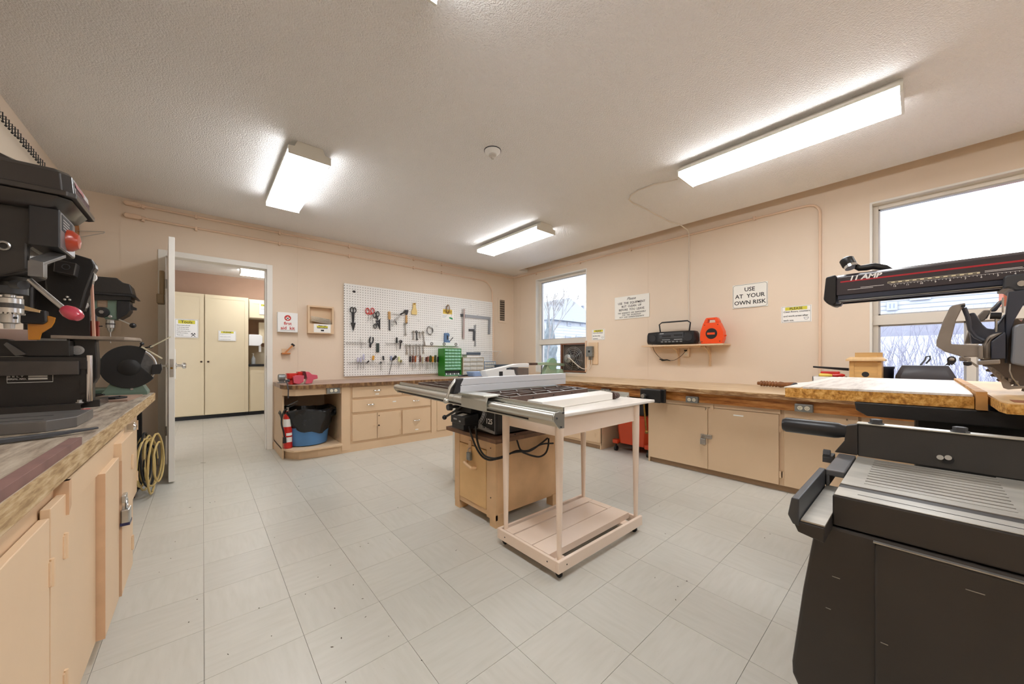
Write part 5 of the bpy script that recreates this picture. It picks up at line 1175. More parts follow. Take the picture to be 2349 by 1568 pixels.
MB().tube([(.735,4.93,ZB+.075),(.765,4.93,ZB+.08),(.77,4.93,ZB+.04),(.775,4.93,ZB+.03),(.80,4.93,ZB+.03)], .006, 6).build('crank', DGREY, o, smooth=True)

# ================================================================ SMALL-PARTS CABINETS ON THE BACK BENCH
def organiser(name, x0, x1, y0, y1, z0, z1, cols, rows, body, face, label, bottom=0.0, last=None):
    o = thing(name, ((x0+x1)/2, (y0+y1)/2, z0), label, 'drawer organiser'); t = .008
    MB().box(x0, x0+t, y0, y1, z0, z1).build('side_panel', body, o); MB().box(x1-t, x1, y0, y1, z0, z1).build('side_panel', body, o)
    MB().box(x0+t, x1-t, y0, y1, z1-t, z1).build('top_panel', body, o); MB().box(x0+t, x1-t, y0, y1, z0, z0+t).build('bottom_panel', body, o)
    MB().box(x0+t, x1-t, y0+.03, y1, z0+t, z1-t).build('inside', DGREY, o)
    za = z0+t+bottom; rh = (z1-t-za)/rows
    for r in range(rows):
        nc = last if (last and r == 0) else cols; cw = (x1-x0-2*t)/nc
        MB().box(x0+t, x1-t, y0-.002, y0+.03, za+r*rh, za+r*rh+.006).build('shelf_edge', body, o)
        for c in range(nc):
            xa = x0+t+c*cw+.003
            d = MB().box(xa, xa+cw-.006, y0+.002, y0+.03, za+r*rh+.009, za+(r+1)*rh-.006).build('drawer', face, o)
            MB().box(xa+cw*.2, xa+cw*.65, y0-.006, y0+.002, za+r*rh+rh*.3, za+r*rh+rh*.42).build('pull', face, d)
    return o
GRN = mat('green_sheet_metal', (38,140,30), .4); MINT = mat('mint_clear_drawer', (150,200,175), .3)
o = organiser('parts_cabinet', 2.92, 3.236, 5.0, 5.205, ZB, 1.275, 5, 7, GRN, MINT, 'tall bright green small parts cabinet against the pegboard', bottom=.085, last=4)
MB().box(2.928,3.228,4.996,5.03,ZB+.01,ZB+.016).build('bin_edge', MINT, o)
for k in range(7): MB().ball((2.96+.038*k, 5.015, ZB+.032), .014, 6).build('loose_part', STEEL if k % 2 else WPLAS, o)
BEI = mat('beige_plastic', (205,190,160), .5); CLD = mat('clear_grey_drawer', (205,205,200), .25)
organiser('parts_cabinet', 3.27, 3.70, 5.0, 5.205, ZB, 1.13, 3, 4, BEI, CLD, 'beige small parts cabinet with clear drawers right of the green one')
organiser('parts_cabinet', 3.73, 3.98, 5.02, 5.205, ZB, 1.06, 5, 4, mat('pale_blue_plastic2', (170,190,215), .4), CLD, 'small pale blue parts cabinet at the end of the pegboard')
o = thing('tray', (3.45, 5.08, 1.13), 'dark grey flat tray on top of the beige parts cabinet', 'tray')
MB().box(3.33,3.62,4.99,5.16,1.17,1.178).box(3.33,3.62,4.985,4.992,1.17,1.215).build('tray_body', mat('slate_plastic', (75,85,98), .4), o)
MB().box(3.35,3.60,5.0,5.15,1.13,1.17).build('white_box', WPLAS, o)
o = MB().loft([ring(3.22,3.42,4.62,4.80,ZB,.02), ring(3.20,3.44,4.60,4.82,ZB+.075,.02)]).build('plastic_bin', mat('light_blue_plastic', (150,180,225), .4), bevel=.004); tag(o, 'light blue plastic bin on the bench before the beige cabinet', 'bin')
o = MB().cyl((3.02,4.75,ZB+.012),(3.22,4.80,ZB+.012),.011,n=8).build('file_tool', BLACKP); tag(o, 'thin black rod tool lying on the bench beside the blue bin', 'tool')
o = MB().box(3.95,4.42,4.90,5.12,ZB,1.0).build('tool_case', mat('slate_case', (66,78,90), .45), bevel=.008); tag(o, 'flat slate grey case standing in the bench corner', 'case')
o = MB().box(3.60,3.86,4.28,4.46,ZB,.93).build('tool_box', mat('charcoal_box', (68,72,80), .4), bevel=.01); tag(o, 'dark charcoal plastic box on the corner bench behind the blade guard', 'box')
o = thing('wire_shelf', (3.9, YB, 1.22), 'small white wire shelf at the right end of the pegboard', 'shelf')
for y in (5.08, 5.12, 5.16, 5.20): MB().cyl((3.62,y,1.24),(4.16,y,1.24),.003,n=5).build('wire', WPLAS, o)
for x in (3.64,3.8,3.96,4.14): MB().tube([(x,5.08,1.24),(x,5.14,1.20),(x,5.2,1.12)], .0025, 4).build('brace', WPLAS, o)
# green scroll saw in the corner
o = thing('scroll_saw', (4.15, 3.96, ZB), 'pale green scroll saw on the corner bench before the window', 'scroll saw')
MB().box(3.93,4.30,3.86,4.10,ZB,ZB+.02).build('base', PALEG, o, bevel=.006)
V = lambda px, py, Y=3.95: onY(px, py, Y)
a0, a1 = V(1216,834), V(1290,836)
MB().loft([[(a0.x,3.91,a0.z-.012),(a0.x,3.97,a0.z-.012),(a0.x,3.97,a0.z+.012),(a0.x,3.91,a0.z+.012)],[(V(1250,834).x,3.89,a0.z-.025),(V(1250,834).x,3.99,a0.z-.025),(V(1250,834).x,3.99,a0.z+.022),(V(1250,834).x,3.89,a0.z+.022)],[(a1.x,3.90,a1.z-.022),(a1.x,3.98,a1.z-.022),(a1.x,3.98,a1.z+.022),(a1.x,3.90,a1.z+.022)]]).build('upper_arm', PALEG, o, bevel=.004)
MB().box(V(1214,834).x, V(1228,834).x, 3.90,3.98, a0.z-.02, a0.z+.016).build('blade_holder', BRN, o)
w_ = V(1263,833); MB().lathe((w_.x,3.90,w_.z-.01), (0,1,0), [(0,.098),(.05,.098)], 28).build('belt_guard', mat('mint_green_enamel', (150,192,165), .4), o, smooth=True)
MB().loft([[(V(1243,856).x,3.90,ZB+.02),(V(1280,856).x,3.90,ZB+.02),(V(1280,856).x,4.0,ZB+.02),(V(1243,856).x,4.0,ZB+.02)],[(V(1252,840).x,3.91,1.0),(V(1268,840).x,3.91,1.0),(V(1268,840).x,3.99,1.0),(V(1252,840).x,3.99,1.0)]]).build('frame', PALEG, o, bevel=.004)
MB().lathe((V(1277,856).x,3.84,.885), (0,1,0), [(0,.03),(.01,.055),(.09,.055),(.10,.04)], 18).build('motor', PALEG, o, smooth=True)
MB().cyl((V(1240,845).x,3.93,.845),(V(1240,845).x,3.93,1.0),.006,n=6).build('blade', INK, o)
# ================================================================ TOOLS ON THE PEGBOARD
YT = PY_-.016
def T1(x, y): p = onY(780+x/6.817, 640+y/6.817, YT); return Vector((p.x, YT, p.z))
def T2(x, y): p = onY(930+x/7.126, 650+y/7.126, YT); return Vector((p.x, YT, p.z))
def off(p, dy): return Vector((p.x, p.y+dy, p.z))
def hook(par, p): return MB().tube([(p.x,PY_,p.z),(p.x,PY_-.03,p.z),(p.x,PY_-.034,p.z+.012)], .0018, 4).build('hook', STEEL, par)
def plate(pts, th, name, m, par, dy=0):      # flat shape lying parallel to the board
    return MB().prism([(p.x, p.z) for p in pts], 'y', YT-th/2+dy, YT+th/2+dy).build(name, m, par)
DK = mat('dark_steel', (62,60,62), .4, .6, var=.2, vscale=20); WHD = mat('light_wood_handle', (212,168,110), .45, var=.15, vscale=15)
def shears(label, T, loops, piv, tip, m, hm=None, name='tin_snips', w=.016, lr=.045, spread=0):
    o = thing(name, tuple(T(*tip)), label, 'shears'); p, t = T(*piv), T(*tip); hook(o, T(*loops[0])+Vector((0,0,.02)))
    for k, l in enumerate(loops):
        c = T(*l); MB().torus(c, (0,1,0), lr*.62, .0065, 16, 6, .75, 1.3).tube([c+(p-c)*.35+Vector((0,k*.003,0)), p], .007, 6).build('handle', hm or m, o, smooth=True)
    d = (t-p).normalized(); n_ = Vector((-d.z, 0, d.x))
    for k in (-1, 1):
        tt = t+n_*k*spread; MB().loft([[tuple(p+n_*w*(k-.9)*.6+Vector((0,-.003*k,0))), tuple(p+n_*w*(k+.9)*.6+Vector((0,-.003*k,0))), tuple(p+n_*w*(k+.9)*.6+Vector((0,-.003*k-.003,0))), tuple(p+n_*w*(k-.9)*.6+Vector((0,-.003*k-.003,0)))],
                              [tuple(tt-n_*.002), tuple(tt+n_*.002), tuple(tt+n_*.002+Vector((0,-.002,0))), tuple(tt-n_*.002+Vector((0,-.002,0)))]]).build('blade', m, o)
    MB().cyl(off(p,.006), off(p,-.009), .006, n=8).build('pivot', STEEL, o); return o
o = shears('long black tin snips hanging alone at the left of the pegboard', T1, [(185,480),(226,486)], (205,680), (205,808), DK, lr=.045, w=.03)
MB().tube([T1(195,520), T1(198,600), T1(203,690)], .012, 6).tube([T1(217,525), T1(213,600), T1(207,690)], .010, 6).build('shank', DK, o, smooth=True)
shears('red handled scissors hanging above the dark snips on the pegboard', T1, [(430,498),(508,495)], (478,560), (478,690), STEEL, RED, 'scissors', .014, .05, .035)
shears('dark tin snips hanging slanted under the red scissors', T1, [(540,560),(590,545)], (590,640), (625,795), DK, w=.03, lr=.045)
shears('small dark pliers crossed behind the slanted snips', T1, [(548,735)], (590,680), (640,610), DK, name='small_snips', w=.014, lr=.04)
def handled(name, label, T, a, b_, c, hm, sm, hr=.014, sr=.006, cat='tool'):
    o = thing(name, tuple(T(*c)), label, cat); A, B, C = T(*a), T(*b_), T(*c); L = (B-A).length
    MB().lathe(A, B-A, [(0,hr*.6),(L*.08,hr),(L*.45,hr*.85),(L*.8,hr),(L,hr*.6)], 10).build('handle', hm, o, smooth=True)
    MB().tube([B, C], sr, 6).build('shaft', sm, o, smooth=True); return o
o = handled('pry_tool', 'wooden handled pry bar hanging left of the putty knives', T1, (770,505), (772,632), (775,800), WHD, DK, .020, .009)
MB().tube([T1(775,780), T1(776,795), T1(788,800)], .006, 5).build('hooked_tip', DK, o)
# slanted trowel group
o = thing('trowel', tuple(T1(860,560)), 'slanted pointed trowel hanging crosswise left of the dark scraper', 'trowel'); hook(o, T1(1000,500))
MB().tube([T1(1035,500), T1(1000,520), T1(945,550)], [.007,.008,.012], 6).build('tang', DK, o)
plate([T1(945,575), T1(930,600), T1(870,655), T1(845,655), T1(860,625), T1(920,580)], .012, 'blade', STEEL, o)
MB().tube([T1(865,655), T1(880,690), T1(885,715)], .006, 5).build('prong', DK, o)
o = thing('wire_whisk_tool', tuple(T1(830,700)), 'thin wire spring tool hanging behind the slanted trowel', 'tool')
MB().tube([T1(830,545), T1(880,550), T1(1010,565)], .0035, 5).torus(T1(820,690), (0,1,0), .03, .003, 12, 5, .7, 1.4).tube([T1(835,665), T1(865,640)], .004, 5).build('wire', STEEL, o)
o = thing('putty_knife', tuple(T1(1040,560)), 'wide dark putty knife hanging blade upward with wooden handle', 'putty knife')
plate([T1(1003,480), T1(1070,480), T1(1068,510), T1(1050,560), T1(1028,560), T1(1006,510)], .006, 'blade', DK, o)
MB().lathe(T1(1038,560), T1(1038,680)-T1(1038,560), [(0,.010),(.03,.016),(.10,.017),(.13,.013)], 10).build('handle', WHD, o, smooth=True); MB().ball(T1(1040,682), .016, 8).build('ferrule', BLACKP, o)
def wrench(label, T, a, b_, r=.015, name='wrench', m=STEEL, grp=None):
    o = thing(name, tuple(T(*b_)), label, 'wrench', grp); A, B = T(*a), T(*b_); d = (B-A).normalized(); n_ = Vector((-d.z,0,d.x))
    MB().torus(A, (0,1,0), r, r*.38, 12, 5).build('ring_end', m, o, smooth=True)
    w_ = r*.42; A2 = A+d*r
    MB().loft([[tuple(A2-n_*w_+Vector((0,s_,0))) for s_ in (-.004,.004)]+[tuple(A2+n_*w_+Vector((0,s_,0))) for s_ in (.004,-.004)], [tuple(B-n_*w_+Vector((0,s_,0))) for s_ in (-.004,.004)]+[tuple(B+n_*w_+Vector((0,s_,0))) for s_ in (.004,-.004)]]).build('shank', m, o)
    q = [B-n_*r*.4, B-n_*r+d*r*.8, B-n_*r*.9+d*r*1.9, B-n_*r*.35+d*r*1.7, B-n_*r*.35+d*r*.9, B+n_*r*.35+d*r*.9, B+n_*r*.35+d*r*1.7, B+n_*r*.9+d*r*1.9, B+n_*r+d*r*.8, B+n_*r*.4]
    MB().prism([(p.x,p.z) for p in q], 'y', YT-.004, YT+.004).build('open_end', m, o); hook(o, A); return o
wrench('long thin wrench hanging straight below the wooden handled putty knife', T1, (1018,705), (1025,850), .016)
up = 'short wrenches in the upper wrench row'
wrench('first short wrench in the upper row, left of the dark one', T2, (130,790), (130,890), .015)
wrench('dark topped second wrench in the upper wrench row', T2, (183,790), (188,895), .016, m=DK)
wrench('third and thinnest wrench in the upper wrench row', T2, (233,800), (238,870), .013)
wrench('long slanted wrench at the right of the upper wrench row', T2, (286,800), (312,985), .018)
lows = [(18,1012,1120,'leftmost of the lower wrench row'),(75,1012,1150,'second of the lower wrench row'),(128,1015,1140,'third and thinner one of the lower wrench row'),(178,1012,1160,'fourth of the lower wrench row'),(232,1015,1150,'fifth of the lower wrench row'),(290,1015,1115,'short last one of the lower wrench row under the level')]
for x, a, b_, l in lows: wrench('chrome combination wrench, %s' % l, T2, (x,a), (x+4,b_), .017 if x != 128 else .013)
# wooden paddle, rope ring, notice
o = thing('wooden_paddle', tuple(T2(145,505)), 'pale wooden paddle shaped scraper hanging at the top of pegboard', 'scraper')
plate([T2(125,320), T2(168,320), T2(170,395), T2(188,450), T2(186,510), T2(102,502), T2(100,450), T2(124,400)], .014, 'paddle', mat('pale_pine', (228,200,130), .5), o); plate([T2(130,320), T2(162,320), T2(160,345), T2(130,345)], .016, 'dark_end', BRASS, o); hook(o, T2(165,315))
a, b_ = T2(600,580), T2(795,430)
o = tag(MB().box(a.x, b_.x, PY_-.004, PY_-.001, a.z, b_.z).build('notice', PAPER), 'PLEASE notice pinned on the pegboard behind the tape rings', 'sign')
c1, c2 = T2(620,490), T2(770,430); MB().box(c1.x, c2.x, PY_-.005, PY_-.004, c1.z, c2.z).build('highlight_band', mat('amber_highlight', (225,195,90), .8), o)
text('PLEASE', .052, ((c1.x+c2.x)/2, PY_-.0055, (c1.z+c2.z)/2), 'A', mat('olive_ink', (150,110,30), .8), o, bold=.02)
p = T2(750,570); MB().prism([(p.x-.035,p.z),(p.x+.035,p.z-.02),(p.x+.03,p.z+.012),(p.x-.03,p.z+.022)], 'y', PY_-.0052, PY_-.0042).build('green_drawing', mat('green_print', (30,140,80), .7), o)
MB().cyl((p.x,PY_-.005,p.z+.02),(p.x+.02,PY_-.005,p.z+.08),.0015,n=4).build('broom_line', INK, o)
for k in range(3): q = T2(610,515+k*18); MB().box(q.x, q.x+.09-.015*k, PY_-.0048, PY_-.004, q.z-.002, q.z+.002).build('text_line', mat('pale_blue_ink', (140,160,185), .8), o)
for k, (dx, lab) in enumerate(((0,'front'),(7,'rear'))):
    o = thing('tape_ring', tuple(T2(690+dx,490)), 'brown narrow ring, %s one of two hanging over the notice' % lab, 'ring')
    MB().torus(off(T2(688+dx,418), -.012*(1-k)-.004), (.55,1,0), .062, .006, 24, 6, .42, 1.1).build('ring', mat('brown_rubber', (128,90,40), .4), o, smooth=True)
# steel band coil
o = thing('steel_band_coil', tuple(T2(402,840)), 'coil of grey metal strapping hanging in middle of the pegboard', 'coil')
for k in range(4): MB().torus(off(T2(402,768), -.004*k), (.15*k-.2,1,0), .062-.003*k, .0035, 26, 5, .92, 1.12).build('strap_turn', DK if k == 0 else STEEL, o, smooth=True)
hook(o, T2(440,690))
# staple gun
o = thing('staple_gun', tuple(T2(680,960)), 'blue staple gun standing on the white level', 'staple gun')
BLU = mat('slate_blue_enamel', (95,125,165), .4)
plate([T2(638,808), T2(700,808), T2(718,845), T2(700,875), T2(702,930), T2(722,935), T2(722,975), T2(636,970), T2(632,900)], .03, 'body', BLU, o); plate([T2(668,845), T2(688,850), T2(690,915), T2(672,920)], .034, 'grip_hole', DK, o)
MB().tube([T2(722,945), T2(745,920), T2(778,880)], .006, 6).build('lever', DK, o)
# level
o = thing('spirit_level', tuple(T2(560,1000)), 'long white spirit level with three round vials on the pegboard', 'level')
l0, l1, l2, l3 = T2(312,950), T2(860,1000), T2(850,1035), T2(320,1010)
b = MB().prism([(l0.x,l0.z),(T2(345,948).x,l0.z),(l1.x,l0.z-.003),(l1.x,l3.z-.003),(l3.x,l3.z)], 'y', YT-.02, YT+.008).build('bar', WPLAS, o, bevel=.002)
for x in (420,622,815):
    zc_ = (l0.z+l3.z)/2; c = T2(x,985); MB().torus((c.x,YT-.021,zc_), (0,1,0), .021, .005, 16, 5).build('vial_ring', INK, o); MB().cyl((c.x,YT-.0195,zc_),(c.x,YT-.0225,zc_),.014,n=12).build('vial', CLD, o)
# rulers and squares
o = thing('wooden_ruler', tuple(T2(955,905)), 'pinkish wooden ruler hanging vertically at the right of the pegboard', 'ruler')
plate([T2(950,415), T2(972,415), T2(964,910), T2(938,905)], .008, 'blade', mat('pink_grey_wood', (190,170,165), .6), o); hook(o, T2(975,410))
o = thing('combination_square', tuple(T2(935,880)), 'steel rule with sliding grey head left of the wooden ruler', 'square')
plate([T2(927,415), T2(938,415), T2(938,890), T2(928,888)], .005, 'rule', STEEL, o, .008); plate([T2(905,495), T2(945,495), T2(945,545), T2(910,545)], .018, 'head', DGREY, o, .004)
o = thing('framing_square', tuple(T2(1180,560)), 'large grey steel framing square at the right of the pegboard', 'square')
plate([T2(978,503), T2(1392,548), T2(1386,828), T2(1352,828), T2(1358,588), T2(978,552)], .004, 'blade', mat('brushed_grey_steel', (170,172,176), .4, .8), o); hook(o, T2(1180,515))
o = thing('try_square', tuple(T2(1110,930)), 'small dark try square hanging inside the framing square', 'square')
plate([T2(1036,742), T2(1128,742), T2(1128,772), T2(1036,775)], .01, 'stock', DGREY, o); plate([T2(1110,772), T2(1140,772), T2(1134,935), T2(1106,930)], .008, 'blade', DGREY, o)
o = thing('sliding_bevel', tuple(T2(1142,1030)), 'narrow bright sliding rule hanging right of the try square', 'ruler')
plate([T2(1124,682), T2(1160,668), T2(1156,900), T2(1158,1028), T2(1128,1028), T2(1140,900)], .006, 'rule', STEEL, o, .012)
# pliers, file pack, hammer-like tools
o = thing('pliers', tuple(T1(473,1075)), 'black handled pliers hanging open handles upward', 'pliers')
for s_, pts in ((0,[(478,900),(462,940),(462,985),(480,1030)]),(1,[(516,905),(520,950),(508,990),(478,1025)])): MB().tube([T1(*p) for p in pts], .009, 6).build('handle', BLACKP, o, smooth=True)
plate([T1(460,1015), T1(488,1020), T1(486,1060), T1(474,1078), T1(460,1055)], .012, 'jaws', DK, o)
o = thing('hanging_packet', tuple(T1(590,1140)), 'dark green packet hanging from a hook below the dark snips', 'packet')
plate([T1(568,1000), T1(613,1000), T1(613,1142), T1(566,1142)], .008, 'packet', mat('dark_green_pack', (52,66,62), .5, var=.4, vscale=30), o); plate([T1(572,985), T1(610,985), T1(612,1000), T1(568,1000)], .006, 'header_card', WPLAS, o); hook(o, T1(590,962))
# wire racks
def rack(label, T, a, b_, y, n):
    o = thing('tool_rack', tuple(T(a,y)), label, 'rack'); p, q = T(a,y), T(b_,y); q.z = p.z
    MB().cyl(off(p,-.02), off(q,-.02), .0016, n=5).cyl(p, q, .0016, n=5).cyl(off(p,-.02)+Vector((0,0,-.02)), off(q,-.02)+Vector((0,0,-.02)), .0014, n=5).build('long_wire', STEEL, o)
    b = MB()
    for k in range(n+1):
        c = p+(q-p)*k/n; b.tube([(c.x,PY_,c.z+.012),(c.x,c.y,c.z),(c.x,c.y-.02,c.z),(c.x,c.y-.02,c.z-.02)], .0012, 4)
    b.build('cross_wires', DK, o, kind='stuff'); return p, q
rack('wire tool rack high at the left of the pegboard', T1, 92, 402, 990, 9)
rack('wire tool rack left of centre holding a black screwdriver', T1, 718, 985, 1002, 9)
rack('lower wire rack at the far left of the pegboard', T1, 122, 420, 1305, 9)
rack('lower wire rack holding yellow and black handled tools', T1, 430, 690, 1310, 8)
rack('lower wire rack below the black screwdriver rack', T1, 742, 1015, 1318, 9)
rack('long lower wire rack full of brown handled screwdrivers', T2, 60, 555, 1315, 16)
def sd(label, T, x, y0, y1, y2, m, r=.013, x2=None, cat='screwdriver', sm=None):
    return handled('screwdriver', label, T, (x,y0), ((x+x2)/2 if x2 else x,y1), (x2 or x,y2), m, sm or STEEL, r, .0035, cat)
LAV = mat('pale_lavender_plastic', (205,205,228), .3); AMB = mat('amber_plastic', (225,165,60), .3); OLV = mat('olive_plastic', (72,84,48), .35); MAR = mat('maroon_wood', (95,45,35), .4); ORW = mat('orange_brown_wood', (175,90,45), .4); CLY = mat('clear_yellow_plastic', (228,232,170), .3)
sd('thin screwdriver with clear handle alone in the upper left rack', T1, 333, 905, 990, 1085, WPLAS, .008)
sd('pale lavender screwdriver, left of a pair in the lower left rack', T1, 280, 1225, 1295, 1400, LAV, .014)
sd('pale lavender screwdriver, right of a pair in the lower left rack', T1, 325, 1225, 1298, 1400, LAV, .014)
sd('tall lavender screwdriver standing above the pair in the lower rack', T1, 370, 1170, 1265, 1400, LAV, .013)
sd('short dark tool lying slanted at the end of the lower left rack', T1, 455, 1275, 1300, 1318, DK, .011, 400, 'tool', DK)
sd('amber yellow handled screwdriver in the lower rack', T1, 525, 1195, 1265, 1300, AMB, .016, 510)
sd('black short screwdriver in the lower middle rack', T1, 641, 1290, 1320, 1430, BLACKP, .010)
sd('grey ribbed screwdriver leaning in the lower middle rack', T1, 675, 1200, 1265, 1300, DGREY, .014, 688)
sd('blue grey handled screwdriver left of the big slanted one', T1, 800, 1200, 1270, 1300, mat('blue_grey_handle', (150,160,190), .3), .014)
sd('long black screwdriver leaning far down to the bench', T1, 880, 1200, 1260, 1490, BLACKP, .020, 765, sm=DK)
sd('clear yellow handled screwdriver right of the slanted one', T1, 922, 1210, 1290, 1385, CLY, .015)
sd('olive striped short handled screwdriver right of the yellow one', T1, 957, 1262, 1300, 1330, mat('khaki_plastic', (150,140,90), .4), .014)
sd('black tall screwdriver standing in the upper middle rack', T1, 888, 910, 1000, 1115, BLACKP, .013)
o = thing('wing_nut_tool', tuple(T1(940,1100)), 'small grey wrench hung with keys in the upper middle rack', 'tool')
MB().tube([T1(960,960), T1(945,1010), T1(938,1095)], [.012,.010,.005], 6).torus(T1(950,975), (0,1,0), .022, .005, 12, 5).build('wrench_body', DK, o, smooth=True)
hs_ = [(80,1185,1285,BLACKP,'black handled one at the left end'),(124,1175,1285,MAR,'dark maroon one second from the left end'),(166,1183,1283,ORW,'orange brown one third from the left end'),(243,1178,1285,MAR,'maroon one standing apart after the gap'),(285,1195,1300,mat('bone_plastic', (205,195,165), .4),'bone coloured narrow one in the middle'),(343,1200,1272,MAR,'short maroon one right of the bone one'),(372,1190,1280,mat('pinkish_wood', (165,105,85), .4),'slim pinkish one beside the short maroon one'),(412,1175,1285,OLV,'fat olive brown one right of the slim pink one'),(450,1190,1285,AMB,'amber one between two fat dark handles'),(492,1170,1290,OLV,'fattest olive green one near the right end'),(535,1192,1285,BLACKP,'black one at the right end')]
for x, a, b_, m_, l in hs_: sd('screwdriver in long lower rack, %s' % l, T2, x, a, b_, 1370+(x % 5)*14, m_, .018 if 'fat' in l else .0145, x-6)
for k, (x, y) in enumerate(((210,600),(505,690),(1065,355),(320,240),(810,750))):
    o = thing('peg_hook', tuple(T2(x,y)), ['empty hook below the wooden paddle','empty hook right of the strapping coil','empty hook at the top right of the pegboard','empty double hook at the top middle of pegboard','empty double hook left of the wooden ruler'][k], 'hook')
    c = T2(x,y); MB().tube([(c.x,PY_,c.z+.02),(c.x,PY_-.008,c.z+.02),(c.x,PY_-.01,c.z-.01),(c.x+.01,PY_-.035,c.z-.01),(c.x+.012,PY_-.037,c.z+.004)], .002, 5).build('wire', STEEL, o)
c = T1(225,190); o = tag(MB().box(c.x-.016, c.x+.016, PY_-.01, PY_, c.z-.016, c.z+.012).build('hook_plate', DK), 'small dark hook plate at the top left of the pegboard', 'hook')
# ================================================================ RADIAL ARM SAW
rs = thing('radial_arm_saw', (2.2, -.3, 0), 'black radial arm saw with 11 AMP arm and particleboard table', 'radial arm saw')
a_, b_, c_, d_ = onZ(1801,889,.995), onZ(2236,911,.995), onZ(2197,870.5,.995), onZ(1935,865.5,.995)
b_ = Vector((a_.x+.02, b_.y, .995))
MB().slab([a_, b_, Vector((3.0,-.14,.995)), Vector((3.0,.36,.995))], .038).build('table_board', PBOARD, rs)
P0 = onZ(1841,886.5,1.003)
MB().slab([Vector((P0.x,P0.y,1.003)), Vector((a_.x+.025,b_.y+.002,1.003)), Vector((2.99,-.138,1.003)), Vector((2.99,.335,1.003))], .0078).build('table_panel', PBW, rs, bevel=.001)
MB().slab([Vector((a_.x-.004,a_.y+.003,.9995)), Vector((a_.x+.03,a_.y-.045,.9995)), Vector((2.99,.338,.9995)), Vector((2.99,.365,.9995))], .004).build('side_strip', WHITE, rs)
FNW = mat('saw_fence_pine', (205,150,85), .6, var=.25, vscale=9)
xs0 = a_.x+.0
b = MB(); y0, y1 = b_.y-.002, b_.y-.024
for x0, x1 in ((xs0,2.02),(2.028,2.16),(2.168,2.32),(2.33,3.0)): b.box(x0, x1, y1, y0, 1.0003, 1.014)
b.box(xs0-.012, 3.0, y1, y0, .957, 1.0).build('saw_fence', FNW, rs)
MB().slab([(1.605,-.150,.999),(1.605,-1.2,.999),(3.0,-1.2,.999),(3.0,-.143,.999),(1.66,-.143,.999)], .026).build('table_extension', PBOARD, rs)
MB().slab([(1.607,-.152,1.002),(1.607,-1.2,1.002),(2.99,-1.2,1.002),(2.99,-.145,1.002),(1.66,-.145,1.002)], .003).build('extension_skin', WOODL, rs)
MB().box(1.64,1.72,-.45,-.165,1.0025,1.0035).build('saw_kerf', mat('kerf_brown_wood', (150,95,65), .8), rs)  # thin red-brown strip lying on the extension skin
MB().box(1.95,2.6,-1.1,.015,.0,.95).build('stand_cabinet', BLACK, rs, bevel=.01)
MB().prism([(.165,.955),(.16,.925),(.13,.905),(-.9,.905),(-.9,.955)], 'x', 1.86, 1.95).build('support_rail', BLACK, rs, bevel=.004)
MB().box(2.62,2.70,-.9,.165,.905,.955).build('support_rail', BLACK, rs)
# arm
XA = 2.03
ARM = mat('charcoal_arm_enamel', (52,46,52), .33, coat=.3)
arm = MB().prism([(XA,1.385),(XA,1.462),(XA+.02,1.474),(XA+.10,1.474),(XA+.12,1.462),(XA+.12,1.385)], 'y', -1.35, .235).build('arm', ARM, rs, bevel=.003)
MB().prism([(XA+.004,1.385),(XA+.002,1.368),(XA+.012,1.358),(XA+.03,1.358),(XA+.03,1.385)], 'y', -1.35, .23).prism([(XA+.116,1.385),(XA+.118,1.368),(XA+.108,1.358),(XA+.09,1.358),(XA+.09,1.385)], 'y', -1.35, .23).build('arm_track', mat('dark_blue_track', (48,52,66), .35, .3), arm)
MB().cyl((XA+.006,.228,1.362),(XA+.006,-1.3,1.362),.0025,n=6).build('track_rod', STEEL, arm)
MB().prism([(.235,1.474),(.268,1.468),(.276,1.372),(.262,1.352),(.245,1.345),(.235,1.352)], 'x', XA-.008, XA+.128).build('end_cap', BLACKP, rs, bevel=.006)
MB().prism([(.262,1.352),(.24,1.340),(.222,1.340),(.215,1.352)], 'x', XA, XA+.03).build('cap_latch', BLACKP, rs, bevel=.002)
MB().box(XA-.0008, XA, -1.3, .222, 1.4375, 1.4435).build('red_stripe', mat('red_stripe_paint', (178,38,50), .4), arm)
text('11 AMP', .026, (XA-.0012, .150, 1.4505), 'B', PAPER, arm, shear=.25, bold=.035, align='CENTER', xs=1.1)
MB().box(XA-.0006, XA, -.135, .085, 1.413, 1.4195).build('scale_band', mat('cream_print', (215,205,175), .6), arm)
for k in range(12): MB().box(XA-.0010, XA-.0006, .075-.0185*k, .085-.0185*k-.001, 1.4145, 1.4175).build('scale_mark', INK, arm)
b = MB()
for k in range(160):
    y = .075-k*.0085; h = .0045 if k % 4 == 0 else .0028; b.box(XA-.0008, XA, y-.0006, y+.0006, 1.4085-h, 1.4085)
b.box(XA-.0008, XA, -1.29, .08, 1.4083, 1.4089).build('ruler_ticks', PAPER, arm, kind='stuff')
for k in range(12): text(str(12-k) if k < 12 else '', .0085, (XA-.0012, .066-k*.034, 1.4005), 'B', PAPER, arm, bold=.02)
for k, (y0, y1) in enumerate(((.20,.125),(.165,.095))): MB().box(XA-.0008, XA, y1, y0-.004*k, 1.404+.005*(k), 1.4055+.005*(k)).build('fine_print', PAPER, arm)
for k in range(2): MB().box(XA-.0008, XA, -.27+.05*k, -.145, 1.4155+.004*k, 1.4168+.004*k).build('fine_print', PAPER, arm)
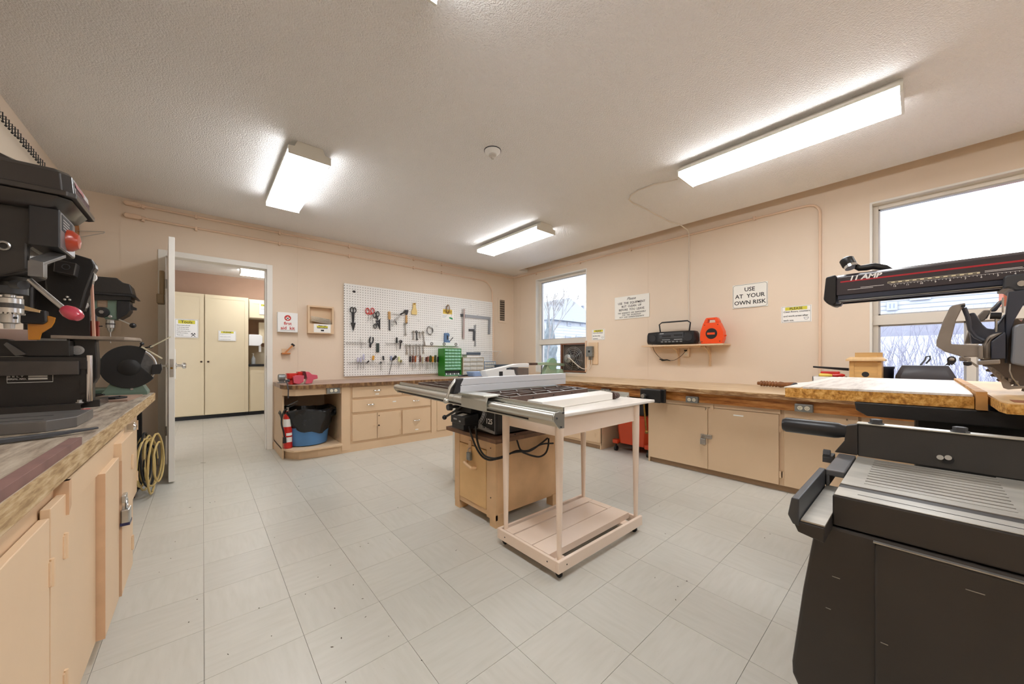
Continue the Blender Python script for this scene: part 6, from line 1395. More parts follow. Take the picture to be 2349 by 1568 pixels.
# crank on top of the arm
ck = MB().tube([onX(2056,626,XA+.05),onX(2030,614,XA+.05),onX(2005,610,XA+.05),onX(1988,613,XA+.05),onX(1972,615,XA+.05),onX(1962,610,XA+.05),onX(1955,602,XA+.05)], [.008,.012,.013,.013,.012,.011,.010], 10).build('arm_crank', BLACKP, rs, smooth=True)
MB().lathe((XA+.03,.195,1.508), (.25,.35,.9), [(0,.020),(.006,.024),(.034,.024),(.04,.018)], 16).build('crank_knob', BLACKP, ck, smooth=True)
MB().lathe((XA+.027,.191,1.5), (.25,.35,.9), [(0,.021),(.012,.021)], 16).build('chrome_band', CHROME, ck)
# yoke, motor, blade
TP = mat('taupe_casting', (150,140,130), .42, .2, var=.22, vscale=14)
DB = mat('dark_slate_plastic', (56,60,72), .4)
def K(x, y, X): p = onX(1970+x/5.6, 620+y/5.6, X); return (p.y, p.z)
def kp(pts, x0, x1, name, m, par=rs, bevel=.003, **k): return MB().prism([K(x, y, x0) for x, y in pts], 'x', x0, x1).build(name, m, par, bevel=bevel, **k)
kp([(1865,90),(1890,60),(2122,35),(2300,20),(2300,260),(1990,262),(1960,235),(1925,222),(1858,240)], XA-.02, XA+.14, 'carriage', DGREY, bevel=.006)
c = K(2090,168,XA-.02); MB().cyl((XA-.021,c[0],c[1]),(XA-.026,c[0],c[1]),.009,n=12).build('carriage_bolt', STEEL, rs)
kp([(1925,275),(2300,225),(2300,640),(2122,430),(2000,640),(1935,860),(1915,1190),(1890,1190),(1890,560)], XA-.035, XA-.01, 'yoke', DB)
handle_pts = [(1370,415),(1210,445),(1170,475),(1085,650),(1030,810),(1000,900),(998,970),(1100,1040),(1330,1110),(1590,1110),(1590,960),(1190,945),(1185,900),(1250,640),(1330,480),(1368,470)]
kp(handle_pts, XA-.075, XA-.035, 'yoke_handle', TP, bevel=.007, seg=3) if False else MB().prism([K(x, y, XA-.075) for x, y in handle_pts], 'x', XA-.075, XA-.035).build('yoke_handle', TP, rs, bevel=.007, seg=3)
c = K(1340,458,XA-.075); MB().cyl((XA-.0755,c[0],c[1]),(XA-.078,c[0],c[1]),.005,n=10).build('pin', INK, rs)
MB().tube([(XA-.06,)+K(1352,480,XA-.06), (XA-.06,)+K(1400,600,XA-.06), (XA-.055,)+K(1430,760,XA-.055), (XA-.05,)+K(1500,850,XA-.05), (XA-.05,)+K(1600,900,XA-.05)], .006, 8).build('trigger_bar', DB, rs, smooth=True)
kp([(1420,548),(1490,540),(1590,690),(1650,745),(1750,755),(1890,550),(1890,860),(1700,860),(1640,940),(1450,940),(1425,780)], XA-.03, XA+.03, 'blade_guard', DB)
kp([(1530,580),(1600,510),(1690,510),(1700,540),(1620,640),(1560,660)], XA+.04, XA+.09, 'rear_guard', TP)
kp([(1420,740),(1450,760),(1450,940),(1355,940)], XA+.02, XA+.06, 'rear_guard', TP)
MB().cyl((XA-.04,)+K(1690,582,XA-.04), (XA-.04,)+K(1830,582,XA-.04), .011, n=12).build('lock_knob', BLACKP, rs, smooth=True)
MB().cyl((XA-.04,)+K(1765,610,XA-.04), (XA-.04,)+K(1765,790,XA-.04), .003, n=8).build('lock_rod', STEEL, rs)
kp([(1595,965),(1620,900),(1680,830),(1740,810),(1870,790),(1700,900),(1700,1140),(1595,1145)], XA-.05, XA+.0, 'motor_end_bell', TP, bevel=.006)
kp([(1700,915),(1870,790),(1890,800),(1890,1135),(1705,1135)], XA-.058, XA-.01, 'motor_cover', DB)
kp([(1535,970),(1600,955),(1600,1110),(1580,1145),(1535,1130)], XA-.082, XA-.045, 'handle_socket', TP)
kp([(1990,720),(2040,690),(2122,680),(2350,700),(2350,1230),(2122,1230),(1975,1200),(1965,1150)], XA-.07, XA-.035, 'motor_housing', mat('grey_motor_shell', (128,132,140), .4, .2), bevel=.012)
MB().lathe((XA-.03,-.33,1.17), (1,0,0), [(0,.08),(.26,.08),(.28,.06)], 24).build('motor', DGREY, rs, smooth=True)
kp([(1530,1160),(1820,1140),(1820,1200),(1535,1215)], XA-.085, XA-.06, 'kickback_arm', TP)
kp([(1290,1110),(1440,1115),(1440,1165),(1290,1165)], XA-.08, XA-.06, 'kickback_arm', TP)
MB().loft([[(XA-.082,)+K(1300,1095,XA-.08),(XA-.082,)+K(1320,1085,XA-.08),(XA-.078,)+K(1320,1085,XA-.08),(XA-.078,)+K(1300,1095,XA-.08)],[(XA-.082,)+K(1520,1250,XA-.08),(XA-.082,)+K(1540,1225,XA-.08),(XA-.078,)+K(1540,1225,XA-.08),(XA-.078,)+K(1520,1250,XA-.08)]]).build('link_bar', TP, rs)
pw = [(1193+62*math.cos(math.radians(a)), 1150+50*math.sin(math.radians(a))) for a in range(-170, 60, 25)]+[(1240,1215),(1215,1200),(1200,1222),(1180,1205),(1165,1225),(1140,1212),(1100,1225),(1140,1185)]
kp(pw, XA-.09, XA-.078, 'kickback_pawl', BLACKP, bevel=.001)
c = K(1193,1140,XA-.09); MB().lathe((XA-.09,c[0],c[1]), (-1,0,0), [(0,.006),(.003,.006),(.004,.003)], 12).build('pawl_bolt', STEEL, rs)
kp([(1340,1170),(1450,1175),(1455,1215),(1400,1228),(1345,1215)], XA-.085, XA-.075, 'kickback_pawl', BLACKP, bevel=.002)
# blade with teeth, guard shoe
cb = (-.262, 1.133); bl = []; nt_ = 40
for k in range(nt_):
    a = 2*math.pi*k/nt_; bl += [(cb[0]+.128*math.cos(a), cb[1]+.128*math.sin(a)), (cb[0]+.128*math.cos(a+.05), cb[1]+.128*math.sin(a+.05)), (cb[0]+.116*math.cos(a+.07), cb[1]+.116*math.sin(a+.07))]
MB().prism(bl, 'x', XA-.010, XA-.0075).build('saw_blade', mat('sooty_steel', (110,102,98), .35, .8, var=.3, vscale=10), rs)
sh = []
for a in range(150, 262, 8): sh.append((cb[0]-.142*math.cos(math.radians(a-180))*1.0, cb[1]+.142*math.sin(math.radians(a))))
gpts = [(1640,1225),(1700,1300),(1770,1370),(1830,1430),(1860,1510),(1920,1530),(2122,1515),(2300,1515),(2300,1485),(1960,1480),(1930,1420),(1880,1390),(1850,1340),(1790,1290),(1720,1240)]
kp(gpts, XA-.03, XA-.018, 'guard_shoe', TP, bevel=.002)
for x, y in ((1700,1250),(1755,1290),(1800,1335),(1850,1370),(1940,1400),(2030,1430)):
    kp([(x-22,y-20),(x+25,y-8),(x+22,y+30),(x,y+40),(x-20,y+25)], XA-.034, XA-.016, 'guard_tooth', TP, bevel=.002)
MB().tube([(XA-.04,)+K(1945,1200,XA-.04), (XA-.045,)+K(1940,1290,XA-.045), (XA-.04,)+K(1975,1380,XA-.04), (XA-.035,)+K(2060,1480,XA-.035)], .0018, 6).build('spring_wire', STEEL, rs, smooth=True)
kp([(1700,500),(1770,440),(1840,380),(1860,400),(1770,520),(1720,530)], XA+.02, XA+.05, 'rear_guard', DB)
MB().tube([(XA-.02,)+K(1640,620,XA-.02),(XA-.02,)+K(1700,500,XA-.02),(XA-.02,)+K(1800,400,XA-.02),(XA-.02,)+K(1870,370,XA-.02)], .0015, 5).build('thin_wire', STEEL, rs)
kp([(1840,345),(1868,345),(1868,540),(1840,540)], XA-.045, XA-.036, 'motor_clip', STEEL, bevel=.001)
MB().box(2.06,2.18,-1.25,-1.0,.95,1.47).build('column', BLACK, rs, bevel=.02)

# ================================================================ JOINTER
jt = thing('jointer', (1.2, -.4, 0), 'large black jointer with slotted steel table and tall fence, cut off', 'jointer')
ZJ = .84; X0j, X1j = .985, 1.416
GB = mat('brownish_black_enamel', (50,46,43), .45, var=.15, vscale=5, bump=.08, bscale=60)
IR = mat('ground_iron_table', (190,186,176), .42, .55, var=.25, vscale=7, stretch=(3,1,1))
tb = MB().box(X0j, X1j, -1.25, .120, .776, ZJ-.0018).build('table_casting', GB, jt, bevel=.003)
MB().box(X0j+.002, 1.052, -1.25, .118, ZJ-.0017, ZJ).build('front_strip', IR, jt, bevel=.001)
MB().box(1.017, 1.019, -1.25, .085, ZJ, ZJ+.0004).build('strip_groove', INK, jt)
b = MB(); b.box(1.083, 1.117, -1.25, .118, ZJ-.0017, ZJ).box(1.117, 1.414, .083, .118, ZJ-.0017, ZJ).box(1.117, 1.414, -1.25, -.117, ZJ-.0017, ZJ)
b.build('table_plate', IR, jt)
ns = 11; st_ = (1.385-1.117)/(ns-1)
for k in range(ns):
    x0 = 1.117+k*st_; MB().box(x0+.0034, min(x0+st_-.0034, 1.405), -.117, .083, ZJ-.0017, ZJ).build('table_rib', IR, jt)
# dark channel between strip and plate stays open; far end tray
MB().box(.896, 1.19, .120, .156, .798, .801).build('tray_floor', IR, jt); MB().prism([(.158,.842),(.170,.842),(.176,.806),(.168,.79),(.158,.788)], 'x', .89, 1.19).build('tray_lip', DGREY, jt, bevel=.002)
MB().prism([(.166,.79),(.16,.776),(.12,.768),(.12,.797),(.158,.797)], 'x', .892, 1.19).build('tray_body', GB, jt, bevel=.002)
MB().box(1.185, 1.41, .121, .158, .826, .842).box(1.185, 1.41, .150, .158, .80, .83).build('bridge_casting', mat('worn_grey_casting', (120,120,122), .4, .4, var=.2, vscale=12), jt, bevel=.003)
fj = MB().box(1.415, 1.443, -1.25, .118, ZJ+.001, .932).build('fence', mat('worn_black_fence', (62,60,58), .42, .1, var=.15, vscale=6), jt, bevel=.002)
MB().box(1.412, 1.448, -1.25, .120, .9325, .936).build('fence_cap', ALU, jt, bevel=.001)
for y in (.082, -.065):
    MB().lathe((1.43,y,.936), (0,0,1), [(0,.016),(.003,.016),(.003,.0125),(.012,.0125),(.013,.010)], 6).build('hex_bolt', DGREY, fj)
c = onX(2175, 1054, 1.415); MB().cyl((1.4145,c.y,c.z),(1.413,c.y,c.z),.010,n=16).build('keyhole', INK, fj)
MB().cyl((1.4125,c.y+.0,c.z+.006),(1.411,c.y,c.z+.006),.0062,n=12).cyl((1.4125,c.y+.013,c.z+.004),(1.411,c.y+.013,c.z+.004),.0062,n=12).build('spring_clip', CHROME, fj)
MB().prism([(.118,.932),(.142,.925),(.146,.88),(.168,.842),(.118,.842)], 'x', 1.412, 1.44).build('handle_bracket', GB, jt, bevel=.003)
MB().lathe((1.43,.140,.905), (0,1,0), [(0,.017),(.012,.019),(.02,.022),(.03,.0235),(.145,.0235),(.155,.018)], 20).build('handle_grip', BLACKP, jt, smooth=True)
MB().box(1.38,1.43,.168,.19,.815,.835).cyl((1.36,.17,.845),(1.36,.185,.845),.012,n=8).build('bracket_bolt', DGREY, jt)
sp = [(.146,.773),(.168,.62),(.187,.45),(.186,.425),(.172,.395),(.14,.372),(.09,.36),(-1.2,.36),(-1.2,.773)]
MB().prism(sp, 'x', .982, 1.44).build('stand', GB, jt, bevel=.006)
MB().box(.974, .982, -1.0, .058, .362, .765).build('stand_door', GB, jt, bevel=.004)
MB().box(.9735,.9815,-1.0,.060,.7655,.768).build('worn_edge', CAST, jt)
for x in (1.02, 1.34):
    for y in (-1.1, -.02): MB().box(x, x+.06, y, y+.06, 0, .362).build('leg', GB, jt)
for k, (y, z, l) in enumerate(((.12,.67,.012),(.13,.60,.008),(.05,.58,.010),(-.05,.73,.02))): MB().box(.9812 if y > .06 else .9732, .982 if y > .06 else .974, y-l, y, z, z+.0012).build('scratch', CAST, jt)

# ================================================================ MACHINES ON THE LEFT BENCH
BK = mat('black_machine_enamel', (40,37,35), .34, var=.2, vscale=9, bump=.12, bscale=110)
BK2 = mat('black_smooth_cover', (48,44,42), .30, coat=.3)
# --- large drill press
dp = thing('drill_press', (-.65, 2.32, ZL), 'large black drill press with pink lever knob nearest on the left bench', 'drill press')
Y0_, Y1_ = 2.16, 2.44
MB().prism([(-.92,2.14),(-.44,2.14),(-.38,2.22),(-.38,2.5),(-.92,2.5)], 'z', ZL, ZL+.042).build('base', mat('grey_iron_base', (112,110,108), .4, .5, var=.25, vscale=8), dp, bevel=.003)
for y in (2.20, 2.32): MB().box(-.90, -.46, y, y+.014, ZL+.042, ZL+.0425).build('base_slot', INK, dp)
MB().cyl((-.80,2.32,ZL+.042),(-.80,2.32,1.70),.042,n=20).build('column', STEEL, dp, smooth=True)
hp = [(-.92,1.70),(-.42,1.70),(-.42,1.55),(-.495,1.545),(-.495,1.45),(-.60,1.40),(-.92,1.40)]
MB().prism(hp, 'y', 2.21, 2.43).build('head', BK, dp, bevel=.01, seg=3)
z_ = 1.69
def crect(x1, y0, y1, z, c=.03): return [(-.925,y0,z),(x1-c,y0,z),(x1,y0+c,z),(x1-.0,y1-c,z),(x1-c,y1,z),(-.925,y1,z)]
MB().loft([crect(-.44,2.19,2.43,1.685), crect(-.41,2.175,2.45,1.70), crect(-.388,2.16,2.47,1.738)]).build('belt_housing', BK2, dp, smooth=True)
cv = MB().loft([crect(-.372,2.15,2.50,1.742,.02), crect(-.372,2.15,2.50,1.762,.02)]).build('cover_lip', BK2, dp, bevel=.003)
MB().loft([crect(-.382,2.158,2.475,1.762,.025), crect(-.388,2.162,2.47,1.83,.025), crect(-.40,2.18,2.46,1.848,.03)]).build('belt_cover', BK2, dp, bevel=.003)
MB().loft([[(-.925,2.19,1.846),(-.52,2.19,1.846),(-.47,2.25,1.846),(-.47,2.40,1.846),(-.52,2.45,1.846),(-.925,2.45,1.846)],[(-.925,2.21,1.872),(-.56,2.21,1.872),(-.53,2.26,1.872),(-.53,2.39,1.872),(-.56,2.43,1.872),(-.925,2.43,1.872)]]).build('cover_hump', BK2, dp, smooth=True)
# front warning plate
pl_ = MB().add([(-.3815,2.20,1.772),(-.3815,2.445,1.772),(-.3870,2.445,1.826),(-.3870,2.20,1.826)], [(0,1,2,3)]).build('warning_plate', mat('printed_silver_plate', (176,172,168), .4, .3), dp)
MB().add([(-.3805,2.21,1.80),(-.3805,2.35,1.80),(-.3858,2.35,1.823),(-.3858,2.21,1.823)], [(0,1,2,3)]).build('red_print', mat('dull_red_print', (150,60,50), .6), pl_)
for k in range(5): MB().box(-.3812, -.3800, 2.21, 2.43, 1.776+.0045*k, 1.7775+.0045*k).build('print_line', mat('dark_red_print', (95,45,40), .6), pl_)
bx = MB().box(-.49, -.417, 2.18, 2.37, 1.545, 1.692).build('switch_box', BLACKP, dp, bevel=.003)
MB().box(-.418,-.415,2.185,2.365,1.55,1.687).build('switch_plate', mat('grey_switch_plate', (120,120,122), .4, .5), bx)
MB().box(-.416,-.414,2.20,2.35,1.62,1.68).build('switch_label', INK, bx)
for k in range(4): MB().box(-.4145,-.4135,2.215,2.30,1.63+.011*k,1.634+.011*k).build('print_line', MATS['printed_silver_plate'], bx)
MB().lathe((-.417,2.285,1.60), (1,0,0), [(0,.044),(.015,.042),(.032,.028),(.038,0)], 24).build('switch_paddle', mat('red_brown_paddle', (178,60,30), .3, coat=.5), bx, smooth=True)
MB().box(-.412,-.40,2.30,2.345,1.585,1.625).build('paddle_tab', mat('cream_tab', (230,215,190), .4), bx, bevel=.004)
q0, q1, q2, q3 = onY(66,592,2.15), onY(101,602,2.15), onY(152,585,2.30), onY(128,571,2.30)
MB().loft([[tuple(q+Vector((0,0,-.012))) for q in (q0,q1,q2,q3)],[tuple(q) for q in (q0,q1,q2,q3)]]).build('depth_bracket', mat('scuffed_grey_bracket', (118,116,114), .4, .4, var=.3, vscale=10), dp, bevel=.002)
q4, q5 = onY(66,592,2.15), onY(101,636,2.15)
MB().box(q4.x,q5.x,2.14,2.152,q5.z,q1.z).build('bracket_face', MATS['scuffed_grey_bracket'], dp)
sx, sy = -.561, 2.30
MB().lathe((sx,sy,1.43), (0,0,-1), [(0,.06),(.015,.045),(.02,.036),(.036,.036)], 24).build('quill_collar', BK, dp, smooth=True)
MB().lathe((sx,sy,1.394), (0,0,-1), [(0,.045),(.028,.045),(.03,.03)], 24).build('depth_ring', DGREY, dp, smooth=True)
MB().cyl((sx,sy,1.37),(sx,sy,1.34),.016,n=14).build('spindle', STEEL, dp, smooth=True)
ck = MB().lathe((sx,sy,1.352), (0,0,-1), [(0,.030),(.003,.034),(.022,.034)], 24).build('chuck', STEEL, dp, smooth=True)
MB().lathe((sx,sy,1.33), (0,0,-1), [(0,.0345),(.018,.0345)], 24).build('knurled_ring', mat('dark_knurl', (92,90,90), .5, .6), ck)
MB().lathe((sx,sy,1.312), (0,0,-1), [(0,.034),(.018,.034)], 24).build('toothed_ring', STEEL, ck, smooth=True)
for k in range(20):
    a = 2*math.pi*k/20; MB().box(sx+.0335*math.cos(a)-.003, sx+.0335*math.cos(a)+.003, sy+.0335*math.sin(a)-.003, sy+.0335*math.sin(a)+.003, 1.288, 1.2945).build('tooth', STEEL, ck)
MB().lathe((sx,sy,1.292), (0,0,-1), [(0,.026),(.036,.025),(.04,.014),(.058,.013)], 20).build('chuck_nose', STEEL, ck, smooth=True)
c = (sx+.018, sy-.019, 1.275); MB().cyl(c, (c[0]+.002,c[1]-.002,c[2]), .0048, n=10).build('key_hole', INK, ck)
l0, l1 = onY(68,642,2.17), onY(148,709,2.12)
MB().tube([l0, l1], .0085, 10).build('feed_lever', STEEL, dp, smooth=True)
k0, k1 = onY(146,707,2.12), onY(188,731,2.09); MB().lathe(k0, k1-k0, [(0,.012),(.006,.019),(.025,.025),(.045,.024),(.060,.016),(.066,0)], 18).build('lever_knob', mat('pink_red_knob', (190,62,82), .25, coat=.5), dp, smooth=True)
MB().cyl((-.53,2.22,1.395),(-.50,2.18,1.39),.016,n=12).build('feed_hub', DGREY, dp, smooth=True)
MB().torus((onY(6,562,2.2).x,2.205,onY(6,562,2.2).z), (0,1,0), .014, .004, 16, 6).build('side_ring', STEEL, dp, smooth=True)
# --- belt sander
bs = thing('belt_sander', (-.65, 3.1, ZL), 'black upright belt sander standing behind the large drill press', 'sander')
YS = 3.0
Ys = lambda px, py, Y=3.0: onY(px, py, Y)
MB().box(-.92,-.475,3.0,3.18,.875,1.128).build('body', BK, bs, bevel=.004)
MB().box(-.92,-.476,2.975,3.0,1.06,1.125).build('upper_flange', BK, bs, bevel=.002)
MB().box(-.92,-.500,2.955,2.975,1.032,1.105).build('side_bar', mat('scuffed_steel_bar', (92,88,86), .35, .6, var=.3, vscale=6), bs, bevel=.003)
MB().prism([(2.93,.845),(2.935,.845),(2.935,.873),(3.06,.873),(3.06,.878),(2.93,.878)], 'x', -.92, -.49).build('foot_angle', BK2, bs)
MB().box(-.92,-.44,3.06,3.30,.845,.885).build('base_plate', BK2, bs, bevel=.003)
for px, py in ((182,902),(150,953)):
    p = Ys(px, py, 2.96); MB().lathe((p.x,2.97,.880 if py < 940 else .850), (0,0,1), [(0,.016),(.004,.016),(.004,.010),(.016,.010)], 6).build('bolt', STEEL, bs)
lp0, lp1 = Ys(16,861,2.998), Ys(121,875,2.998)
MB().tube([(lp0.x,2.999,lp0.z),(lp0.x,2.999,lp1.z),(lp1.x,2.999,lp1.z),(lp1.x,2.999,lp0.z)], .0016, 4).build('label_frame', PAPER, bs)
text('B E L T', .011, ((lp0.x*.82+lp1.x*.18), 2.9985, lp0.z-.006), 'A', PAPER, bs, bold=.02, xs=1.5); text('SERIAL NO.', .011, ((lp0.x*.8+lp1.x*.2), 2.9985, lp0.z-.019), 'A', PAPER, bs, bold=.02, xs=1.1)
for k in (0, 1): MB().box(lp0.x*.55+lp1.x*.45, lp0.x*.12+lp1.x*.88, 2.998, 2.9995, lp0.z-.011-.0125*k, lp0.z-.002-.0125*k).build('blank_field', PAPER, bs)
p = Ys(202,850,2.99); MB().cyl((-.468,2.985,.885),(-.468,2.985,1.135),.012,n=12).build('chrome_post', CHROME, bs, smooth=True)
MB().box(-.50,-.478,2.985,3.0,.93,1.08).build('side_tab', BK, bs)
pts = [(0,775),(15,777),(24,781),(40,781),(160,781),(160,817),(0,817)]
MB().prism([(Ys(x,y,3.02).x-(0 if x else .2), Ys(x,y,3.02).z) for x, y in pts], 'y', 3.02, 3.10).build('table_bracket', BK, bs, bevel=.004)
MB().loft([[(Ys(8,790,3.0).x,3.0,Ys(8,790,3.0).z),(Ys(14,785,3.0).x,3.0,Ys(14,785,3.0).z),(Ys(60,812,3.0).x,3.0,Ys(60,812,3.0).z),(Ys(35,816,3.0).x,3.0,Ys(35,816,3.0).z)],[(Ys(8,790,3.0).x,3.02,Ys(8,790,3.0).z),(Ys(14,785,3.0).x,3.02,Ys(14,785,3.0).z),(Ys(60,812,3.0).x,3.02,Ys(60,812,3.0).z),(Ys(35,816,3.0).x,3.02,Ys(35,816,3.0).z)]]).build('web_rib', MATS['grey_iron_base'], bs)
lowp = [(150,776),(220,776),(224,830),(223,866),(214,880),(200,884),(195,870),(150,860)]
MB().prism([(Ys(x,y,3.12).x, Ys(x,y,3.12).z) for x, y in lowp], 'y', 3.12, 3.20).build('lower_wheel_guard', BK, bs, bevel=.006)
p = Ys(178,803,3.12); MB().lathe((p.x,3.12,p.z), (0,-1,0), [(0,.026),(.004,.026),(.005,.022)], 20).torus((p.x,3.114,p.z),(0,1,0),.015,.002,16,5).build('badge', MATS['printed_silver_plate'], bs, smooth=True)
text('C', .022, (p.x, 3.1125, p.z), 'A', MATS['printed_silver_plate'], bs, bold=.02)
upp = [(100,612),(130,592),(164,580),(211,594),(218,606),(219,614),(214,622),(197,668),(186,708),(180,712),(172,706),(112,688),(104,660)]
MB().prism([(Ys(x,y,3.12).x, Ys(x,y,3.12).z) for x, y in upp], 'y', 3.12, 3.20).build('upper_wheel_guard', BK, bs, bevel=.008)
upb = [(214,624),(209,650),(192,712),(182,712),(200,660)]
MB().prism([(Ys(x,y,3.12).x, Ys(x,y,3.12).z) for x, y in upb], 'y', 3.14, 3.19).build('guard_back', BK2, bs)
bb2 = [(125,594),(176,604),(170,632),(122,622)]
MB().prism([(Ys(x,y,3.05).x, Ys(x,y,3.05).z) for x, y in bb2], 'y', 3.05, 3.13).build('tracking_box', BK2, bs, bevel=.004)
p = Ys(151,612,3.05); MB().torus((p.x,3.048,p.z),(0,1,0),.014,.002,14,5).build('box_knockout', DGREY, bs)
for px, py in ((204,634),(184,698)): p = Ys(px,py,3.16); MB().lathe((p.x,3.15,p.z), (0,1,0), [(0,.03),(.03,.03)], 16).build('idler_wheel', WPLAS, bs, smooth=True)
p = Ys(155,685,3.115); 
for k in range(3): MB().ball((p.x+.010*math.cos(k*2.1+1.57), 3.112, p.z+.010*math.sin(k*2.1+1.57)), .007, 8).build('wing_knob', STEEL, bs)
t0, t1 = Ys(210,620,3.17), Ys(217,772,3.17)
MB().loft([[(t0.x-.004,3.15,t0.z),(t0.x+.004,3.15,t0.z),(t0.x+.004,3.18,t0.z),(t0.x-.004,3.18,t0.z)],[(t1.x-.006,3.15,t1.z),(t1.x+.004,3.15,t1.z),(t1.x+.004,3.18,t1.z),(t1.x-.006,3.18,t1.z)]]).build('abrasive_belt', mat('tan_abrasive', (196,150,130), .9), bs)
MB().slab([(-.614,3.05,1.243),(-.345,3.05,1.243),(-.29,3.16,1.243),(-.30,3.34,1.243),(-.60,3.34,1.243)], .018).build('work_table', mat('grey_worn_table', (165,150,135), .5, .2, var=.3, vscale=12), bs, bevel=.003)
MB().box(-.66,-.56,3.06,3.20,1.16,1.225).build('table_clamp', GALV, bs)
MB().cyl((-.70,3.14,1.128),(-.70,3.14,1.50),.022,n=12).build('frame_post', BK, bs, smooth=True); MB().box(-.72,-.50,3.20,3.24,.88,1.66).build('frame_spine', BK, bs, bevel=.004)
amb = [(63,744),(64,779),(91,779),(95,764),(118,750),(125,738),(127,728),(112,724),(80,728)]
o = MB().prism([(Ys(x,y,2.9).x, Ys(x,y,2.9).z) for x, y in amb], 'y', 2.90, 2.91).build('eye_shield', mat('amber_shield', (200,128,28), .2, coat=.4), bs, bevel=.002)
MB().prism([(Ys(x,y,2.9).x, Ys(x,y,2.9).z) for x, y in ((45,718),(108,712),(110,738),(100,744),(50,742))], 'y', 2.88, 2.93).build('shield_mount', BLACKP, bs, bevel=.006)
MB().prism([(Ys(x,y,2.9).x, Ys(x,y,2.9).z) for x, y in ((60,702),(95,712),(95,718),(60,712))], 'y', 2.87, 2.93).build('wood_shim', WOODL, bs)
MB().box(Ys(20,750,2.95).x-.1, Ys(62,750,2.95).x, 3.10, 3.12, 1.13, 1.27).build('backing_card', mat('pinkish_card', (215,190,180), .8), bs)
# --- red clamps on the sander table
o = thing('c_clamp', (-.50, 3.26, 1.243), 'small rusty red clamp standing on the grey sander table', 'clamp')
RR = mat('rusty_red_iron', (140,45,28), .5, .3, var=.3, vscale=20)
MB().tube([(-.545,3.24,1.25),(-.55,3.24,1.30),(-.53,3.24,1.335),(-.51,3.24,1.33)], .010, 8).box(-.50,-.47,3.22,3.26,1.245,1.34).build('frame', RR, o, smooth=False)
MB().cyl((-.485,3.24,1.34),(-.485,3.24,1.375),.007,n=8).tube([(-.515,3.235,1.305),(-.455,3.235,1.312)], .004, 6).build('screw', DK, o)
# --- green drill press on the stand
gp = thing('drill_press', (-.65, 4.35, .845), 'smaller grey green drill press with black cover beyond the sander', 'drill press')
YG = 4.25
def Gp(x, y, Y=YG): p = onY(180+x/7.84, 600+y/7.84, Y); return (p.x, p.z)
ctr = Gp(600, 1100); col = onY(150, 740, 4.35)
MB().box(-.86,-.46,4.14,4.50,.845,.875).build('base', GREENM, gp, bevel=.004)
MB().cyl((col.x,4.35,.875),(col.x,4.35,1.55),.040,n=18).build('column', STEEL, gp, smooth=True); MB().cyl((col.x,4.35,1.19),(col.x,4.35,1.235),.055,n=18).build('column_collar', GREENM, gp, smooth=True)
MB().prism([Gp(-300,520),Gp(980,590),Gp(925,405),Gp(800,375),Gp(690,290),Gp(270,255),Gp(-300,250)], 'y', YG, YG+.24).build('belt_cover', BK, gp, bevel=.006)
MB().prism([Gp(-300,512),Gp(1000,590),Gp(1050,650),Gp(1000,650),Gp(960,625),Gp(-300,545)], 'y', YG-.008, YG+.248).build('cover_lip', BLACKP, gp)
MB().prism([Gp(-300,545),Gp(945,625),Gp(940,690),Gp(-300,680)], 'y', YG+.01, YG+.23).build('belt_housing', BK, gp)
MB().prism([Gp(30,660),Gp(682,675),Gp(680,1030),Gp(470,1020),Gp(380,960),Gp(30,955)], 'y', YG+.03, YG+.17).build('head', GREENM, gp, bevel=.004)
MB().prism([Gp(683,690),Gp(915,700),Gp(915,870),Gp(860,945),Gp(700,1030),Gp(683,1025)], 'y', YG+.02, YG+.20).build('switch_housing', BLACKP, gp, bevel=.006)
MB().prism([Gp(915,740),Gp(960,790),Gp(1020,815),Gp(1010,850),Gp(915,850)], 'y', YG+.08, YG+.12).build('switch', BLACKP, gp)
q0, q1 = Gp(320,675), Gp(510,815); lb = MB().box(q0[0], q1[0], YG+.028, YG+.031, q1[1], q0[1]).build('speed_label', mat('brown_print_label', (120,95,75), .6), gp)
for k in range(6): MB().box(q0[0]+.005, q1[0]-.005, YG+.0265, YG+.028, q1[1]+.006+k*.009, q1[1]+.0085+k*.009).build('print_line', mat('label_tan', (200,180,155), .6), lb)
c = Gp(412,902); MB().lathe((c[0],YG+.03,c[1]), (0,-1,0), [(0,.042),(.02,.038),(.022,.018),(.03,.018)], 20).build('feed_hub', BLACKP, gp, smooth=True); MB().lathe((c[0],YG,c[1]), (0,-1,0), [(0,.014),(.006,.014),(.006,.005)], 6).build('hub_nut', STEEL, gp)
c = Gp(563,982); MB().lathe((c[0],YG+.03,c[1]), (0,-1,0), [(0,.012),(.012,.012),(.014,.005)], 12).build('set_screw', STEEL, gp)
yc = YG+.10; zt_ = onY(253, 730, yc).z; xc = onY(253.5, 740, yc).x
MB().lathe((xc,yc,zt_+.015), (0,0,-1), [(0,.030),(.03,.030),(.032,.024),(.04,.024)], 16).build('quill', STEEL, gp, smooth=True)
ck = MB().lathe((xc,yc,zt_-.022), (0,0,-1), [(0,.020),(.002,.0265),(.055,.0265),(.056,.020),(.075,.018),(.085,.009),(.092,.008)], 16).build('chuck', STEEL, gp, smooth=True)
MB().lathe((xc,yc,zt_-.040), (0,0,-1), [(0,.0272),(.012,.0272)], 16).build('chuck_ring', MATS['dark_knurl'], ck)
MB().cyl((xc,yc,zt_-.11),(xc,yc,zt_-.20),.003,n=6).build('drill_bit', STEEL, gp)
h0_, h1_ = Gp(725,1035), Gp(940,1125); MB().cyl((h0_[0],YG+.02,h0_[1]),(h1_[0],YG-.02,h1_[1]),.006,n=8).build('feed_handle', STEEL, gp, smooth=True)
k_ = Gp(985,1150); MB().ball((k_[0],YG-.02,k_[1]), .021, 12).build('handle_ball', BLACKP, gp, smooth=True)
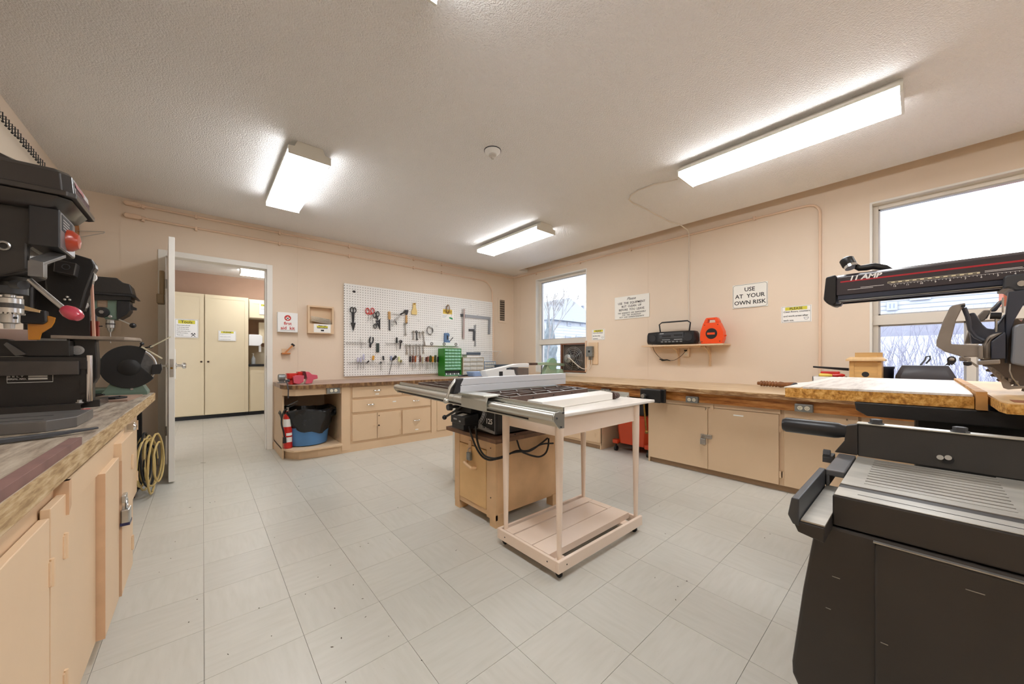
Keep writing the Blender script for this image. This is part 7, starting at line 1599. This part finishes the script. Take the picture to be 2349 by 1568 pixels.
h0_, h1_ = Gp(330,985), Gp(100,1085); MB().cyl((h0_[0],YG+.02,h0_[1]),(h1_[0],YG-.02,h1_[1]),.006,n=8).build('feed_handle', STEEL, gp, smooth=True)
MB().box(-.72,-.42,4.18,4.46,1.10,1.118).build('work_table', GREENM, gp, bevel=.003); MB().box(-.80,-.60,4.30,4.40,1.07,1.10).build('table_arm', GREENM, gp)
# --- bench grinder
bg = thing('bench_grinder', (-.41, 3.9, ZL), 'bench grinder with big black wheel guard at far end of left bench', 'grinder')
gc = Vector((-.408, 3.84, 1.055)); Rg = .150
BKG = mat('matt_black_guard', (30,30,30), .5)
MB().lathe((gc.x,3.85,gc.z), (0,1,0), [(0,.128),(.03,.128)], 32).build('grinding_wheel', mat('grey_abrasive_wheel', (120,118,116), .9, var=.2, vscale=60), bg, smooth=True)
sec = [(gc.x, gc.z)]+[(gc.x+Rg*math.cos(math.radians(a)), gc.z+Rg*1.05*math.sin(math.radians(a))) for a in range(55, 331, 8)]
sec[0] = (gc.x+.055, gc.z+.005)
MB().prism(sec, 'y', 3.828, 3.845).build('guard_face', BKG, bg, bevel=.003)
ar = []
for a in range(55, 331, 8):
    c, s_ = math.cos(math.radians(a)), math.sin(math.radians(a)); ar.append([(gc.x+r*c, y, gc.z+r*1.05*s_) for r, y in ((Rg,3.84),(Rg,3.90),(Rg-.006,3.90),(Rg-.006,3.84))])
MB().loft(ar).build('guard_rim', BKG, bg, smooth=True)
MB().lathe((gc.x,3.828,gc.z-.005), (0,-1,0), [(0,.06),(.006,.055),(.012,.03),(.013,0)], 24).build('guard_boss', BKG, bg, smooth=True)
MB().torus((gc.x,3.862,gc.z), (0,1,0), .139, .006, 32, 6).build('rim_light_ring', WPLAS, bg, smooth=True)
MB().lathe((gc.x,3.88,gc.z), (0,1,0), [(0,.07),(.12,.07),(.125,.06)], 24).build('motor', GREENM, bg, smooth=True)
MB().loft([[(-.545,3.83,ZL),(-.315,3.83,ZL),(-.315,4.01,ZL),(-.545,4.01,ZL)],[(-.545,3.83,ZL+.02),(-.315,3.83,ZL+.02),(-.315,4.01,ZL+.02),(-.545,4.01,ZL+.02)],[(-.50,3.85,ZL+.10),(-.355,3.85,ZL+.10),(-.355,4.0,ZL+.10),(-.50,4.0,ZL+.10)]]).build('base', GREENM, bg, bevel=.003)
p = onY(302, 892, 3.825); MB().cyl((p.x,3.84,p.z),(p.x,3.828,p.z),.008,n=8).build('guard_screw', STEEL, bg)
MB().prism([(gc.x+.115,gc.z-.06),(gc.x+.165,gc.z-.055),(gc.x+.175,gc.z-.02),(gc.x+.17,gc.z+.02),(gc.x+.12,gc.z+.015)], 'y', 3.80, 3.86).build('tool_rest', BLACKP, bg, bevel=.004)
CR = mat('cream_plastic_strip', (215,208,180), .4)
def strip(pA, pB, w, Y, name, m, par):
    A, B = onY(pA[0], pA[1], Y), onY(pB[0], pB[1], Y); d = (B-A).normalized(); n_ = Vector((-d.z,0,d.x))*w
    return MB().loft([[tuple(A-n_+Vector((0,s_,0))) for s_ in (-.012,.012)]+[tuple(A+n_+Vector((0,s_,0))) for s_ in (.012,-.012)], [tuple(B-n_+Vector((0,s_,0))) for s_ in (-.012,.012)]+[tuple(B+n_+Vector((0,s_,0))) for s_ in (.012,-.012)]]).build(name, m, par)
strip((325,795), (372,822), .0045, 3.82, 'shield_edge', CR, bg); strip((345,796), (392,772), .0035, 3.80, 'shield_edge', CR, bg)
for px, py in ((326,788),(346,795)): p = onY(px, py, 3.82); MB().ball(p, .012, 8).cyl(p, onY(318, 800, 3.84), .005, n=6).build('shield_clamp', BLACKP, bg)
# --- loose things on the left bench
MB_ = MB().slab([(-.70,3.30,ZL+.012),(-.36,3.30,ZL+.012),(-.33,3.72,ZL+.012),(-.66,3.76,ZL+.012)], .0115).build('board', mat('grey_brown_board', (158,130,112), .7, var=.2, vscale=8)); tag(MB_, 'thin grey brown board lying on left bench before the grinder', 'board')
o = thing('power_cord', (-.5, 3.5, ZL+.02), 'dark cord looped on the thin board in front of the grinder', 'cord')
MB().tube([(-.60,3.34,ZL+.018),(-.52,3.45,ZL+.018),(-.42,3.50,ZL+.02),(-.38,3.44,ZL+.018),(-.42,3.36,ZL+.018),(-.52,3.38,ZL+.02),(-.60,3.55,ZL+.018),(-.55,3.66,ZL+.018),(-.50,3.60,ZL+.03)], .006, 6).build('wire', BLACKR, o, smooth=True)
o = MB().lathe((-.415,2.365,ZL+.0215), (.005,.245,0), [(0,.0205),(.18,.0205),(.215,.018),(.235,.010),(.24,0)], 16).build('handle', RED, smooth=True); o.name = 'chisel'; tag(o, 'glossy red handled tool lying beside the drill press base', 'tool')
o = MB().loft([[(-.62,1.86,ZL+.004),(-.62,1.89,ZL+.004),(-.62,1.89,ZL+.018),(-.62,1.86,ZL+.018)],[(-.40,1.955,ZL+.004),(-.41,1.985,ZL+.004),(-.41,1.985,ZL+.018),(-.40,1.955,ZL+.018)],[(-.295,2.03,ZL+.010),(-.30,2.045,ZL+.010),(-.30,2.045,ZL+.016),(-.295,2.03,ZL+.016)]]).build('pry_bar', DGREY, bevel=.002); tag(o, 'long dark flat bar lying across the left bench', 'bar')
o = MB().box(-.318,-.291,1.05,1.76,ZL,ZL+.024).build('wood_strip', mat('mauve_brown_strip', (132,98,90), .7, var=.25, vscale=10), bevel=.001); tag(o, 'reddish brown wooden strip lying along the left bench edge', 'strip')
o = MB().loft([[(-.33,1.02,ZL),(-.292,1.02,ZL),(-.292,1.05,ZL),(-.33,1.05,ZL)],[(-.34,1.01,ZL+.03),(-.29,1.01,ZL+.03),(-.29,1.06,ZL+.03),(-.34,1.06,ZL+.03)],[(-.325,1.02,ZL+.075),(-.30,1.02,ZL+.075),(-.30,1.05,ZL+.075),(-.325,1.05,ZL+.075)]]).build('clamp_pad', RED, bevel=.006); tag(o, 'red plastic clamp end at the near edge of left bench', 'clamp')
# --- board with hanging bits on the left wall
pw_ = thing('pegboard', (XL, 3.0, 1.9), 'cream perforated board with row of small black hooks on the left wall', 'pegboard')
MB().box(XL+.001, XL+.018, 1.4, 4.35, 1.75, 2.60).build('board', mat('cream_board', (222,208,188), .6), pw_)
MB().box(XL+.018, XL+.045, 1.4, 3.0, 2.40, 2.47).build('ledge', CAB, pw_)
MB().box(XL+.018, XL+.06, 1.4, 2.75, 1.80, 2.37).build('dark_panel', mat('very_dark_panel', (30,28,27), .6), pw_)
b = MB()
for k in range(100):
    y = 1.42+k*.0295
    if y < 4.32: b.cyl((XL+.018,y,2.585),(XL+.0186,y,2.585),.003,n=6)
b.build('peg_holes', INK, pw_, kind='stuff')
hk = thing('hex_key', (XL+.03, 2.2, 2.545), 'short black key hanging in a long row high on left wall', 'key', 'row of black keys on the left wall')
MB().tube([(XL+.018,2.2,2.56),(XL+.045,2.2,2.565),(XL+.045,2.2,2.505)], .003, 5).build('rod', BLACK, hk); MB().ball((XL+.045,2.2,2.51), .0065, 6).build('tip', BLACK, hk)
rk = random.Random(2)
for k in range(1, 46):
    dup(hk, (XL+.03, 2.2+k*.046, 2.545+rk.uniform(-.006,.006)))
# specks and bits of sawdust on the floor
rs_ = random.Random(21); b = MB()
for k in range(75):
    if k < 16: x, y = rs_.gauss(.35, .22), rs_.gauss(1.7, .3)
    else: x, y = rs_.uniform(-.2, 3.5), rs_.uniform(.6, 4.3)
    if x > 1.25 and y > 1.1 and y < 2.4 and x < 2.3: continue
    l, w_, a = rs_.uniform(.002, .0065), rs_.uniform(.001, .0025), rs_.uniform(0, 3.14); c, s_ = math.cos(a), math.sin(a)
    q = [(x+u*l*c-v*w_*s_, y+u*l*s_+v*w_*c) for u, v in ((-1,-.4),(.2,-1),(1,.3),(0,1))]
    b.loft([[(p[0],p[1],.0001) for p in q], [(p[0],p[1],.0012) for p in q]])
o = b.build('floor_debris', mat('dark_shavings', (84,74,62), .9)); o['kind'] = 'stuff'; tag(o, 'small dark shavings and specks scattered over the tiles', 'debris')
